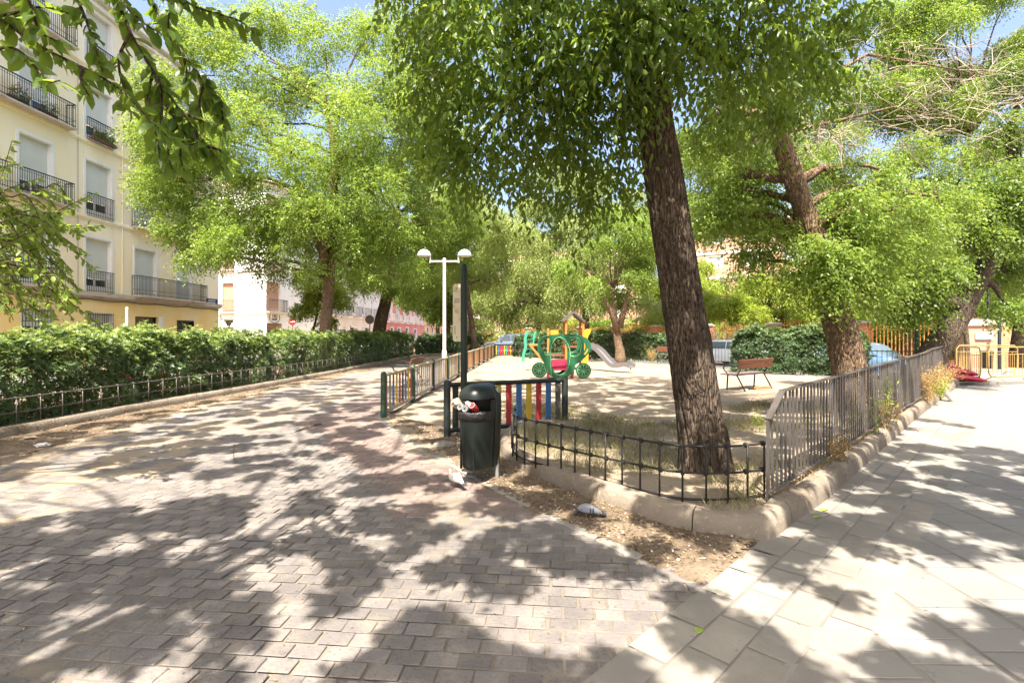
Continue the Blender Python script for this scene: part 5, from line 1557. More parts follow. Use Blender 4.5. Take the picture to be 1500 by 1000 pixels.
for row, zc in enumerate((.36, .22)):
    u = yu(302) + .2
    while u < yu(318) - .25:
        w = rr.uniform(.05, .11); fa.box(mb, u, u + w, ZA(449, Y0 + yu(310)) + zc, ZA(449, Y0 + yu(310)) + zc + .07, .03, .036); u += w + .04
sub(mb, 'lettering', mt['casing'], spq)
mb = MB(); fa.box(mb, 2, fa.L - 1.2, LZ[4] + .3, LZ[4] + 2.9, -3.2, -3.0); fa.box(mb, fa.L - 1.4, fa.L - .1, LZ[4] + .3, LZ[4] + 1.1, -1.2, -.2); part(mb, 'attic_wall', mt['white_wall'], yb)
mb = MB(); fa.box(mb, 0, fa.L, LZ[4] + .06, LZ[4] + .28, -9, -.2); part(mb, 'roof', mt['roof_tile'], yb)
mb = MB()
for z in (.5, .9, 1.25): mb.bar(fa.p(8, LZ[4] + z, -.1), fa.p(fa.L - .2, LZ[4] + z, -.1), .02, .02)
for u in np.arange(8, fa.L, .14): mb.tube([fa.p(u, LZ[4] + .3, -.1), fa.p(u, LZ[4] + 1.25, -.1)], .01, 4)
part(mb, 'terrace_railing', mt['steel'], yb)
pw_ = thing('metal_post', 'white metal post standing before the ochre wall beside the street door', 'post', (XA(186, 22), 22, 0))
x = XA(186, 22); mb = MB(); mb.lathe([(.055, -.02), (.055, ZA(450, 22) - .02), (.03, ZA(450, 22))], (x, 22, 0), 12); part(mb, 'post', mt['casing'], pw_, smooth=True)
mb = MB(); mb.lathe([(.08, -.01), (.08, .05), (.055, .1)], (x, 22, 0), 12, caps=False); part(mb, 'base', mt['casing'], pw_, smooth=True)

def pot_plant(label, u, z, o, m, n=140, flowers=0, hh=.55, box=.8):
    c = fa.p(u, z, o); root = thing('potted_plant', label, 'potted plant', c)
    mb = MB(); fa.box(mb, u - box / 2, u + box / 2, z, z + .16, o - .08, o + .08); part(mb, 'planter', mt['bench_wood'], root)
    rr = np.random.default_rng(int(u * 10)); P = np.array([fa.p(u + a, z + .14, o + b) for a, b in zip(rr.uniform(-box / 2, box / 2, n), rr.uniform(-.06, .1, n))]); P[:, 2] += rr.uniform(0, hh, n) ** 1.3
    D = rr.normal(0, 1, (n, 3)) + np.array([.3, 0, .5])
    link('foliage', leaf_mesh('foliage', *spray_leaves(P, D, .18, 5, .07, .04, .4, r=rr)), m, root)
    if flowers:
        k = rr.integers(0, n, flowers); link('flower', leaf_mesh('flower', P[k] + (.05, 0, .1), rr.normal(0, 1, (flowers, 3)), rr.normal(0, 1, (flowers, 3)), .09, .09), mt['flower'], root)
pot_plant('green plants trailing through the shallow balcony grille of the second bay', (cols[2][0] + cols[2][1]) / 2, LZ[2] + .1, .26, mt['leaf_dark'], 200, box=1.4, hh=.5)
pot_plant('flower box on the long balcony behind the hanging dark leaves', yu(15), LZ[2] + .16, .3, mt['leaf_mid'], 90, 20)
pot_plant('small plants on the long balcony beside the pale shutter, right of the flower box', yu(60), LZ[2] + .16, .3, mt['leaf_dark'], 90, 0)


def simple_house(name, label, a, b, floors, wall_low, wall_up, cols, wh, m_sh, roof=True, depth=8, sill=None, ground=None, drop=.6, balc=True, back=(-1, 0), trim=mt['casing'], balm=None):
    f = Facade(a, b, (1, -.1)); root = thing(name, label, 'house', (a[0], a[1], 0))
    H_ = floors[-1]; holes = []
    for i in range(len(floors) - 1):
        for u in cols:
            z = floors[i] + .12; holes.append((u - wh[0] / 2, u + wh[0] / 2, z, z + wh[1], i))
    gh = ground or []
    mb = MB(); f.wall(mb, floors[0], H_, holes)
    g = Facade(a, (a[0] - depth, a[1]), (0, -1)); g.wall(mb, 0, H_, [])
    g2 = Facade(b, (b[0] - depth, b[1]), (0, 1)); g2.wall(mb, 0, H_, [])
    part(mb, 'wall', wall_up, root)
    mb = MB(); f.wall(mb, -.1, floors[0], gh); part(mb, 'ground_floor_wall', wall_low, root)
    for z in floors:
        mb = MB(); f.box(mb, 0, f.L, z - .1, z + .06, .003, .14 if z < H_ else .5); part(mb, 'ledge', trim, root)
    for h in holes: f.window(root, h, m_sh, drop, casing=True)
    for h in gh: f.window(root, h, mt['shutter_dark'], .3, casing=True)
    if balc:
        for h in holes: f.balcony(root, h[0] - .2, h[1] + .2, h[2] - .04, .45, m=balm or mt['iron'], pitch=.16)
    if roof:
        mb = MB(); V = [f.p(0, H_ + .06, .5), f.p(f.L, H_ + .06, .5), f.p(f.L, H_ + 1.7, -depth / 2), f.p(0, H_ + 1.7, -depth / 2), f.p(0, H_ + .06, -depth), f.p(f.L, H_ + .06, -depth)]
        mb.add(V, [(0, 1, 2, 3), (3, 2, 5, 4), (0, 3, 4), (1, 5, 2)]); part(mb, 'roof', mt['roof_tile'], root)
    return root, f


# --- white corner house: a face towards the cross street, a blind chamfer and a face along the street
wb = thing('corner_house', 'bright white corner house with tan roller shutters and a round black emblem', 'house', (-20, 41, 0))
A0, A1, A2, A3 = (-26.0, 41.6), (-22.25, 41.0), (-18.95, 39.6), (-17.3, 47.2)
WF = [3.15, 6.55, 9.9, 13.3]
f1, f2, f3 = Facade(A0, A1, (0, -1)), Facade(A1, A2, (.3, -1)), Facade(A2, A3, (1, -.2))
def fu(f, px):   # u on a facade at an image column
    k = (px - 750) / 750; return (k * f.a[1] - f.a[0]) / (f.d[0] - k * f.d[1])
h1 = []; h3 = []
for z in WF[:-1]:
    h1.append((fu(f1, 325), fu(f1, 343), z + .1, z + 2.45)); h3.append((fu(f3, 389.5), fu(f3, 411), z + .1, z + 2.45)); h3.append((fu(f3, 446), fu(f3, 460), z + .1, z + 2.45))
mb = MB(); f1.wall(mb, -.1, WF[-1], h1 + [(fu(f1, 327), fu(f1, 343), 1.2, 2.1)]); f2.wall(mb, -.1, WF[-1], []); g3 = [(fu(f3, 390), fu(f3, 412), .9, 2.35)]; f3.wall(mb, -.1, WF[-1], h3 + g3)
part(mb, 'wall', mt['white_wall'], wb)
for f in (f1, f2, f3):
    for z in WF:
        mb = MB(); f.box(mb, 0, f.L, z - .12, z + .04, .003, .10 if z < 13 else .4); part(mb, 'ledge', mt['pale_wall'], wb)
for h in h1: f1.window(wb, h, mt['shutter_brown'], .97, frame=mt['pale_wall'], casing=False)
for h in h3: f3.window(wb, h, mt['shutter_brown'], .97 if h[2] < 6 else .35, frame=mt['casing'], casing=False)
for h in h1: f1.balcony(wb, h[0] - .1, h[1] + .1, h[2] - .02, .3, m=mt['iron_grey'], hh=.95)
for h in h3[:6:2]: f3.balcony(wb, h[0] - .2, h[1] + .3, h[2] - .02, .45, m=mt['iron_grey'], hh=.95)
f1.window(wb, (fu(f1, 327), fu(f1, 343), 1.2, 2.1), mt['shutter'], .98, casing=False, bars=True)
f3.window(wb, g3[0], mt['shutter_brown'], .4, casing=False, bars=True)
# round emblem: ring, two small loops, two lines of tiny lettering
uc, zc = (fu(f3, 394.5) + fu(f3, 409.5)) / 2, ZA(466, 42.3); ru = abs(fu(f3, 409.5) - fu(f3, 394.5)) / 2
mb = MB()
def ell(uc, zc, ra, rb, r, n=28):
    mb.tube([f3.p(uc + ra * math.cos(2 * math.pi * k / n), zc + rb * math.sin(2 * math.pi * k / n), .02) for k in range(n + 1)], r, 6)
ell(uc, zc, ru, .42, .022); ell(uc - .2 * ru, zc + .12, .22 * ru, .12, .02, 14); ell(uc + .28 * ru, zc + .08, .2 * ru, .13, .02, 14)
mb.tube([f3.p(uc + .1 * ru, zc + .08, .02), f3.p(uc + .3 * ru, zc + .30, .02)], .02, 6)
for zz, hw in ((zc - .12, .55), (zc - .21, .45)):
    u = uc - hw * ru; 
    while u < uc + hw * ru: f3.box(mb, u, u + .09 * ru, zz - .03, zz + .03, .006, .02); u += .13 * ru
part(mb, 'emblem', mt['ink'], wb)
mb = MB(); f2.box(mb, fu(f2, 363), fu(f2, 377), 3.55, 3.85, .004, .03); q = part(mb, 'street_plaque', mt['casing'], wb)
mb = MB(); u = fu(f2, 364)
while u < fu(f2, 376.3): f2.box(mb, u, u + .06, 3.61, 3.79, .03, .036); u += .10
sub(mb, 'lettering', mt['sign_blue'], q)
mb = MB(); V = [(*A0, 13.4), (*A1, 13.4), (*A2, 13.4), (*A3, 13.4), (-26, 49, 13.4)]; mb.add(V + [(x, y, 13.65) for x, y, _ in V], [(4, 3, 2, 1, 0), (5, 6, 7, 8, 9)] + [(i, (i + 1) % 5, 5 + (i + 1) % 5, 5 + i) for i in range(5)]); part(mb, 'roof', mt['roof_tile'], wb, recalc=True)

simple_house('row_house', 'long pale house with upper floors coloured as if in shade beyond the thick trunk', (-17.3, 47.6), (-16.5, 66.5), [3.3, 6.8, 10.2, 13.0], mt['pale_wall'], mt['pale_wall2'], [1.6, 4.6, 7.6, 10.6, 13.6, 16.6], (1.2, 2.5), mt['shutter'],
             ground=[(1.8, 3.2, .4, 2.5), (6.2, 7.7, .3, 2.2), (11, 12.4, .3, 2.2), (15, 16.4, .5, 2.3)], balm=mt['steel'])
simple_house('row_house', 'pink house with white window frames along the left street', (-16.4, 67), (-15.9, 92), [3.1, 6.3, 9.5], mt['pink_wall'], mt['pink_wall'], [2, 6, 10, 14, 18, 22], (1.5, 2.5), mt['shutter'],
             ground=[(2, 3.6, .3, 2.3), (6, 7.6, .3, 2.3), (11, 12.8, 0, 2.4), (17, 19, .3, 2.2)], balm=mt['casing'])
simple_house('row_house', 'apricot house with arched brown windows at the end of the left street', (-15.8, 92.5), (-14.6, 135), [3.3, 7.0, 10.4], mt['orange_wall'], mt['orange_wall'], [2.5, 7, 11.5, 16, 20.5, 25, 30, 35, 40], (1.6, 2.6), mt['shutter_brown'],
             ground=[(2, 4, .2, 2.6), (7, 9, 0, 2.6), (12, 14, .2, 2.5), (18, 20, 0, 2.6), (26, 28, 0, 2.6)], balm=mt['iron'], drop=.7)


# the corner house and its neighbours stand a street's width farther off: scale them out about the eye point
for o in list(bpy.context.scene.objects):
    if o.parent is None and o.get('category') == 'house':
        k = 1.27; e = Vector((0, 0, H)); o.location = e + (o.location - e) * k; o.scale = (k, k, k)

# --- brick apartment blocks behind the trees
def block(label, a, b, z1, wall, band, nfl, pitch, outward=(0, -1), depth=10):
    f = Facade(a, b, outward); root = thing('apartment_block', label, 'apartment block', (a[0], a[1], -.3))
    holes = []; fl = (z1 + .3) / nfl
    for i in range(nfl):
        for u in np.arange(pitch * .6, f.L - 1.5, pitch): holes.append((u - .95, u + .95, -.3 + fl * i + 1.0, -.3 + fl * i + 2.4))
    mb = MB(); f.wall(mb, -.35, z1, holes, rev=.2)
    for e in (a, b):
        q = (e[0] - f.n[0] * depth, e[1] - f.n[1] * depth); Facade(e, q, (1, 0)).wall(mb, -.35, z1, [])
    part(mb, 'wall', wall, root)
    for i in range(1, nfl + 1):
        mb = MB(); f.box(mb, 0, f.L, -.3 + fl * i - .35, -.3 + fl * i - .05, .003, .08 if i < nfl else .5); part(mb, 'ledge', band, root)
    for k, h in enumerate(holes):
        f.window(root, h, mt['shutter'], [.3, .7, .45, .97][k % 4], casing=False, rev=.2)
    mb = MB(); V = [f.p(0, z1 - .3, .6), f.p(f.L, z1 - .3, .6), f.p(f.L, z1 + 1.6, -depth / 2), f.p(0, z1 + 1.6, -depth / 2), f.p(0, z1 - .3, -depth), f.p(f.L, z1 - .3, -depth)]
    mb.add(V, [(0, 1, 2, 3), (3, 2, 5, 4), (0, 3, 4), (1, 5, 2)]); part(mb, 'roof', mt['roof_tile'], root)
    return root
block('pinkish brick apartment block behind the lime green trees', (19, 66), (52, 48), 14.5, mt['brick_pale'], mt['pale_wall'], 5, 4.2, (-.5, -1))
block('pale apartment block far behind the play tower', (-8, 84), (18, 72), 13.0, mt['brick_pale'], mt['pale_wall'], 4, 4.6, (-.4, -1))

# --- school boundary: brick piers, dwarf wall, ochre bars with hoops
bf = thing('boundary_fence', 'orange brick and ochre iron boundary fence running behind the cars', 'fence', (14.3, 32, -.3))
B0, B1 = np.array([20.4, 22.6]), np.array([-1.0, 63.0]); bdv = norm(B1 - B0); BL = np.linalg.norm(B1 - B0); bnn = np.array([bdv[1], -bdv[0]]); bang = math.atan2(bdv[1], bdv[0])
piers = [0, 4.6, 9.6, 14.6, 19.6, 24.6, 29.6, 34.6, 39.6, 44.5]
for i, s in enumerate(piers):
    p = B0 + bdv * s; mb = MB(); mb.box((p[0], p[1], .85), (.62, .62, 2.4), rotz=bang); pr = part(mb, 'pier', mt['brick'] if i % 3 != 2 else mt['brick_pale'], bf)
    mb = MB(); mb.box((p[0], p[1], 2.09), (.76, .76, .09), rotz=bang); mb.box((p[0], p[1], 2.17), (.6, .6, .08), rotz=bang, taper=.7); sub(mb, 'cap', mt['stone'], pr)
for i, (s0, s1) in enumerate(zip(piers[:-1], piers[1:])):
    a, b = B0 + bdv * (s0 + .33), B0 + bdv * (s1 - .33); solid = i in (1, 4, 6)
    zt_ = 1.75 if solid else .35
    mb = MB(); mb.bar((*a, (zt_ - .35) / 2), (*b, (zt_ - .35) / 2), .3, zt_ + .35); part(mb, 'dwarf_wall', mt['brick'], bf)
    mb = MB(); L = np.linalg.norm(b - a)
    top = 2.0 if not solid else 2.25
    for z in (zt_ + .08, top - .25): mb.bar((*a, z), (*b, z), .05, .04)
    n = int(L / .17)
    for k in range(n + 1):
        p = a + (b - a) * k / n; mb.tube([(p[0], p[1], zt_), (p[0], p[1], top + (.08 if k % 2 else 0))], .026, 5)
    for k in range(1, 4):
        p = a + (b - a) * k / 4
        for r_ in (.32, .2): mb.tube([(p[0] + bdv[0] * r_ * math.cos(t), p[1] + bdv[1] * r_ * math.cos(t), top - .22 + r_ * math.sin(t)) for t in np.linspace(0, math.pi, 12)], .024, 5)
    part(mb, 'railing_panel', mt['ochre_iron'], bf)
gp = thing('gate_pier', 'wide pale brick gate pier with stone cap and white notice behind the thin trunk', 'gate pier', (19.6, 22, -.3))
mb = MB(); mb.box((19.55, 21.5, .78), (1.25, .8, 2.15), rotz=R(-20)); part(mb, 'pier', mt['brick_pale'], gp)
mb = MB(); mb.box((19.55, 21.5, 1.92), (1.45, .95, .12), rotz=R(-20)); mb.box((19.55, 21.5, 2.04), (1.2, .7, .12), rotz=R(-20), taper=.75); part(mb, 'cap', mt['stone'], gp)
mb = MB(); mb.box((19.42, 21.06, 1.45), (.55, .03, .3), rotz=R(-20)); part(mb, 'notice', mt['sign_white'], gp)
mb = MB(); mb.box((20.35, 21.35, .8), (.32, .5, 2.0), rotz=R(-20)); part(mb, 'brick_edge', mt['brick'], gp)
# low wall of the park beyond on the far right
lw = thing('garden_wall', 'long low pale wall of the park beyond the yellow barriers', 'wall', (26, 30, -.3))
mb = MB(); mb.bar((24.5, 33, .1), (44, 30, .1), .35, .8); part(mb, 'wall', mt['pale_wall'], lw); mb = MB(); mb.bar((24.5, 33, .54), (44, 30, .54), .45, .08); part(mb, 'coping', mt['stone'], lw)
# ------------------------------------------------------------------ trees
def vis(px, py, Y, r): return np.array([XA(px, Y), Y, ZA(py, Y), r])

# --- the main leaning elm
def shade_canopy(x0, x1, y0, y1, seed, cover=.62, r=.25, clear=()):
    """spray clumps added out of view to dapple the ground, in a thin layer that rises with distance; clear: ground spots (x, y, rx, ry) left open for the sun"""
    r_ = np.random.default_rng(seed); out = []
    n = int((x1 - x0) * (y1 - y0) * -math.log(1 - cover) / (math.pi * r * r)); r = r * .72
    for _ in range(n):
        x, y = r_.uniform(x0, x1), r_.uniform(y0, y1); zm = max(4.3, 2.7 + .68 * y); z = r_.uniform(zm, zm + 1.5)
        gx, gy = x + .0744 * z, y + .5726 * z; k = 0.0
        for cx, cy, rx, ry in clear: k = max(k, 1 - ((gx - cx) / rx) ** 2 - ((gy - cy) / ry) ** 2)
        if r_.uniform() < min(1, k * 2.2): continue
        out.append(np.array([x, y, z, r * r_.uniform(.65, 1.35)]))
    return out


CLEAR = [(-4.3, 5.0, 1.7, .7), (7.0, 7.4, 1.5, .9), (.3, 2.9, .5, .3), (1.5, 3.1, .4, .3)]  # sunlit ground spots kept open in the added leaf layer
tr = [(2.06, 5.42, -.12, .28), (2.04, 5.42, .20, .252), (1.98, 5.42, .7, .232), (1.86, 5.42, 1.5, .220), (1.74, 5.42, 2.3, .212), (1.62, 5.42, 3.1, .198), (1.50, 5.45, 3.9, .185), (1.40, 5.5, 4.7, .168), (1.25, 5.6, 5.8, .13), (1.15, 5.7, 7.0, .09), (1.1, 5.8, 8.2, .05)]
B = [vis(*q) for q in [(622, 40, 5.8, .62), (655, 120, 5.6, .62), (640, 190, 6.4, .55), (690, 230, 6.2, .58), (700, 60, 5.0, .7), (735, 160, 5.6, .72), (760, 262, 6.6, .52), (800, 90, 5.0, .75),
     (815, 210, 5.9, .68), (850, 292, 6.5, .42), (880, 60, 4.7, .72), (880, 170, 5.4, .66), (905, 255, 6.3, .48), (950, 30, 4.7, .65), (1000, 90, 5.7, .55), (1030, 30, 4.9, .7), (1060, 150, 6.3, .5),
     (1105, 80, 5.5, .6), (1130, 165, 6.6, .42), (1180, 60, 5.8, .55), (1225, 30, 5.8, .5), (1215, 110, 6.5, .4), (720, -20, 5, .8), (860, -40, 4.8, .8), (1000, -50, 5, .8), (1120, -30, 5.4, .7), (640, -30, 6, .7), (935, 150, 5.0, .30), (945, 225, 5.15, .16), (1150, 20, 4.8, .5)]]
up = fill_blobs((1.2, 5.9, 7.4), (3.1, 3.0, 2.4), 16, .5, seed=3, zmin=5.6)
main = make_tree('elm_tree', 'leaning elm with deeply furrowed dark trunk inside the curved lattice fence', tr[:3] + tr[3:], B + up, mt['leaf_main'], mt['bark'], 1250, .095, slen=.46, nleaf=9, droop=.85, simple=False, limb_r=.09,
                 seed=1, tn=150, flare=.34, ridges=22, rough=.085, step=.022, ratio=.47, limb_every=3, knots=[(1.15, 1.2, .16, .10), (2.05, 2.0, .13, .09), (2.7, 1.0, .15, .10), (.55, 2.3, .12, .14), (1.6, 2.6, .10, .12)], shell=.15, limb_from=.62, upper=shade_canopy(-.4, 4.6, .9, 11.6, 4, .80, .21, CLEAR) + shade_canopy(4.6, 7.4, 2.4, 7.5, 9, .45, .21, CLEAR), upper_n=24000)

# --- elm behind the viewer on the left: its twigs hang into the top left corner
def twig_leaves(paths, leafL, every, seed, droop=.6, ratio=.5, spread=.9):
    rr = np.random.default_rng(seed); pos, al, nr, L = [], [], [], []
    mb = MB()
    for P in paths:
        P = chaikin(np.array(P), 2); Ls = np.linalg.norm(np.diff(P, axis=0), axis=1); cum = np.concatenate([[0], np.cumsum(Ls)])
        mb.tube([tuple(p) for p in P], list(np.linspace(.008, .0022, len(P))), 5)
        k = 0; s = .05
        while s < cum[-1]:
            p = np.array([np.interp(s, cum, P[:, i]) for i in range(3)]); q = np.array([np.interp(min(s + .02, cum[-1]), cum, P[:, i]) for i in range(3)]); t = norm(q - p + 1e-9)
            side = norm(np.cross(t, rr.normal(0, .5, 3) + (0, 0, 1))) * (1 if k % 2 else -1)
            pos.append(p); al.append(t * .5 + side * spread + np.array([0, 0, -droop]) + rr.normal(0, .3, 3)); nr.append(rr.normal(0, .7, 3) + (0, 0, .8)); L.append(leafL * rr.uniform(.7, 1.2))
            k += 1; s += every * rr.uniform(.7, 1.3)
    return np.array(pos), np.array(al), np.array(nr), np.array(L), mb


def scr(pts, Y, dy=.0, rr=None):
    return [(XA(x, Y + dy * i), Y + dy * i, ZA(y, Y + dy * i)) for i, (x, y) in enumerate(pts)]


tw = [scr([(150, -60), (190, 50), (225, 105), (262, 160), (305, 215), (328, 248)], 2.35), scr([(-30, 5), (55, 68), (120, 98), (175, 128), (212, 168), (250, 205)], 2.15), scr([(195, -60), (235, 30), (268, 80), (300, 120), (322, 175)], 2.5),
      scr([(215, -50), (270, 5), (320, 22), (352, 30), (372, 48)], 2.3), scr([(90, -50), (128, 30), (140, 75), (150, 105)], 2.2), scr([(-20, 75), (22, 66), (58, 105), (70, 122), (88, 118)], 2.0), scr([(15, -50), (48, 10), (55, 48), (88, 62)], 2.1),
      scr([(225, 105), (240, 150), (232, 200), (226, 235)], 2.35), scr([(262, 160), (270, 200), (262, 225), (270, 250)], 2.4), scr([(212, 168), (226, 190), (235, 225), (232, 245)], 2.25), scr([(268, 80), (275, 110), (268, 135)], 2.5),
      scr([(-30, 30), (20, 20), (60, 8), (100, 20)], 2.15), scr([(190, 50), (170, 90), (185, 140), (190, 165)], 2.3), scr([(120, 98), (118, 120), (130, 140)], 2.15), scr([(300, 120), (318, 140), (330, 165), (318, 200)], 2.5), scr([(250, 205), (270, 215), (300, 205)], 2.3),
      scr([(230, -60), (255, -10), (245, 30), (250, 60)], 2.3), scr([(160, -50), (175, 0), (210, 35), (240, 52)], 2.25), scr([(285, 190), (300, 225), (310, 240)], 2.35),
      scr([(262, 160), (285, 175), (315, 180), (335, 195)], 2.4), scr([(225, 105), (215, 140), (222, 170), (215, 200)], 2.35), scr([(300, 120), (290, 150), (300, 185)], 2.5), scr([(250, 205), (245, 225), (252, 248)], 2.3), scr([(305, 215), (330, 222), (345, 235)], 2.35), scr([(240, 150), (260, 180), (285, 215)], 2.35)]
pos, al, nr, L, tmb = twig_leaves(tw, .082, .0135, 4, droop=.75)
ta_tr = [(-3.9, -2.9, -.1, .34), (-3.85, -2.85, .8, .27), (-3.6, -2.7, 2.2, .24), (-3.2, -2.3, 3.6, .20), (-2.9, -1.9, 5.0, .15), (-2.7, -1.6, 6.4, .1), (-2.6, -1.5, 7.8, .05)]
A_bl = fill_blobs((-3.4, -3.0, 6.2), (2.6, 1.6, 1.6), 10, .42, seed=9, zmin=4.8)
def exA(tb):
    tb.tube([(-3.3, -2.4, 3.4), (-2.9, -.6, 4.0), (-2.4, 1.0, 3.75), (-2.0, 2.0, 3.35), (-1.75, 2.35, 3.05)], [.09, .06, .04, .022, .008], 8)
    tb.tube([(-2.4, 1.0, 3.75), (-2.5, 1.7, 3.4), (-2.3, 2.1, 3.1)], [.03, .018, .007], 6)
    tb.v += tmb.v
    for f_ in tmb.f: tb.f.append(tuple(i + tb.n for i in f_)); tb.mi.append(0)
    tb.n += tmb.n
tA = make_tree('elm_tree', 'overhanging elm whose big dark leaves hang into the top left corner', ta_tr, A_bl, mt['leaf_dark'], mt['bark'], 320, .095, slen=.42, nleaf=8, droop=.5, seed=5, extra=exA, ratio=.55, limb_every=2, upper=shade_canopy(-7.6, -.4, -1.6, 11.0, 5, .62, .19, CLEAR), upper_n=29000)
link('hanging_twig_leaves', leaf_mesh('hanging_twig_leaves', pos, al, nr, L, L * .5, .16, simple=False), mt['leaf_hang'], tA)

# --- elm beside the hedge, outside the frame on the left: light sprig across the facade
rr = np.random.default_rng(21); tw2 = []
ends = [(142, 282), (152, 330), (118, 345), (128, 372), (140, 395), (108, 398), (98, 440), (112, 452), (70, 478), (100, 310), (60, 262), (128, 330), (88, 420), (40, 470), (150, 480), (92, 355), (60, 385), (45, 340), (58, 300), (30, 240), (18, 205), (75, 455)]
for ex, ey in ends:
    sx, sy = rr.uniform(-60, -20), rr.uniform(270, 430); Yb = rr.uniform(4.3, 5.2)
    m1 = (sx + (ex - sx) * .4, sy + (ey - sy) * .25 - 12); m2 = (sx + (ex - sx) * .75, sy + (ey - sy) * .7 - 6)
    tw2.append(scr([(sx, sy), m1, m2, (ex, ey)], Yb, .06))
for k in range(60):
    x0, y0 = rr.uniform(-40, 70), rr.uniform(270, 430); Yb = rr.uniform(4.2, 5.4)
    tw2.append(scr([(x0, y0), (x0 + rr.uniform(10, 30), y0 + rr.uniform(-12, 18)), (x0 + rr.uniform(30, 60), y0 + rr.uniform(5, 50))], Yb, .04))
pos, al, nr, L, tmb2 = twig_leaves(tw2, .075, .02, 6, droop=.45)
tb_tr = [(-7.9, 3.0, -.1, .26), (-7.8, 3.05, 1.0, .21), (-7.5, 3.2, 2.6, .18), (-7.2, 3.5, 4.2, .14), (-7.0, 3.6, 6.0, .09), (-6.9, 3.7, 7.2, .05)]
B_bl = fill_blobs((-7.7, 2.6, 6.2), (2.0, 2.2, 1.9), 10, .8, seed=19, zmin=4.4)
def exB(tb):
    for z, zz in ((2.3, 2.5), (2.6, 2.1), (3.0, 2.9)):
        tb.tube([(-7.55, 3.2, z), (-6.3, 3.9, z + .15), (-5.2, 4.5, zz), (-4.6, 4.7, zz - .1)], [.05, .035, .02, .007], 6)
    tb.v += tmb2.v
    for f_ in tmb2.f: tb.f.append(tuple(i + tb.n for i in f_)); tb.mi.append(0)
    tb.n += tmb2.n
tB = make_tree('elm_tree', 'young elm at the left edge holding a light green sprig across the facade', tb_tr, B_bl, mt['leaf_lit'], mt['bark_far'], 1100, .07, seed=15, droop=.45, extra=exB)
link('sprig_leaves', leaf_mesh('sprig_leaves', pos, al, nr, L, L * .5, .16, simple=False), mt['leaf_lit'], tB)

# --- elm outside the frame on the right whose shade dapples the grey pavement
tC = make_tree('elm_tree', 'elm beyond the right frame edge shading the grey pavement', [(7.2, -1.6, -.1, .33), (7.1, -1.5, 1.5, .25), (6.8, -1.2, 3.4, .2), (6.4, -.9, 5.2, .14), (6.2, -.6, 7.2, .06)],
               fill_blobs((6.2, -.6, 6.6), (2.4, 2.2, 1.6), 10, .45, seed=31, zmin=5.4), mt['leaf_mid'], mt['bark'], 350, .085, seed=25, droop=.45, upper=shade_canopy(-.4, 9.0, -1.8, .9, 6, .74, .21, CLEAR) + shade_canopy(4.4, 9.0, .9, 3.6, 7, .74, .21, CLEAR), upper_n=19000)

# --- left row, behind the hedge
def big_tree(name_label, px, Y, base_px_w, blobs, leaf, nsp, leafL, seed, lean=(0, 0), bark=mt['bark_far'], top=9, droop=.4, group=None, slen=.55, z0=0, shell=.3, fork=None, **k):
    x = XA(px, Y); r = base_px_w / 2 * Y / 750
    t = [(x, Y, z0 - .1, r * 1.25), (x + lean[0] * .1, Y, z0 + .6, r * 1.05), (x + lean[0] * .3, Y, z0 + top * .25, r * .92), (x + lean[0] * .6, Y + lean[1] * .4, z0 + top * .45, r * .8), (x + lean[0] * .85, Y + lean[1] * .7, z0 + top * .68, r * .55), (x + lean[0], Y + lean[1], z0 + top, r * .22)]
    return make_tree('elm_tree', name_label, t, blobs, leaf, bark, nsp, leafL, slen=slen, nleaf=8, droop=droop, seed=seed, limb_r=r * .36, shell=shell, **k)

b1 = fill_blobs((XA(435, 22), 22.2, ZA(225, 22)), (6.6, 3.6, 6.9), 46, 1.3, seed=41, zmin=ZA(395, 22))
b1 += [vis(*q) for q in [(240, 290, 21, 1.1), (275, 345, 21, 1.0), (310, 370, 20.5, .7), (360, 350, 20.5, .9), (400, 320, 20.5, 1.0), (520, 360, 21, 1.1), (570, 330, 21, 1.2), (455, 395, 20.5, .75), (545, 405, 21.5, .8), (600, 390, 22, .8), (250, 220, 21.5, 1.2), (230, 120, 22, 1.3), (300, 60, 22, 1.4), (380, 40, 22, 1.3), (470, 60, 22, 1.2), (550, 60, 22.5, 1.3), (600, 90, 23, 1.2), (640, 180, 23, 1.3), (600, 250, 22, 1.3), (585, 150, 22, 1.2), (640, 330, 23, 1.0), (420, 130, 21.5, 1.3), (500, 140, 21.5, 1.3), (340, 150, 21.5, 1.3), (300, 230, 21, 1.2), (440, 230, 21, 1.2), (520, 220, 21.2, 1.1), (360, 270, 20.8, 1.0), (620, 60, 24, 1.2), (660, 120, 25, 1.2), (440, 30, 23, 1.1), (520, 40, 23, 1.0), (570, 25, 23.5, 1.0), (640, 30, 25, 1.2), (330, 310, 20.6, .9), (385, 300, 20.6, .9), (345, 250, 21, 1.0), (420, 360, 20.4, .7), (222, 262, 21, .9), (215, 190, 21.5, .9), (245, 330, 20.5, .75), (270, 385, 20.3, .5), (640, 210, 24, 1.2)]]
def ex1(tb):
    for pts in ([(472, 400), (478, 340), (470, 300), (440, 270), (415, 235), (400, 190)], [(478, 350), (490, 300), (493, 262), (505, 240), (530, 225)], [(475, 370), (455, 330), (440, 290)], [(493, 262), (488, 200), (480, 140)]):
        P = [(XA(a, 21.6), 21.6 - .2 * i, ZA(b, 21.6)) for i, (a, b) in enumerate(pts)]
        tb.tube(P, list(np.linspace(.2, .06, len(P))), 8)
big_tree('tall light green elm rising behind the left hedge in front of the white house', 473, 22, 18, b1, mt['leaf_lit'], 11000, .12, 43, (.6, 0), top=11, extra=ex1, bark=mt['bark_warm'], group='elms in a row behind the left hedges', slen=.6, limb_every=3)
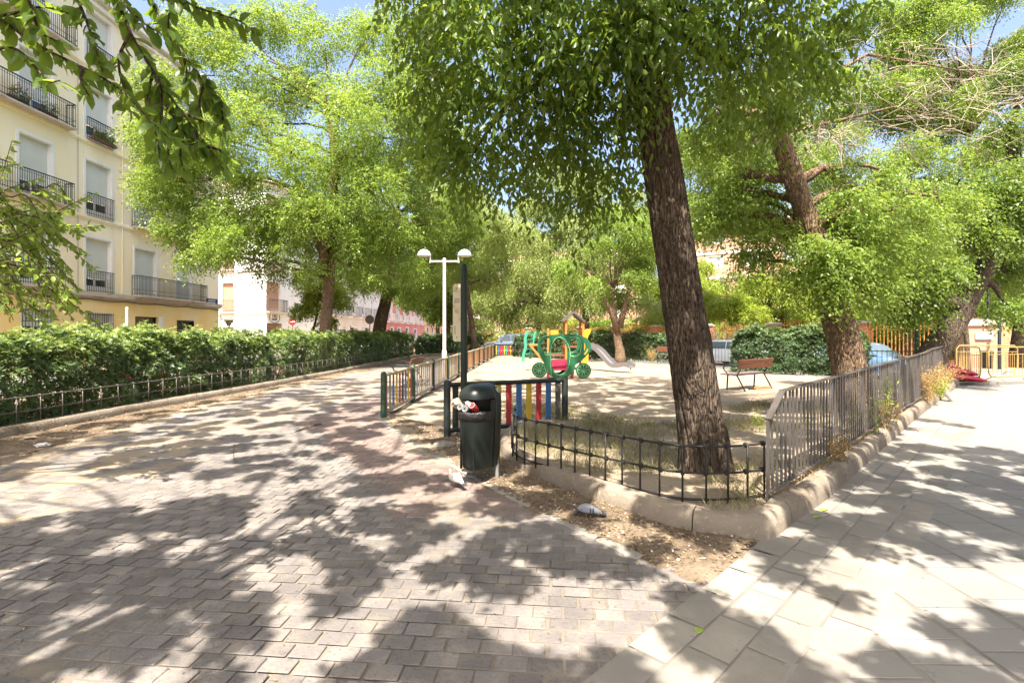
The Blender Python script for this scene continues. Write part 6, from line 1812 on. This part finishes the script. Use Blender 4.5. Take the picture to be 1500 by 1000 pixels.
b2 = fill_blobs((XA(585, 30), 30.5, ZA(330, 30)), (5.0, 3.4, 4.6), 22, 1.35, seed=51, zmin=ZA(425, 30)) + [vis(*q) for q in [(530, 410, 29, .9), (600, 425, 29, .9), (640, 415, 29.5, 1.0), (570, 420, 29, .8), (660, 360, 30, 1.2), (690, 330, 31, 1.2)]]
big_tree('dark trunked elm with mid green crown, right of the tall light elm', 549, 30.5, 20, b2, mt['leaf_lit'], 3000, .15, 53, (1.2, .5), top=9, group='elms in a row behind the left hedges', slen=.65)
b3 = [vis(*q) for q in [(445, 410, 27, .7), (480, 420, 27, .8), (465, 445, 27, .8), (440, 455, 27, .6), (500, 440, 27.3, .7), (480, 470, 27, .5), (455, 430, 26.6, .6)]]
big_tree('small light green tree beside the no entry sign', 443, 27.5, 5, b3, mt['leaf_lime'], 560, .13, 55, (.9, 0), top=3.6, slen=.45)
# centre group: pale drooping crowns over the playground's far edge
def centre(label, px, Y, w, cpx, cpy, rx, rz_, nb, br, leaf, nsp, leafL, seed, lean=(0, 0), droop=.9, top=8, zlow=470, bark=mt['bark_far'], ry=3.0, extra=None, more=()):
    bl = fill_blobs((XA(cpx, Y), Y, ZA(cpy, Y)), (rx, ry, rz_), nb, br, seed=seed, zmin=ZA(zlow, Y)) + [vis(*q) for q in more]
    return big_tree(label, px, Y, w, bl, leaf, nsp, leafL, seed + 1, lean, top=top, droop=droop, bark=bark, slen=.7, group='trees at the far edge of the playground', extra=extra)
centre('leaning thin trunk tree behind the green sign post', 697, 36, 9, 690, 355, 3.4, 4.4, 16, 1.25, mt['leaf_pale'], 2000, .16, 61, (-.8, 0), zlow=425)
centre('dark trunk tree farther back beside the leaning thin trunk', 682, 44, 12, 650, 340, 4.4, 5.4, 16, 1.5, mt['leaf_mid'], 1800, .19, 63, zlow=430, top=10)
centre('pale weeping tree above the pale blue car', 789, 47, 9, 760, 385, 5.4, 5.6, 24, 1.5, mt['leaf_pale'], 3600, .19, 65, droop=1.3, zlow=476, more=[(700, 440, 44, 1.3), (725, 455, 45, 1.2), (750, 462, 46, 1.1), (780, 455, 45, 1.2), (810, 460, 45, 1.1), (735, 425, 44, 1.4)])
centre('pale drooping tree with straight trunk behind the play tower', 858, 38, 12, 850, 340, 5.0, 5.2, 22, 1.4, mt['leaf_pale'], 3300, .165, 67, droop=1.2, zlow=440, top=9, more=[(830, 440, 39, .9), (880, 445, 39, .9), (940, 440, 40, 1.1), (970, 450, 40, 1.0)])
def ex7(tb):
    for pts in ([(905, 485), (893, 450), (875, 425), (862, 400)], [(908, 480), (915, 450), (922, 425), (930, 400)]):
        P = [(XA(a, 27.4), 27.4, ZA(b, 27.4)) for a, b in pts]; tb.tube(P, [.17, .14, .10, .06], 8)
centre('small forked tree beside the end of the slide', 909, 27.6, 13, 900, 375, 2.7, 2.6, 15, .85, mt['leaf_lit'], 1900, .12, 69, lean=(-.4, 0), droop=.7, top=4.0, zlow=425, bark=mt['bark_warm'], ry=2.2, extra=ex7, more=[(906, 432, 28.6, .7), (912, 448, 29, .5), (890, 430, 28.2, .6)])
centre('round lime green tree behind the brick piers', 1010, 44, 8, 990, 400, 3.4, 3.4, 14, 1.25, mt['leaf_lime'], 2200, .17, 71, zlow=474, top=6, droop=.6)
centre('bushy lime tree over the boundary fence behind the right hedge', 1120, 38, 10, 1120, 447, 4.6, 1.9, 22, 1.0, mt['leaf_lime'], 3000, .15, 73, zlow=478, top=3.4, droop=.5)
centre('second bushy lime tree between the boundary fence and the block', 1230, 42, 10, 1250, 440, 4.6, 2.6, 18, 1.2, mt['leaf_lime'], 2400, .17, 75, zlow=475, top=4.4, droop=.5)
centre('mid green tree in front of the pinkish brick block', 1010, 34, 12, 1030, 290, 3.6, 4.2, 17, 1.2, mt['leaf_mid'], 2300, .15, 77, zlow=385, top=9, droop=.6)
for k, (px, Y, w, hh) in enumerate([(770, 62, 3.4, 3.0), (830, 56, 3.2, 2.8), (900, 52, 3.2, 3.0), (960, 47, 3.0, 3.0), (700, 66, 3.2, 3.4), (1050, 44, 3.0, 2.8), (1150, 39, 3.0, 2.8), (1250, 35, 2.8, 2.7), (1325, 33, 2.6, 2.6), (1400, 31.5, 2.4, 2.6)]):
    x = XA(px, Y); nm = ['pale shrub left of the play tower', 'shrub right behind the play tower roof', 'shrub behind the small forked tree', 'shrub seen left of the leaning trunk', 'shrub beyond the pale blue car', 'shrub by the bare pale bush', 'shrub seen above the dark rounded hedge', 'shrub seen right of the peeling trunk', 'shrub left of the strongly leaning elm', 'shrub right of the strongly leaning elm'][k]
    make_tree('shrub', nm + ', behind the boundary fence', [(x, Y, -.4, .12), (x, Y, .4, .09), (x, Y, 1.2, .05), (x, Y, 2.0, .02)], fill_blobs((x, Y, hh * .55), (w, 1.6, hh * .5), 16, .95, seed=400 + k, zmin=.3), mt[['leaf_pale', 'leaf_lime', 'leaf_lit', 'leaf_lime', 'leaf_pale', 'leaf_lime', 'leaf_lime', 'leaf_lit', 'leaf_lime', 'leaf_lit'][k]], mt['bark_far'], 750, .2, slen=.6, seed=410 + k, limb_r=.05, cat='shrub', group='shrubs behind the boundary fence')
# bare bush by the brick pier
bb = thing('bare_bush', 'leafless pale bush in front of the brick pier with a hoop', 'bush', (XA(1062, 31), 31, -.3))
mb = MB(); rr = np.random.default_rng(77)
for k in range(46):
    a = rr.uniform(0, 6.28); d = np.array([math.cos(a) * rr.uniform(.2, .9), math.sin(a) * .5, 1.0]); L_ = rr.uniform(1.6, 2.9); p0 = np.array([XA(1062, 31), 31, -.3]); q = norm(d)
    mb.tube([p0, p0 + q * L_ * .5 + rr.normal(0, .08, 3), p0 + q * L_ + rr.normal(0, .15, 3)], [.03, .018, .006], 5)
part(mb, 'twigs', mt['twig_pale'], bb)

# --- right side
TW = []
T1 = [(6.02, 9.0, -.1, .38), (6.0, 9.0, .4, .335), (5.92, 9.0, .95, .29), (5.78, 9.0, 1.6, .25), (5.62, 9.0, 2.1, .215), (5.42, 9.0, 2.9, .19), (5.18, 9.05, 3.7, .17), (4.9, 9.1, 4.6, .165), (4.7, 9.1, 5.2, .14), (4.6, 9.2, 6.2, .08)]
rb1 = [vis(*q) for q in [(1195, 370, 8.7, .50), (1240, 400, 8.6, .45), (1280, 350, 8.8, .55), (1175, 410, 9.0, .38), (1285, 410, 8.9, .45), (1130, 345, 9.3, .5), (1085, 320, 9.6, .5), (1100, 380, 9.6, .38), (1250, 300, 8.8, .55), (1320, 310, 9.2, .5), (1330, 370, 9.2, .5), (1060, 260, 9.8, .5),
      (1130, 250, 9.9, .45), (1225, 250, 9.3, .36), (1300, 260, 9.5, .36), (1215, 430, 8.75, .25), (1040, 320, 10, .4), (1290, 440, 9.2, .28), (1215, 372, 8.4, .34), (1205, 405, 8.4, .3), (1250, 380, 8.4, .34), (1228, 425, 8.4, .24), (1120, 300, 9.6, .45), (1080, 280, 9.9, .45), (1260, 330, 8.9, .45), (1350, 330, 9.6, .5), (1390, 300, 10, .5)]] + fill_blobs((4.2, 9.6, 6.0), (1.6, 1.8, 1.2), 7, .55, seed=81, zmin=4.6)
def dead(tb_):
    tb = MB(); r_ = np.random.default_rng(83)
    for k in range(165):
        px, py = r_.uniform(1150, 1470), r_.uniform(60, 215); Y = r_.uniform(8.8, 10.5)
        p = np.array(vis(px, py, Y, 0)[:3]); d = norm(np.array([r_.normal(.9, .6), r_.normal(0, .6), r_.normal(-.15, .45)]))
        L_ = r_.uniform(.5, 1.1); pts = [p, p + d * L_ * .5 + r_.normal(0, .06, 3), p + d * L_ + r_.normal(0, .1, 3) - np.array([0, 0, .15])]
        tb.tube(pts, [.008, .005, .0022], 4)
        for _ in range(3):
            s = pts[1] + (pts[2] - pts[1]) * r_.uniform(-.6, .8); tb.tube([s, s + norm(d + r_.normal(0, .7, 3)) * r_.uniform(.15, .4)], [.005, .002], 3)
    for k in range(60):   # bare shoots round the pollarded head
        p = np.array([XA(r_.uniform(1130, 1260), 9), r_.uniform(8.8, 9.3), ZA(r_.uniform(180, 215), 9)]); d = norm(r_.normal(0, 1, 3) + (.4, 0, .1)); L_ = r_.uniform(.3, .8)
        tb.tube([p, p + d * L_ * .5 + r_.normal(0, .05, 3), p + d * L_ + (0, 0, -.12)], [.007, .005, .0025], 4)
    P = [(XA(a, 9.4), 9.4, ZA(b, 9.4)) for a, b in [(1140, 175), (1200, 120), (1270, 80), (1360, 95), (1440, 110)]]; tb_.tube(P, [.055, .045, .03, .018, .008], 7)
    P = [(XA(a, 9.4), 9.6, ZA(b, 9.4)) for a, b in [(1150, 190), (1240, 170), (1320, 150), (1400, 165)]]; tb_.tube(P, [.04, .03, .02, .008], 6)
    return tb
T1o = make_tree('elm_tree', 'thick peeling elm with bare twigs above, between the right hedge and the railing', T1, rb1, mt['leaf_lit'], mt['bark_warm'], 2500, .075, slen=.50, nleaf=8, droop=.55, seed=82, tn=48, flare=.2, ridges=16, rough=.16, step=.06, extra=lambda t_: TW.append(dead(t_)), limb_r=.08)
part(TW[0], 'bare_twigs', mt['twig_pale'], T1o)
T2 = [(XA(1330, 13), 13, -.1, .37), (XA(1346, 13), 13, .5, .33), (XA(1388, 13), 13, 1.6, .29), (XA(1438, 13), 13, 3.1, .23), (XA(1468, 13), 13, 4.2, .20), (XA(1490, 13), 13.1, 5.2, .2), (XA(1500, 13), 13.3, 7.0, .1)]
rb2 = [vis(*q) for q in [(1290, 300, 12.4, .75), (1340, 350, 12.2, .75), (1375, 400, 12.2, .6), (1330, 420, 12.3, .62), (1280, 390, 12.6, .6), (1450, 330, 13.8, .8), (1490, 400, 13.8, .6), (1330, 470, 12.4, .25), (1455, 345, 12.3, .42), (1485, 300, 12.4, .5), (1400, 300, 12.6, .7), (1470, 270, 12.6, .8), (1350, 285, 12.8, .55), (1365, 455, 12.6, .3), (1310, 450, 12.6, .35), (1480, 450, 13, .4), (1500, 320, 13, .9), (1270, 340, 12.9, .6), (1240, 300, 13.2, .6)]] + [vis(*q) for q in [(1490, 190, 13.2, .7), (1500, 110, 13.4, .8)]]
make_tree('elm_tree', 'strongly leaning elm behind the far end of the railing', T2, rb2, mt['leaf_mid'], mt['bark'], 3300, .092, slen=.55, nleaf=8, droop=.5, seed=92, tn=36, flare=.15, ridges=14, rough=.1, step=.08, limb_r=.14)
T3 = [(XA(1416, 18.5), 18.5, -.3, .10), (XA(1417, 18.5), 18.5, .6, .085), (XA(1415, 18.5), 18.5, 1.6, .08), (XA(1409, 18.5), 18.5, 2.4, .07), (XA(1400, 18.5), 18.5, 3.6, .04)]
make_tree('young_tree', 'slender curved young tree in front of the wide gate pier', T3, [vis(*q) for q in [(1400, 430, 18.5, .6), (1380, 400, 18.6, .7), (1425, 395, 18.6, .7), (1400, 360, 18.6, .8)]], mt['leaf_mid'], mt['bark_far'], 420, .11, seed=95, slen=.45, limb_r=.04)
# crowns beyond, upper right
centre('tall light elm filling the top right corner behind the bare twigs', 1420, 24, 18, 1390, 100, 5.8, 4.4, 34, 1.0, mt['leaf_lit'], 5600, .125, 101, zlow=240, top=11, droop=.6)
centre('broad green elm behind the strongly leaning elm', 1330, 27, 16, 1320, 330, 5.6, 2.3, 20, 1.1, mt['leaf_mid'], 2500, .135, 103, zlow=420, top=8, droop=.6)
centre('elm with dark trunk at the right frame edge beyond the barriers', 1488, 23, 20, 1490, 350, 3.6, 3.4, 18, 1.1, mt['leaf_mid'], 2300, .12, 105, lean=(.8, 0), zlow=448, top=7, droop=.6)
centre('slanting trunk tree in the park beyond the two dark posts', 1455, 34, 10, 1475, 400, 4.4, 3.8, 18, 1.2, mt['leaf_lit'], 2300, .15, 107, lean=(2.2, 0), zlow=462, top=6, droop=.6)
centre('mid green tree behind the thick peeling elm', 1238, 26, 12, 1095, 235, 3.4, 3.6, 18, 1.1, mt['leaf_lit'], 3300, .12, 109, more=[(1190, 230, 22, 1.0), (1240, 200, 22, .9), (1290, 240, 22, 1.0), (1340, 215, 22, 1.0), (1400, 235, 22, 1.0), (1450, 210, 22, 1.0), (1220, 270, 22, .9), (1150, 190, 23, .9), (1120, 130, 23, 1.0), (1200, 120, 23, .8)], zlow=350, top=6.5, droop=.6)

# ------------------------------------------------------------------ hedges
hg = 'clipped leafy hedges'
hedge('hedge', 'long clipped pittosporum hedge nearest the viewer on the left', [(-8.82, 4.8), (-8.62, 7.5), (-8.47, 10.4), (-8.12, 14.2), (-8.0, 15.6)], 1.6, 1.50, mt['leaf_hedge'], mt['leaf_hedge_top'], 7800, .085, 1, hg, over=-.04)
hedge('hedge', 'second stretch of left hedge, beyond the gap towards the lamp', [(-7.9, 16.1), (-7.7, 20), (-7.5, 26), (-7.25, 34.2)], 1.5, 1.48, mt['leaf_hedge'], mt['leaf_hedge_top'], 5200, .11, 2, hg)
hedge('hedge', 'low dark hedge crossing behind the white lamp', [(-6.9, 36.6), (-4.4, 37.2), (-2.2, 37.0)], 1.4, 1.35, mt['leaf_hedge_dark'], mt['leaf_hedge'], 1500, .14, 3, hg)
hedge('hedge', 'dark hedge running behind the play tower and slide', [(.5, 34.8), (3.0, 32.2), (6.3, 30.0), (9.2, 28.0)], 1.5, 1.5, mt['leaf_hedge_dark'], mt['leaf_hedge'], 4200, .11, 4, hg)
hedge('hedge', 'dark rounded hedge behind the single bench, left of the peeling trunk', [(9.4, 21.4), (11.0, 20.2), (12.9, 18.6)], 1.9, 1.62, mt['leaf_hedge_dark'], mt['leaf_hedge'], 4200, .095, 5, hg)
rr = np.random.default_rng(5)
root = thing('red_flowers', 'cluster of red blooms showing through the near left hedge', 'flowers', (-7.8, 12, .7))
P = np.array([vis(px + rr.normal(0, 7), 551 + rr.normal(0, 3), 11.5 + rr.normal(0, .2), 0)[:3] for px in [175] * 9 + [186] * 8 + [232] * 9 + [240] * 5]); P[:, 0] = -7.80 + rr.normal(0, .05, len(P)); P[:, 1] = XA(0, 1) and P[:, 0] / (np.array([175] * 9 + [186] * 8 + [232] * 9 + [240] * 5) + rr.normal(0, 5, len(P)) - 750) * 750
P[:, 2] = 1.55 - 63 / 750 * P[:, 1] + rr.normal(0, .05, len(P))
pp = np.repeat(P, 5, 0)
link('petals', leaf_mesh('petals', pp, rr.normal(0, 1, pp.shape), rr.normal(0, 1, pp.shape), .045, .035), mt['flower'], root)
mb = MB()
for p in P[::2]: mb.tube([p, p + np.array([-.25, 0, -.45])], .005, 4)
part(mb, 'stems', mt['twig'], root)
# dark mass of trees closing the view far away
for k, (x, y, lf_) in enumerate([(30, 62, 'leaf_mid'), (42, 46, 'leaf_lit'), (52, 38, 'leaf_mid'), (4, 60, 'leaf_pale'), (-9, 62, 'leaf_mid'), (36, 34, 'leaf_lit'), (-6.5, 52, 'leaf_dark')]):
    nm = ['broad crown in front of the brick block roofline', 'light crown beyond the garden wall', 'dense crown at the far right beyond the garden wall', 'pale crown at the centre far behind the weeping tree', 'green crown at the far end of the paved path', 'light crown in the park right of the gate pier', 'dark crown closing the path behind the lamp'][k]
    h_ = 7.0 if k != 6 else 6.0
    make_tree('far_tree', nm, [(x, y, -.4, .28), (x, y, 2, .24), (x, y, 5, .15), (x, y, h_ + 1, .05)], fill_blobs((x, y, h_), (4.4, 3.2, h_ * .52), 18, 1.5, seed=200 + k, zmin=1.7), mt[lf_], mt['bark_far'], 1500, .24, slen=.8, seed=300 + k, limb_r=.1, group='far crowns')
# ------------------------------------------------------------------ small things on the ground
def scatter(poly_pts, n, seed):
    r_ = np.random.default_rng(seed); P = np.asarray(poly_pts); lo, hi = P.min(0), P.max(0); out = np.zeros((0, 2))
    while len(out) < n:
        q = r_.uniform(lo, hi, (n, 2)); out = np.vstack([out, q[in_poly(q, P)]])
    return out[:n]


def flat_bits(name, pts, zf, L, W, m, seed, lift=.25, kind='stuff'):
    r_ = np.random.default_rng(seed); n = len(pts); a = r_.uniform(0, 6.28, n)
    al = np.stack([np.cos(a), np.sin(a), r_.normal(0, lift, n)], 1); nr = np.stack([r_.normal(0, .35, n), r_.normal(0, .35, n), np.ones(n)], 1)
    z = zf(pts) + .006
    o = link(name, leaf_mesh(name, np.column_stack([pts, z]), al, nr, L * r_.uniform(.5, 1.3, n), W * r_.uniform(.6, 1.2, n), .2), m, None); o['kind'] = kind; return o


flat_bits('leaf_litter', scatter(TRI, 5200, 1), tri_z, .035, .016, mt['litter'], 2)
flat_bits('hedge_litter', scatter(DST, 2600, 3), lambda P: np.full(len(P), .022), .05, .024, mt['litter'], 4)
pp = scatter(PATH, 3200, 5); pp = pp[np.argsort(pp[:, 1])][:2300]
flat_bits('path_litter', pp, lambda P: np.full(len(P), .018), .026, .010, mt['litter'], 6, lift=.1)
pv = np.array([(1.0, 2.4), (2.3, 3.6), (3.2, 4.4), (8, 9.2), (12.5, 13.5), (13, 9), (6, 3), (2, 1.6)]); flat_bits('pavement_litter', scatter(pv, 420, 7), lambda P: np.full(len(P), .017), .028, .011, mt['litter'], 8, lift=.1)
bedp = scatter(BED, 5200, 9); bedp = bedp[dist_line(bedp, KERB_S) < 3.2]
flat_bits('bed_litter', bedp, bed_z, .04, .016, mt['litter'], 10)
far_play = scatter([(-1.2, 33), (-2, 12), (8, 14), (10, 24), (4, 31)], 1800, 31); flat_bits('playground_litter', far_play, lambda P: np.full(len(P), .012), .06, .03, mt['litter'], 32)


def grass(name, pts, zf, h, m, seed, blades=7, spread=.05, bend=.5):
    r_ = np.random.default_rng(seed); n = len(pts) * blades; base = np.repeat(np.column_stack([pts, zf(pts)]), blades, 0)
    base[:, :2] += r_.normal(0, spread, (n, 2)); a = r_.uniform(0, 6.28, n); b = r_.uniform(.1, 1, n) * bend
    al = np.stack([np.cos(a) * b, np.sin(a) * b, np.ones(n)], 1); nr = np.stack([np.cos(a + 1.5), np.sin(a + 1.5), np.full(n, .2)], 1)
    o = link(name, leaf_mesh(name, base, al, nr, h * r_.uniform(.35, 1.2, n), .0045, .8), m, None); o['kind'] = 'stuff'; return o


gm = leafmat('green_grass', (.06, .085, .02), (.13, .14, .045), (.22, .26, .07), .3, .6)
gp_ = scatter(BED, 9000, 12); d = dist_line(gp_, KERB_S); w = vnoise(gp_, .7, 6)
dm = np.hypot(gp_[:, 0] - .9, gp_[:, 1] - 6.2)
keep = (d > .2) & (d < 2.9) & (gp_[:, 0] < 6) & ((w > -.05) | (dm < 1.3)) & (np.hypot(gp_[:, 0] - 2.05, gp_[:, 1] - 5.4) > .34)
grass('dry_grass', gp_[keep], bed_z, .15, mt['drygrass'], 13, 10, .06, .7)
grass('green_grass', gp_[keep][1::2], bed_z, .14, gm, 14, 9, .06, .6)
hb = scatter([(-7.7, 4.5), (-7.5, 9), (-6.9, 16), (-6.6, 30), (-6.9, 30), (-7.3, 16), (-7.95, 9), (-8.1, 4.5)], 500, 15)
grass('hedge_grass', hb, lambda P: np.full(len(P), .08), .14, gm, 16, 6, .05)
kb = KERB_S[KERB_S[:, 0] > 2.3]; kbi = resample(kb, .07); kbi = kbi + np.column_stack([-np.ones(len(kbi)), np.ones(len(kbi))]) * .707 * .19
grass('kerb_weeds', kbi[::1], lambda P: np.full(len(P), .16), .13, mt['straw'], 17, 6, .05, .7)


def weed(label, x, y, z, h, m, stems, seed, leafy=False, name='weed'):
    r_ = np.random.default_rng(seed); root = thing(name, label, 'weed', (x, y, z)); mb = MB(); tips = []
    for k in range(stems):
        a = r_.uniform(0, 6.28); b = r_.uniform(.1, .55); L_ = h * r_.uniform(.55, 1.1); d_ = np.array([math.cos(a) * b, math.sin(a) * b, 1]); p = np.array([x + r_.normal(0, .05), y + r_.normal(0, .05), z])
        q = p + norm(d_) * L_ * .6; e = q + norm(d_ + r_.normal(0, .35, 3)) * L_ * .4
        mb.tube([p, q, e], [.005, .0035, .0015], 4); tips += [q, e, (q + e) / 2]
        for _ in range(4):
            s = p + (e - p) * r_.uniform(.3, .9); mb.tube([s, s + norm(r_.normal(0, 1, 3) + (0, 0, .8)) * L_ * .25], [.0025, .001], 3)
    part(mb, 'stems', mt['straw'] if not leafy else mt['leaf_lime'], root)
    T_ = np.repeat(np.array(tips), 7 if leafy else 12, 0) + r_.normal(0, .04, (len(tips) * (7 if leafy else 12), 3)); n = len(T_)
    link('leaves', leaf_mesh('leaves', T_, r_.normal(0, 1, (n, 3)) + (0, 0, .3), r_.normal(0, 1, (n, 3)), (.06 if leafy else .05) * r_.uniform(.5, 1.2, n), .02 if leafy else .008), m, root)
    return root


def onrail(s, off=.06): p = RA + rd * s + np.array([.7, -.7]) * off; return p[0], p[1]
weed('tall green leafy weed growing through the tall railing', *onrail(3.9), .17, .85, mt['leaf_lime'], 5, 1, True)
weed('pale dry weed in front of the railing beside the leafy green weed', *onrail(4.5, .1), .17, .5, mt['straw'], 14, 2)
weed('big orange dry weed clump at the railing, left of the broken slab', *onrail(8.6, .12), .2, .72, mt['straw'], 30, 3)
weed('second dry weed clump between the orange clump and the slab', *onrail(9.7, .12), .2, .66, mt['straw'], 24, 4)
weed('green and straw weed at the foot of the second clump', *onrail(9.4, .2), .2, .4, mt['leaf_lime'], 12, 5, True)
weed('dry weed at the far end of the railing above the kerb', *onrail(11.4, .12), .25, .55, mt['straw'], 18, 6)
weed('small dry weed tuft at the near railing foot', *onrail(1.9, .08), .17, .28, mt['straw'], 12, 7)
weed('thin green weed standing in the sandy ground right of the leaning trunk', 3.7, 7.6, .03, .45, mt['leaf_lime'], 4, 8, True)
weed('dry bush at the foot of the far hedge by the slide', XA(955, 27.6), 27.6, 0, .75, mt['straw'], 36, 9)


def pebbles(name, pts, zf, r0, m, seed, kind='stuff'):
    r_ = np.random.default_rng(seed); mb = MB()
    for p, z in zip(pts, zf(pts)):
        r = r0 * r_.uniform(.5, 1.4); s = r_.uniform(.6, 1.1, 3); k = r_.uniform(.8, 1.2, 8); a = r_.uniform(0, 6.28)
        rings = [[(p[0] + r * rr_ * s[0] * k[i] * math.cos(a + i * .785), p[1] + r * rr_ * s[1] * k[i] * math.sin(a + i * .785), z + r * zz * s[2]) for i in range(8)] for rr_, zz in ((.7, -.3), (1, .1), (.8, .5), (.3, .75))]
        mb.loft(rings)
    o = part(mb, name, m, None, smooth=True); o['kind'] = kind; return o
pebbles('gravel', scatter(TRI, 420, 41), tri_z, .009, mt['pebble'], 42)
for (px, py, r, lab) in ((1153, 783, .035, 'pale stone lying at the kerb corner, the larger of two'), (1098, 795, .024, 'small pale stone in the dirt below the kerb corner')):
    g = G(px, py); o = pebbles('stone', np.array([[g[0], g[1]]]), lambda P: np.full(len(P), .02), r, mt['pebble'], int(px), 'thing'); del o['kind']; tag(o, lab, 'stone')
def rubble(label, px, py, r, seed):
    g = G(px, py); bm = bmesh.new(); bmesh.ops.create_icosphere(bm, subdivisions=3, radius=r)
    for v in bm.verts:
        q = v.co.copy(); k = 1 + .3 * noise.noise(q * 9 + Vector((seed, 0, 0))) + .12 * noise.noise(q * 30); v.co = Vector((q.x * k * 1.5, q.y * k, max(q.z * k * .6, -.02)))
    me = bpy.data.meshes.new('rubble'); bm.to_mesh(me); bm.free(); o = link('rubble', me, mt['concrete'], None, smooth=True); o.location = (g[0], g[1], .03); tag(o, label, 'rubble')
rubble('lump of broken concrete at the foot of the dark left fence post', 652, 655, .10, 1)
rubble('lump of concrete behind the litter bin at the panel foot', 728, 655, .09, 2)
rubble('dark stone lying in the grass left of the leaning trunk', 985, 622, .12, 3)
def flat_thing(name, label, cat, px, py, L, W, m, rot, fold=.15, z=.022):
    g = G(px, py); a = rot; o = link(name, leaf_mesh(name, np.array([[g[0], g[1], z]]), np.array([[math.cos(a), math.sin(a), .1]]), np.array([[0.1, .1, 1.]]), np.array([L]), np.array([W]), fold, simple=False), m, None); tag(o, label, cat); return o
yl = leafmat('yellow_fallen_leaf', (.55, .45, .04), (.6, .5, .06), (.4, .35, .03), .2); gl = leafmat('green_fallen_leaf', (.25, .36, .05), (.28, .4, .06), (.3, .4, .05), .2)
flat_thing('fallen_leaf', 'yellow fallen leaf on the pavement by the kerb', 'leaf', 1200, 752, .10, .06, yl, .3)
flat_thing('fallen_leaf', 'green fallen leaf just below the yellow one by the kerb', 'leaf', 1190, 762, .09, .05, gl, .1)
flat_thing('fallen_leaf', 'pale green fallen leaf on the concrete band near the bottom edge', 'leaf', 1022, 934, .06, .05, gl, 1.0)
mb = MB(); a, b = G(432, 634), G(470, 623); mb.tube([(a[0], a[1], .02), ((a[0] + b[0]) / 2, (a[1] + b[1]) / 2, .05), (b[0], b[1], .03)], [.006, .022, .012], 6, squash=(1.6, .6)); o = part(mb, 'bark_strip', mt['bark_far'], None); tag(o, 'dark strip of bark lying on the paved path', 'bark strip')
mb = MB(); c = chaikin([G(343, 652), G(341, 672), (G(350, 682)), G(372, 684), G(392, 682), G(400, 687)], 2); mb.tube([(q[0], q[1], .024) for q in c], .0025, 5); o = part(mb, 'wire', mt['blk'], None, smooth='all'); tag(o, 'thin dark wire lying bent on the paved path', 'wire')
def crumple(name, label, cat, px, py, r, m, seed, z=.03, flat=.5):
    g = G(px, py); bm = bmesh.new(); bmesh.ops.create_icosphere(bm, subdivisions=3, radius=r)
    for v in bm.verts:
        q = v.co.copy(); k = 1 + .5 * noise.noise(q * (2.2 / r) + Vector((seed, 0, 0))) + .2 * noise.noise(q * (6 / r)); v.co = Vector((q.x * k * 1.5, q.y * k, q.z * k * flat))
    me = bpy.data.meshes.new(name); bm.to_mesh(me); bm.free(); o = link(name, me, m, None); o.location = (g[0], g[1], z); tag(o, label, cat)
crumple('crumpled_paper', 'crumpled white paper on the dirt below the left kerb', 'paper', 63, 655, .06, mt['paper'], 1)
crumple('crumpled_paper', 'flat pale paper on the dirt farther along the left kerb', 'paper', 264, 612, .07, mt['paper'], 2, flat=.2)
crumple('crumpled_paper', 'scrap of pale paper in the dirt above the crumpled white paper', 'paper', 44, 643, .06, mt['kraft'], 3, flat=.2)
mb = MB()
rr = np.random.default_rng(51)
for k in range(70):
    p = scatter(TRI, 1, 500 + k)[0] if k < 45 else scatter(pv, 1, 500 + k)[0]; a = rr.uniform(0, 6.28); L_ = rr.uniform(.05, .22); d_ = np.array([math.cos(a), math.sin(a)])
    m_ = p + d_ * L_ / 2 + rr.normal(0, .01, 2); e = p + d_ * L_; mb.tube([(p[0], p[1], .03), (m_[0], m_[1], .034), (e[0], e[1], .03)], [.003, .0028, .0015], 4)
o = part(mb, 'fallen_twigs', mt['twig'], None); o['kind'] = 'stuff'

# ------------------------------------------------------------------ light and camera
sc = bpy.context.scene
w = bpy.data.worlds.new('World'); sc.world = w; w.use_nodes = True; nt = w.node_tree; nt.nodes.clear()
sky = nt.nodes.new('ShaderNodeTexSky'); sky.sky_type = 'NISHITA'; sky.sun_disc = False
SUN_EL, SUN_AZ = 60.0, (-.13, -1.0)          # towards the sun: behind the viewer, a little left
sky.sun_elevation = R(SUN_EL); sky.sun_rotation = math.atan2(SUN_AZ[0], SUN_AZ[1])
sky.air_density = 1.0; sky.dust_density = 6.0; sky.ozone_density = 1.0
bg = nt.nodes.new('ShaderNodeBackground'); bg.inputs[1].default_value = .12
out = nt.nodes.new('ShaderNodeOutputWorld'); nt.links.new(sky.outputs[0], bg.inputs[0]); nt.links.new(bg.outputs[0], out.inputs[0])
sd = bpy.data.lights.new('sun', 'SUN'); sd.energy = 5.0; sd.angle = R(.53); sd.color = (1.0, .93, .82)
so = bpy.data.objects.new('sun', sd); C.objects.link(so)
dv = Vector((SUN_AZ[0], SUN_AZ[1], 0)).normalized() * math.cos(R(SUN_EL)) + Vector((0, 0, math.sin(R(SUN_EL))))
so.rotation_euler = dv.to_track_quat('Z', 'Y').to_euler(); so.location = (0, -5, 30)
cd = bpy.data.cameras.new('camera'); cam = bpy.data.objects.new('camera', cd); C.objects.link(cam)
cd.sensor_width = 36; cd.lens = 18.0; cd.clip_end = 2000; cd.clip_start = .05; cd.shift_y = -.008
cam.location = (0, 0, H); cam.rotation_euler = (R(90), 0, 0); sc.camera = cam
sc.view_settings.view_transform = 'Standard'; sc.view_settings.look = 'None'; sc.view_settings.gamma = 1.0; sc.view_settings.exposure = 1.85
sc.render.engine = 'CYCLES'; cy = sc.cycles
cy.max_bounces = 7; cy.diffuse_bounces = 4; cy.transmission_bounces = 4; cy.glossy_bounces = 2; cy.use_denoising = True; cy.caustics_reflective = False; cy.caustics_refractive = False
for o in sc.objects:
    if '_wb' in o: del o['_wb']
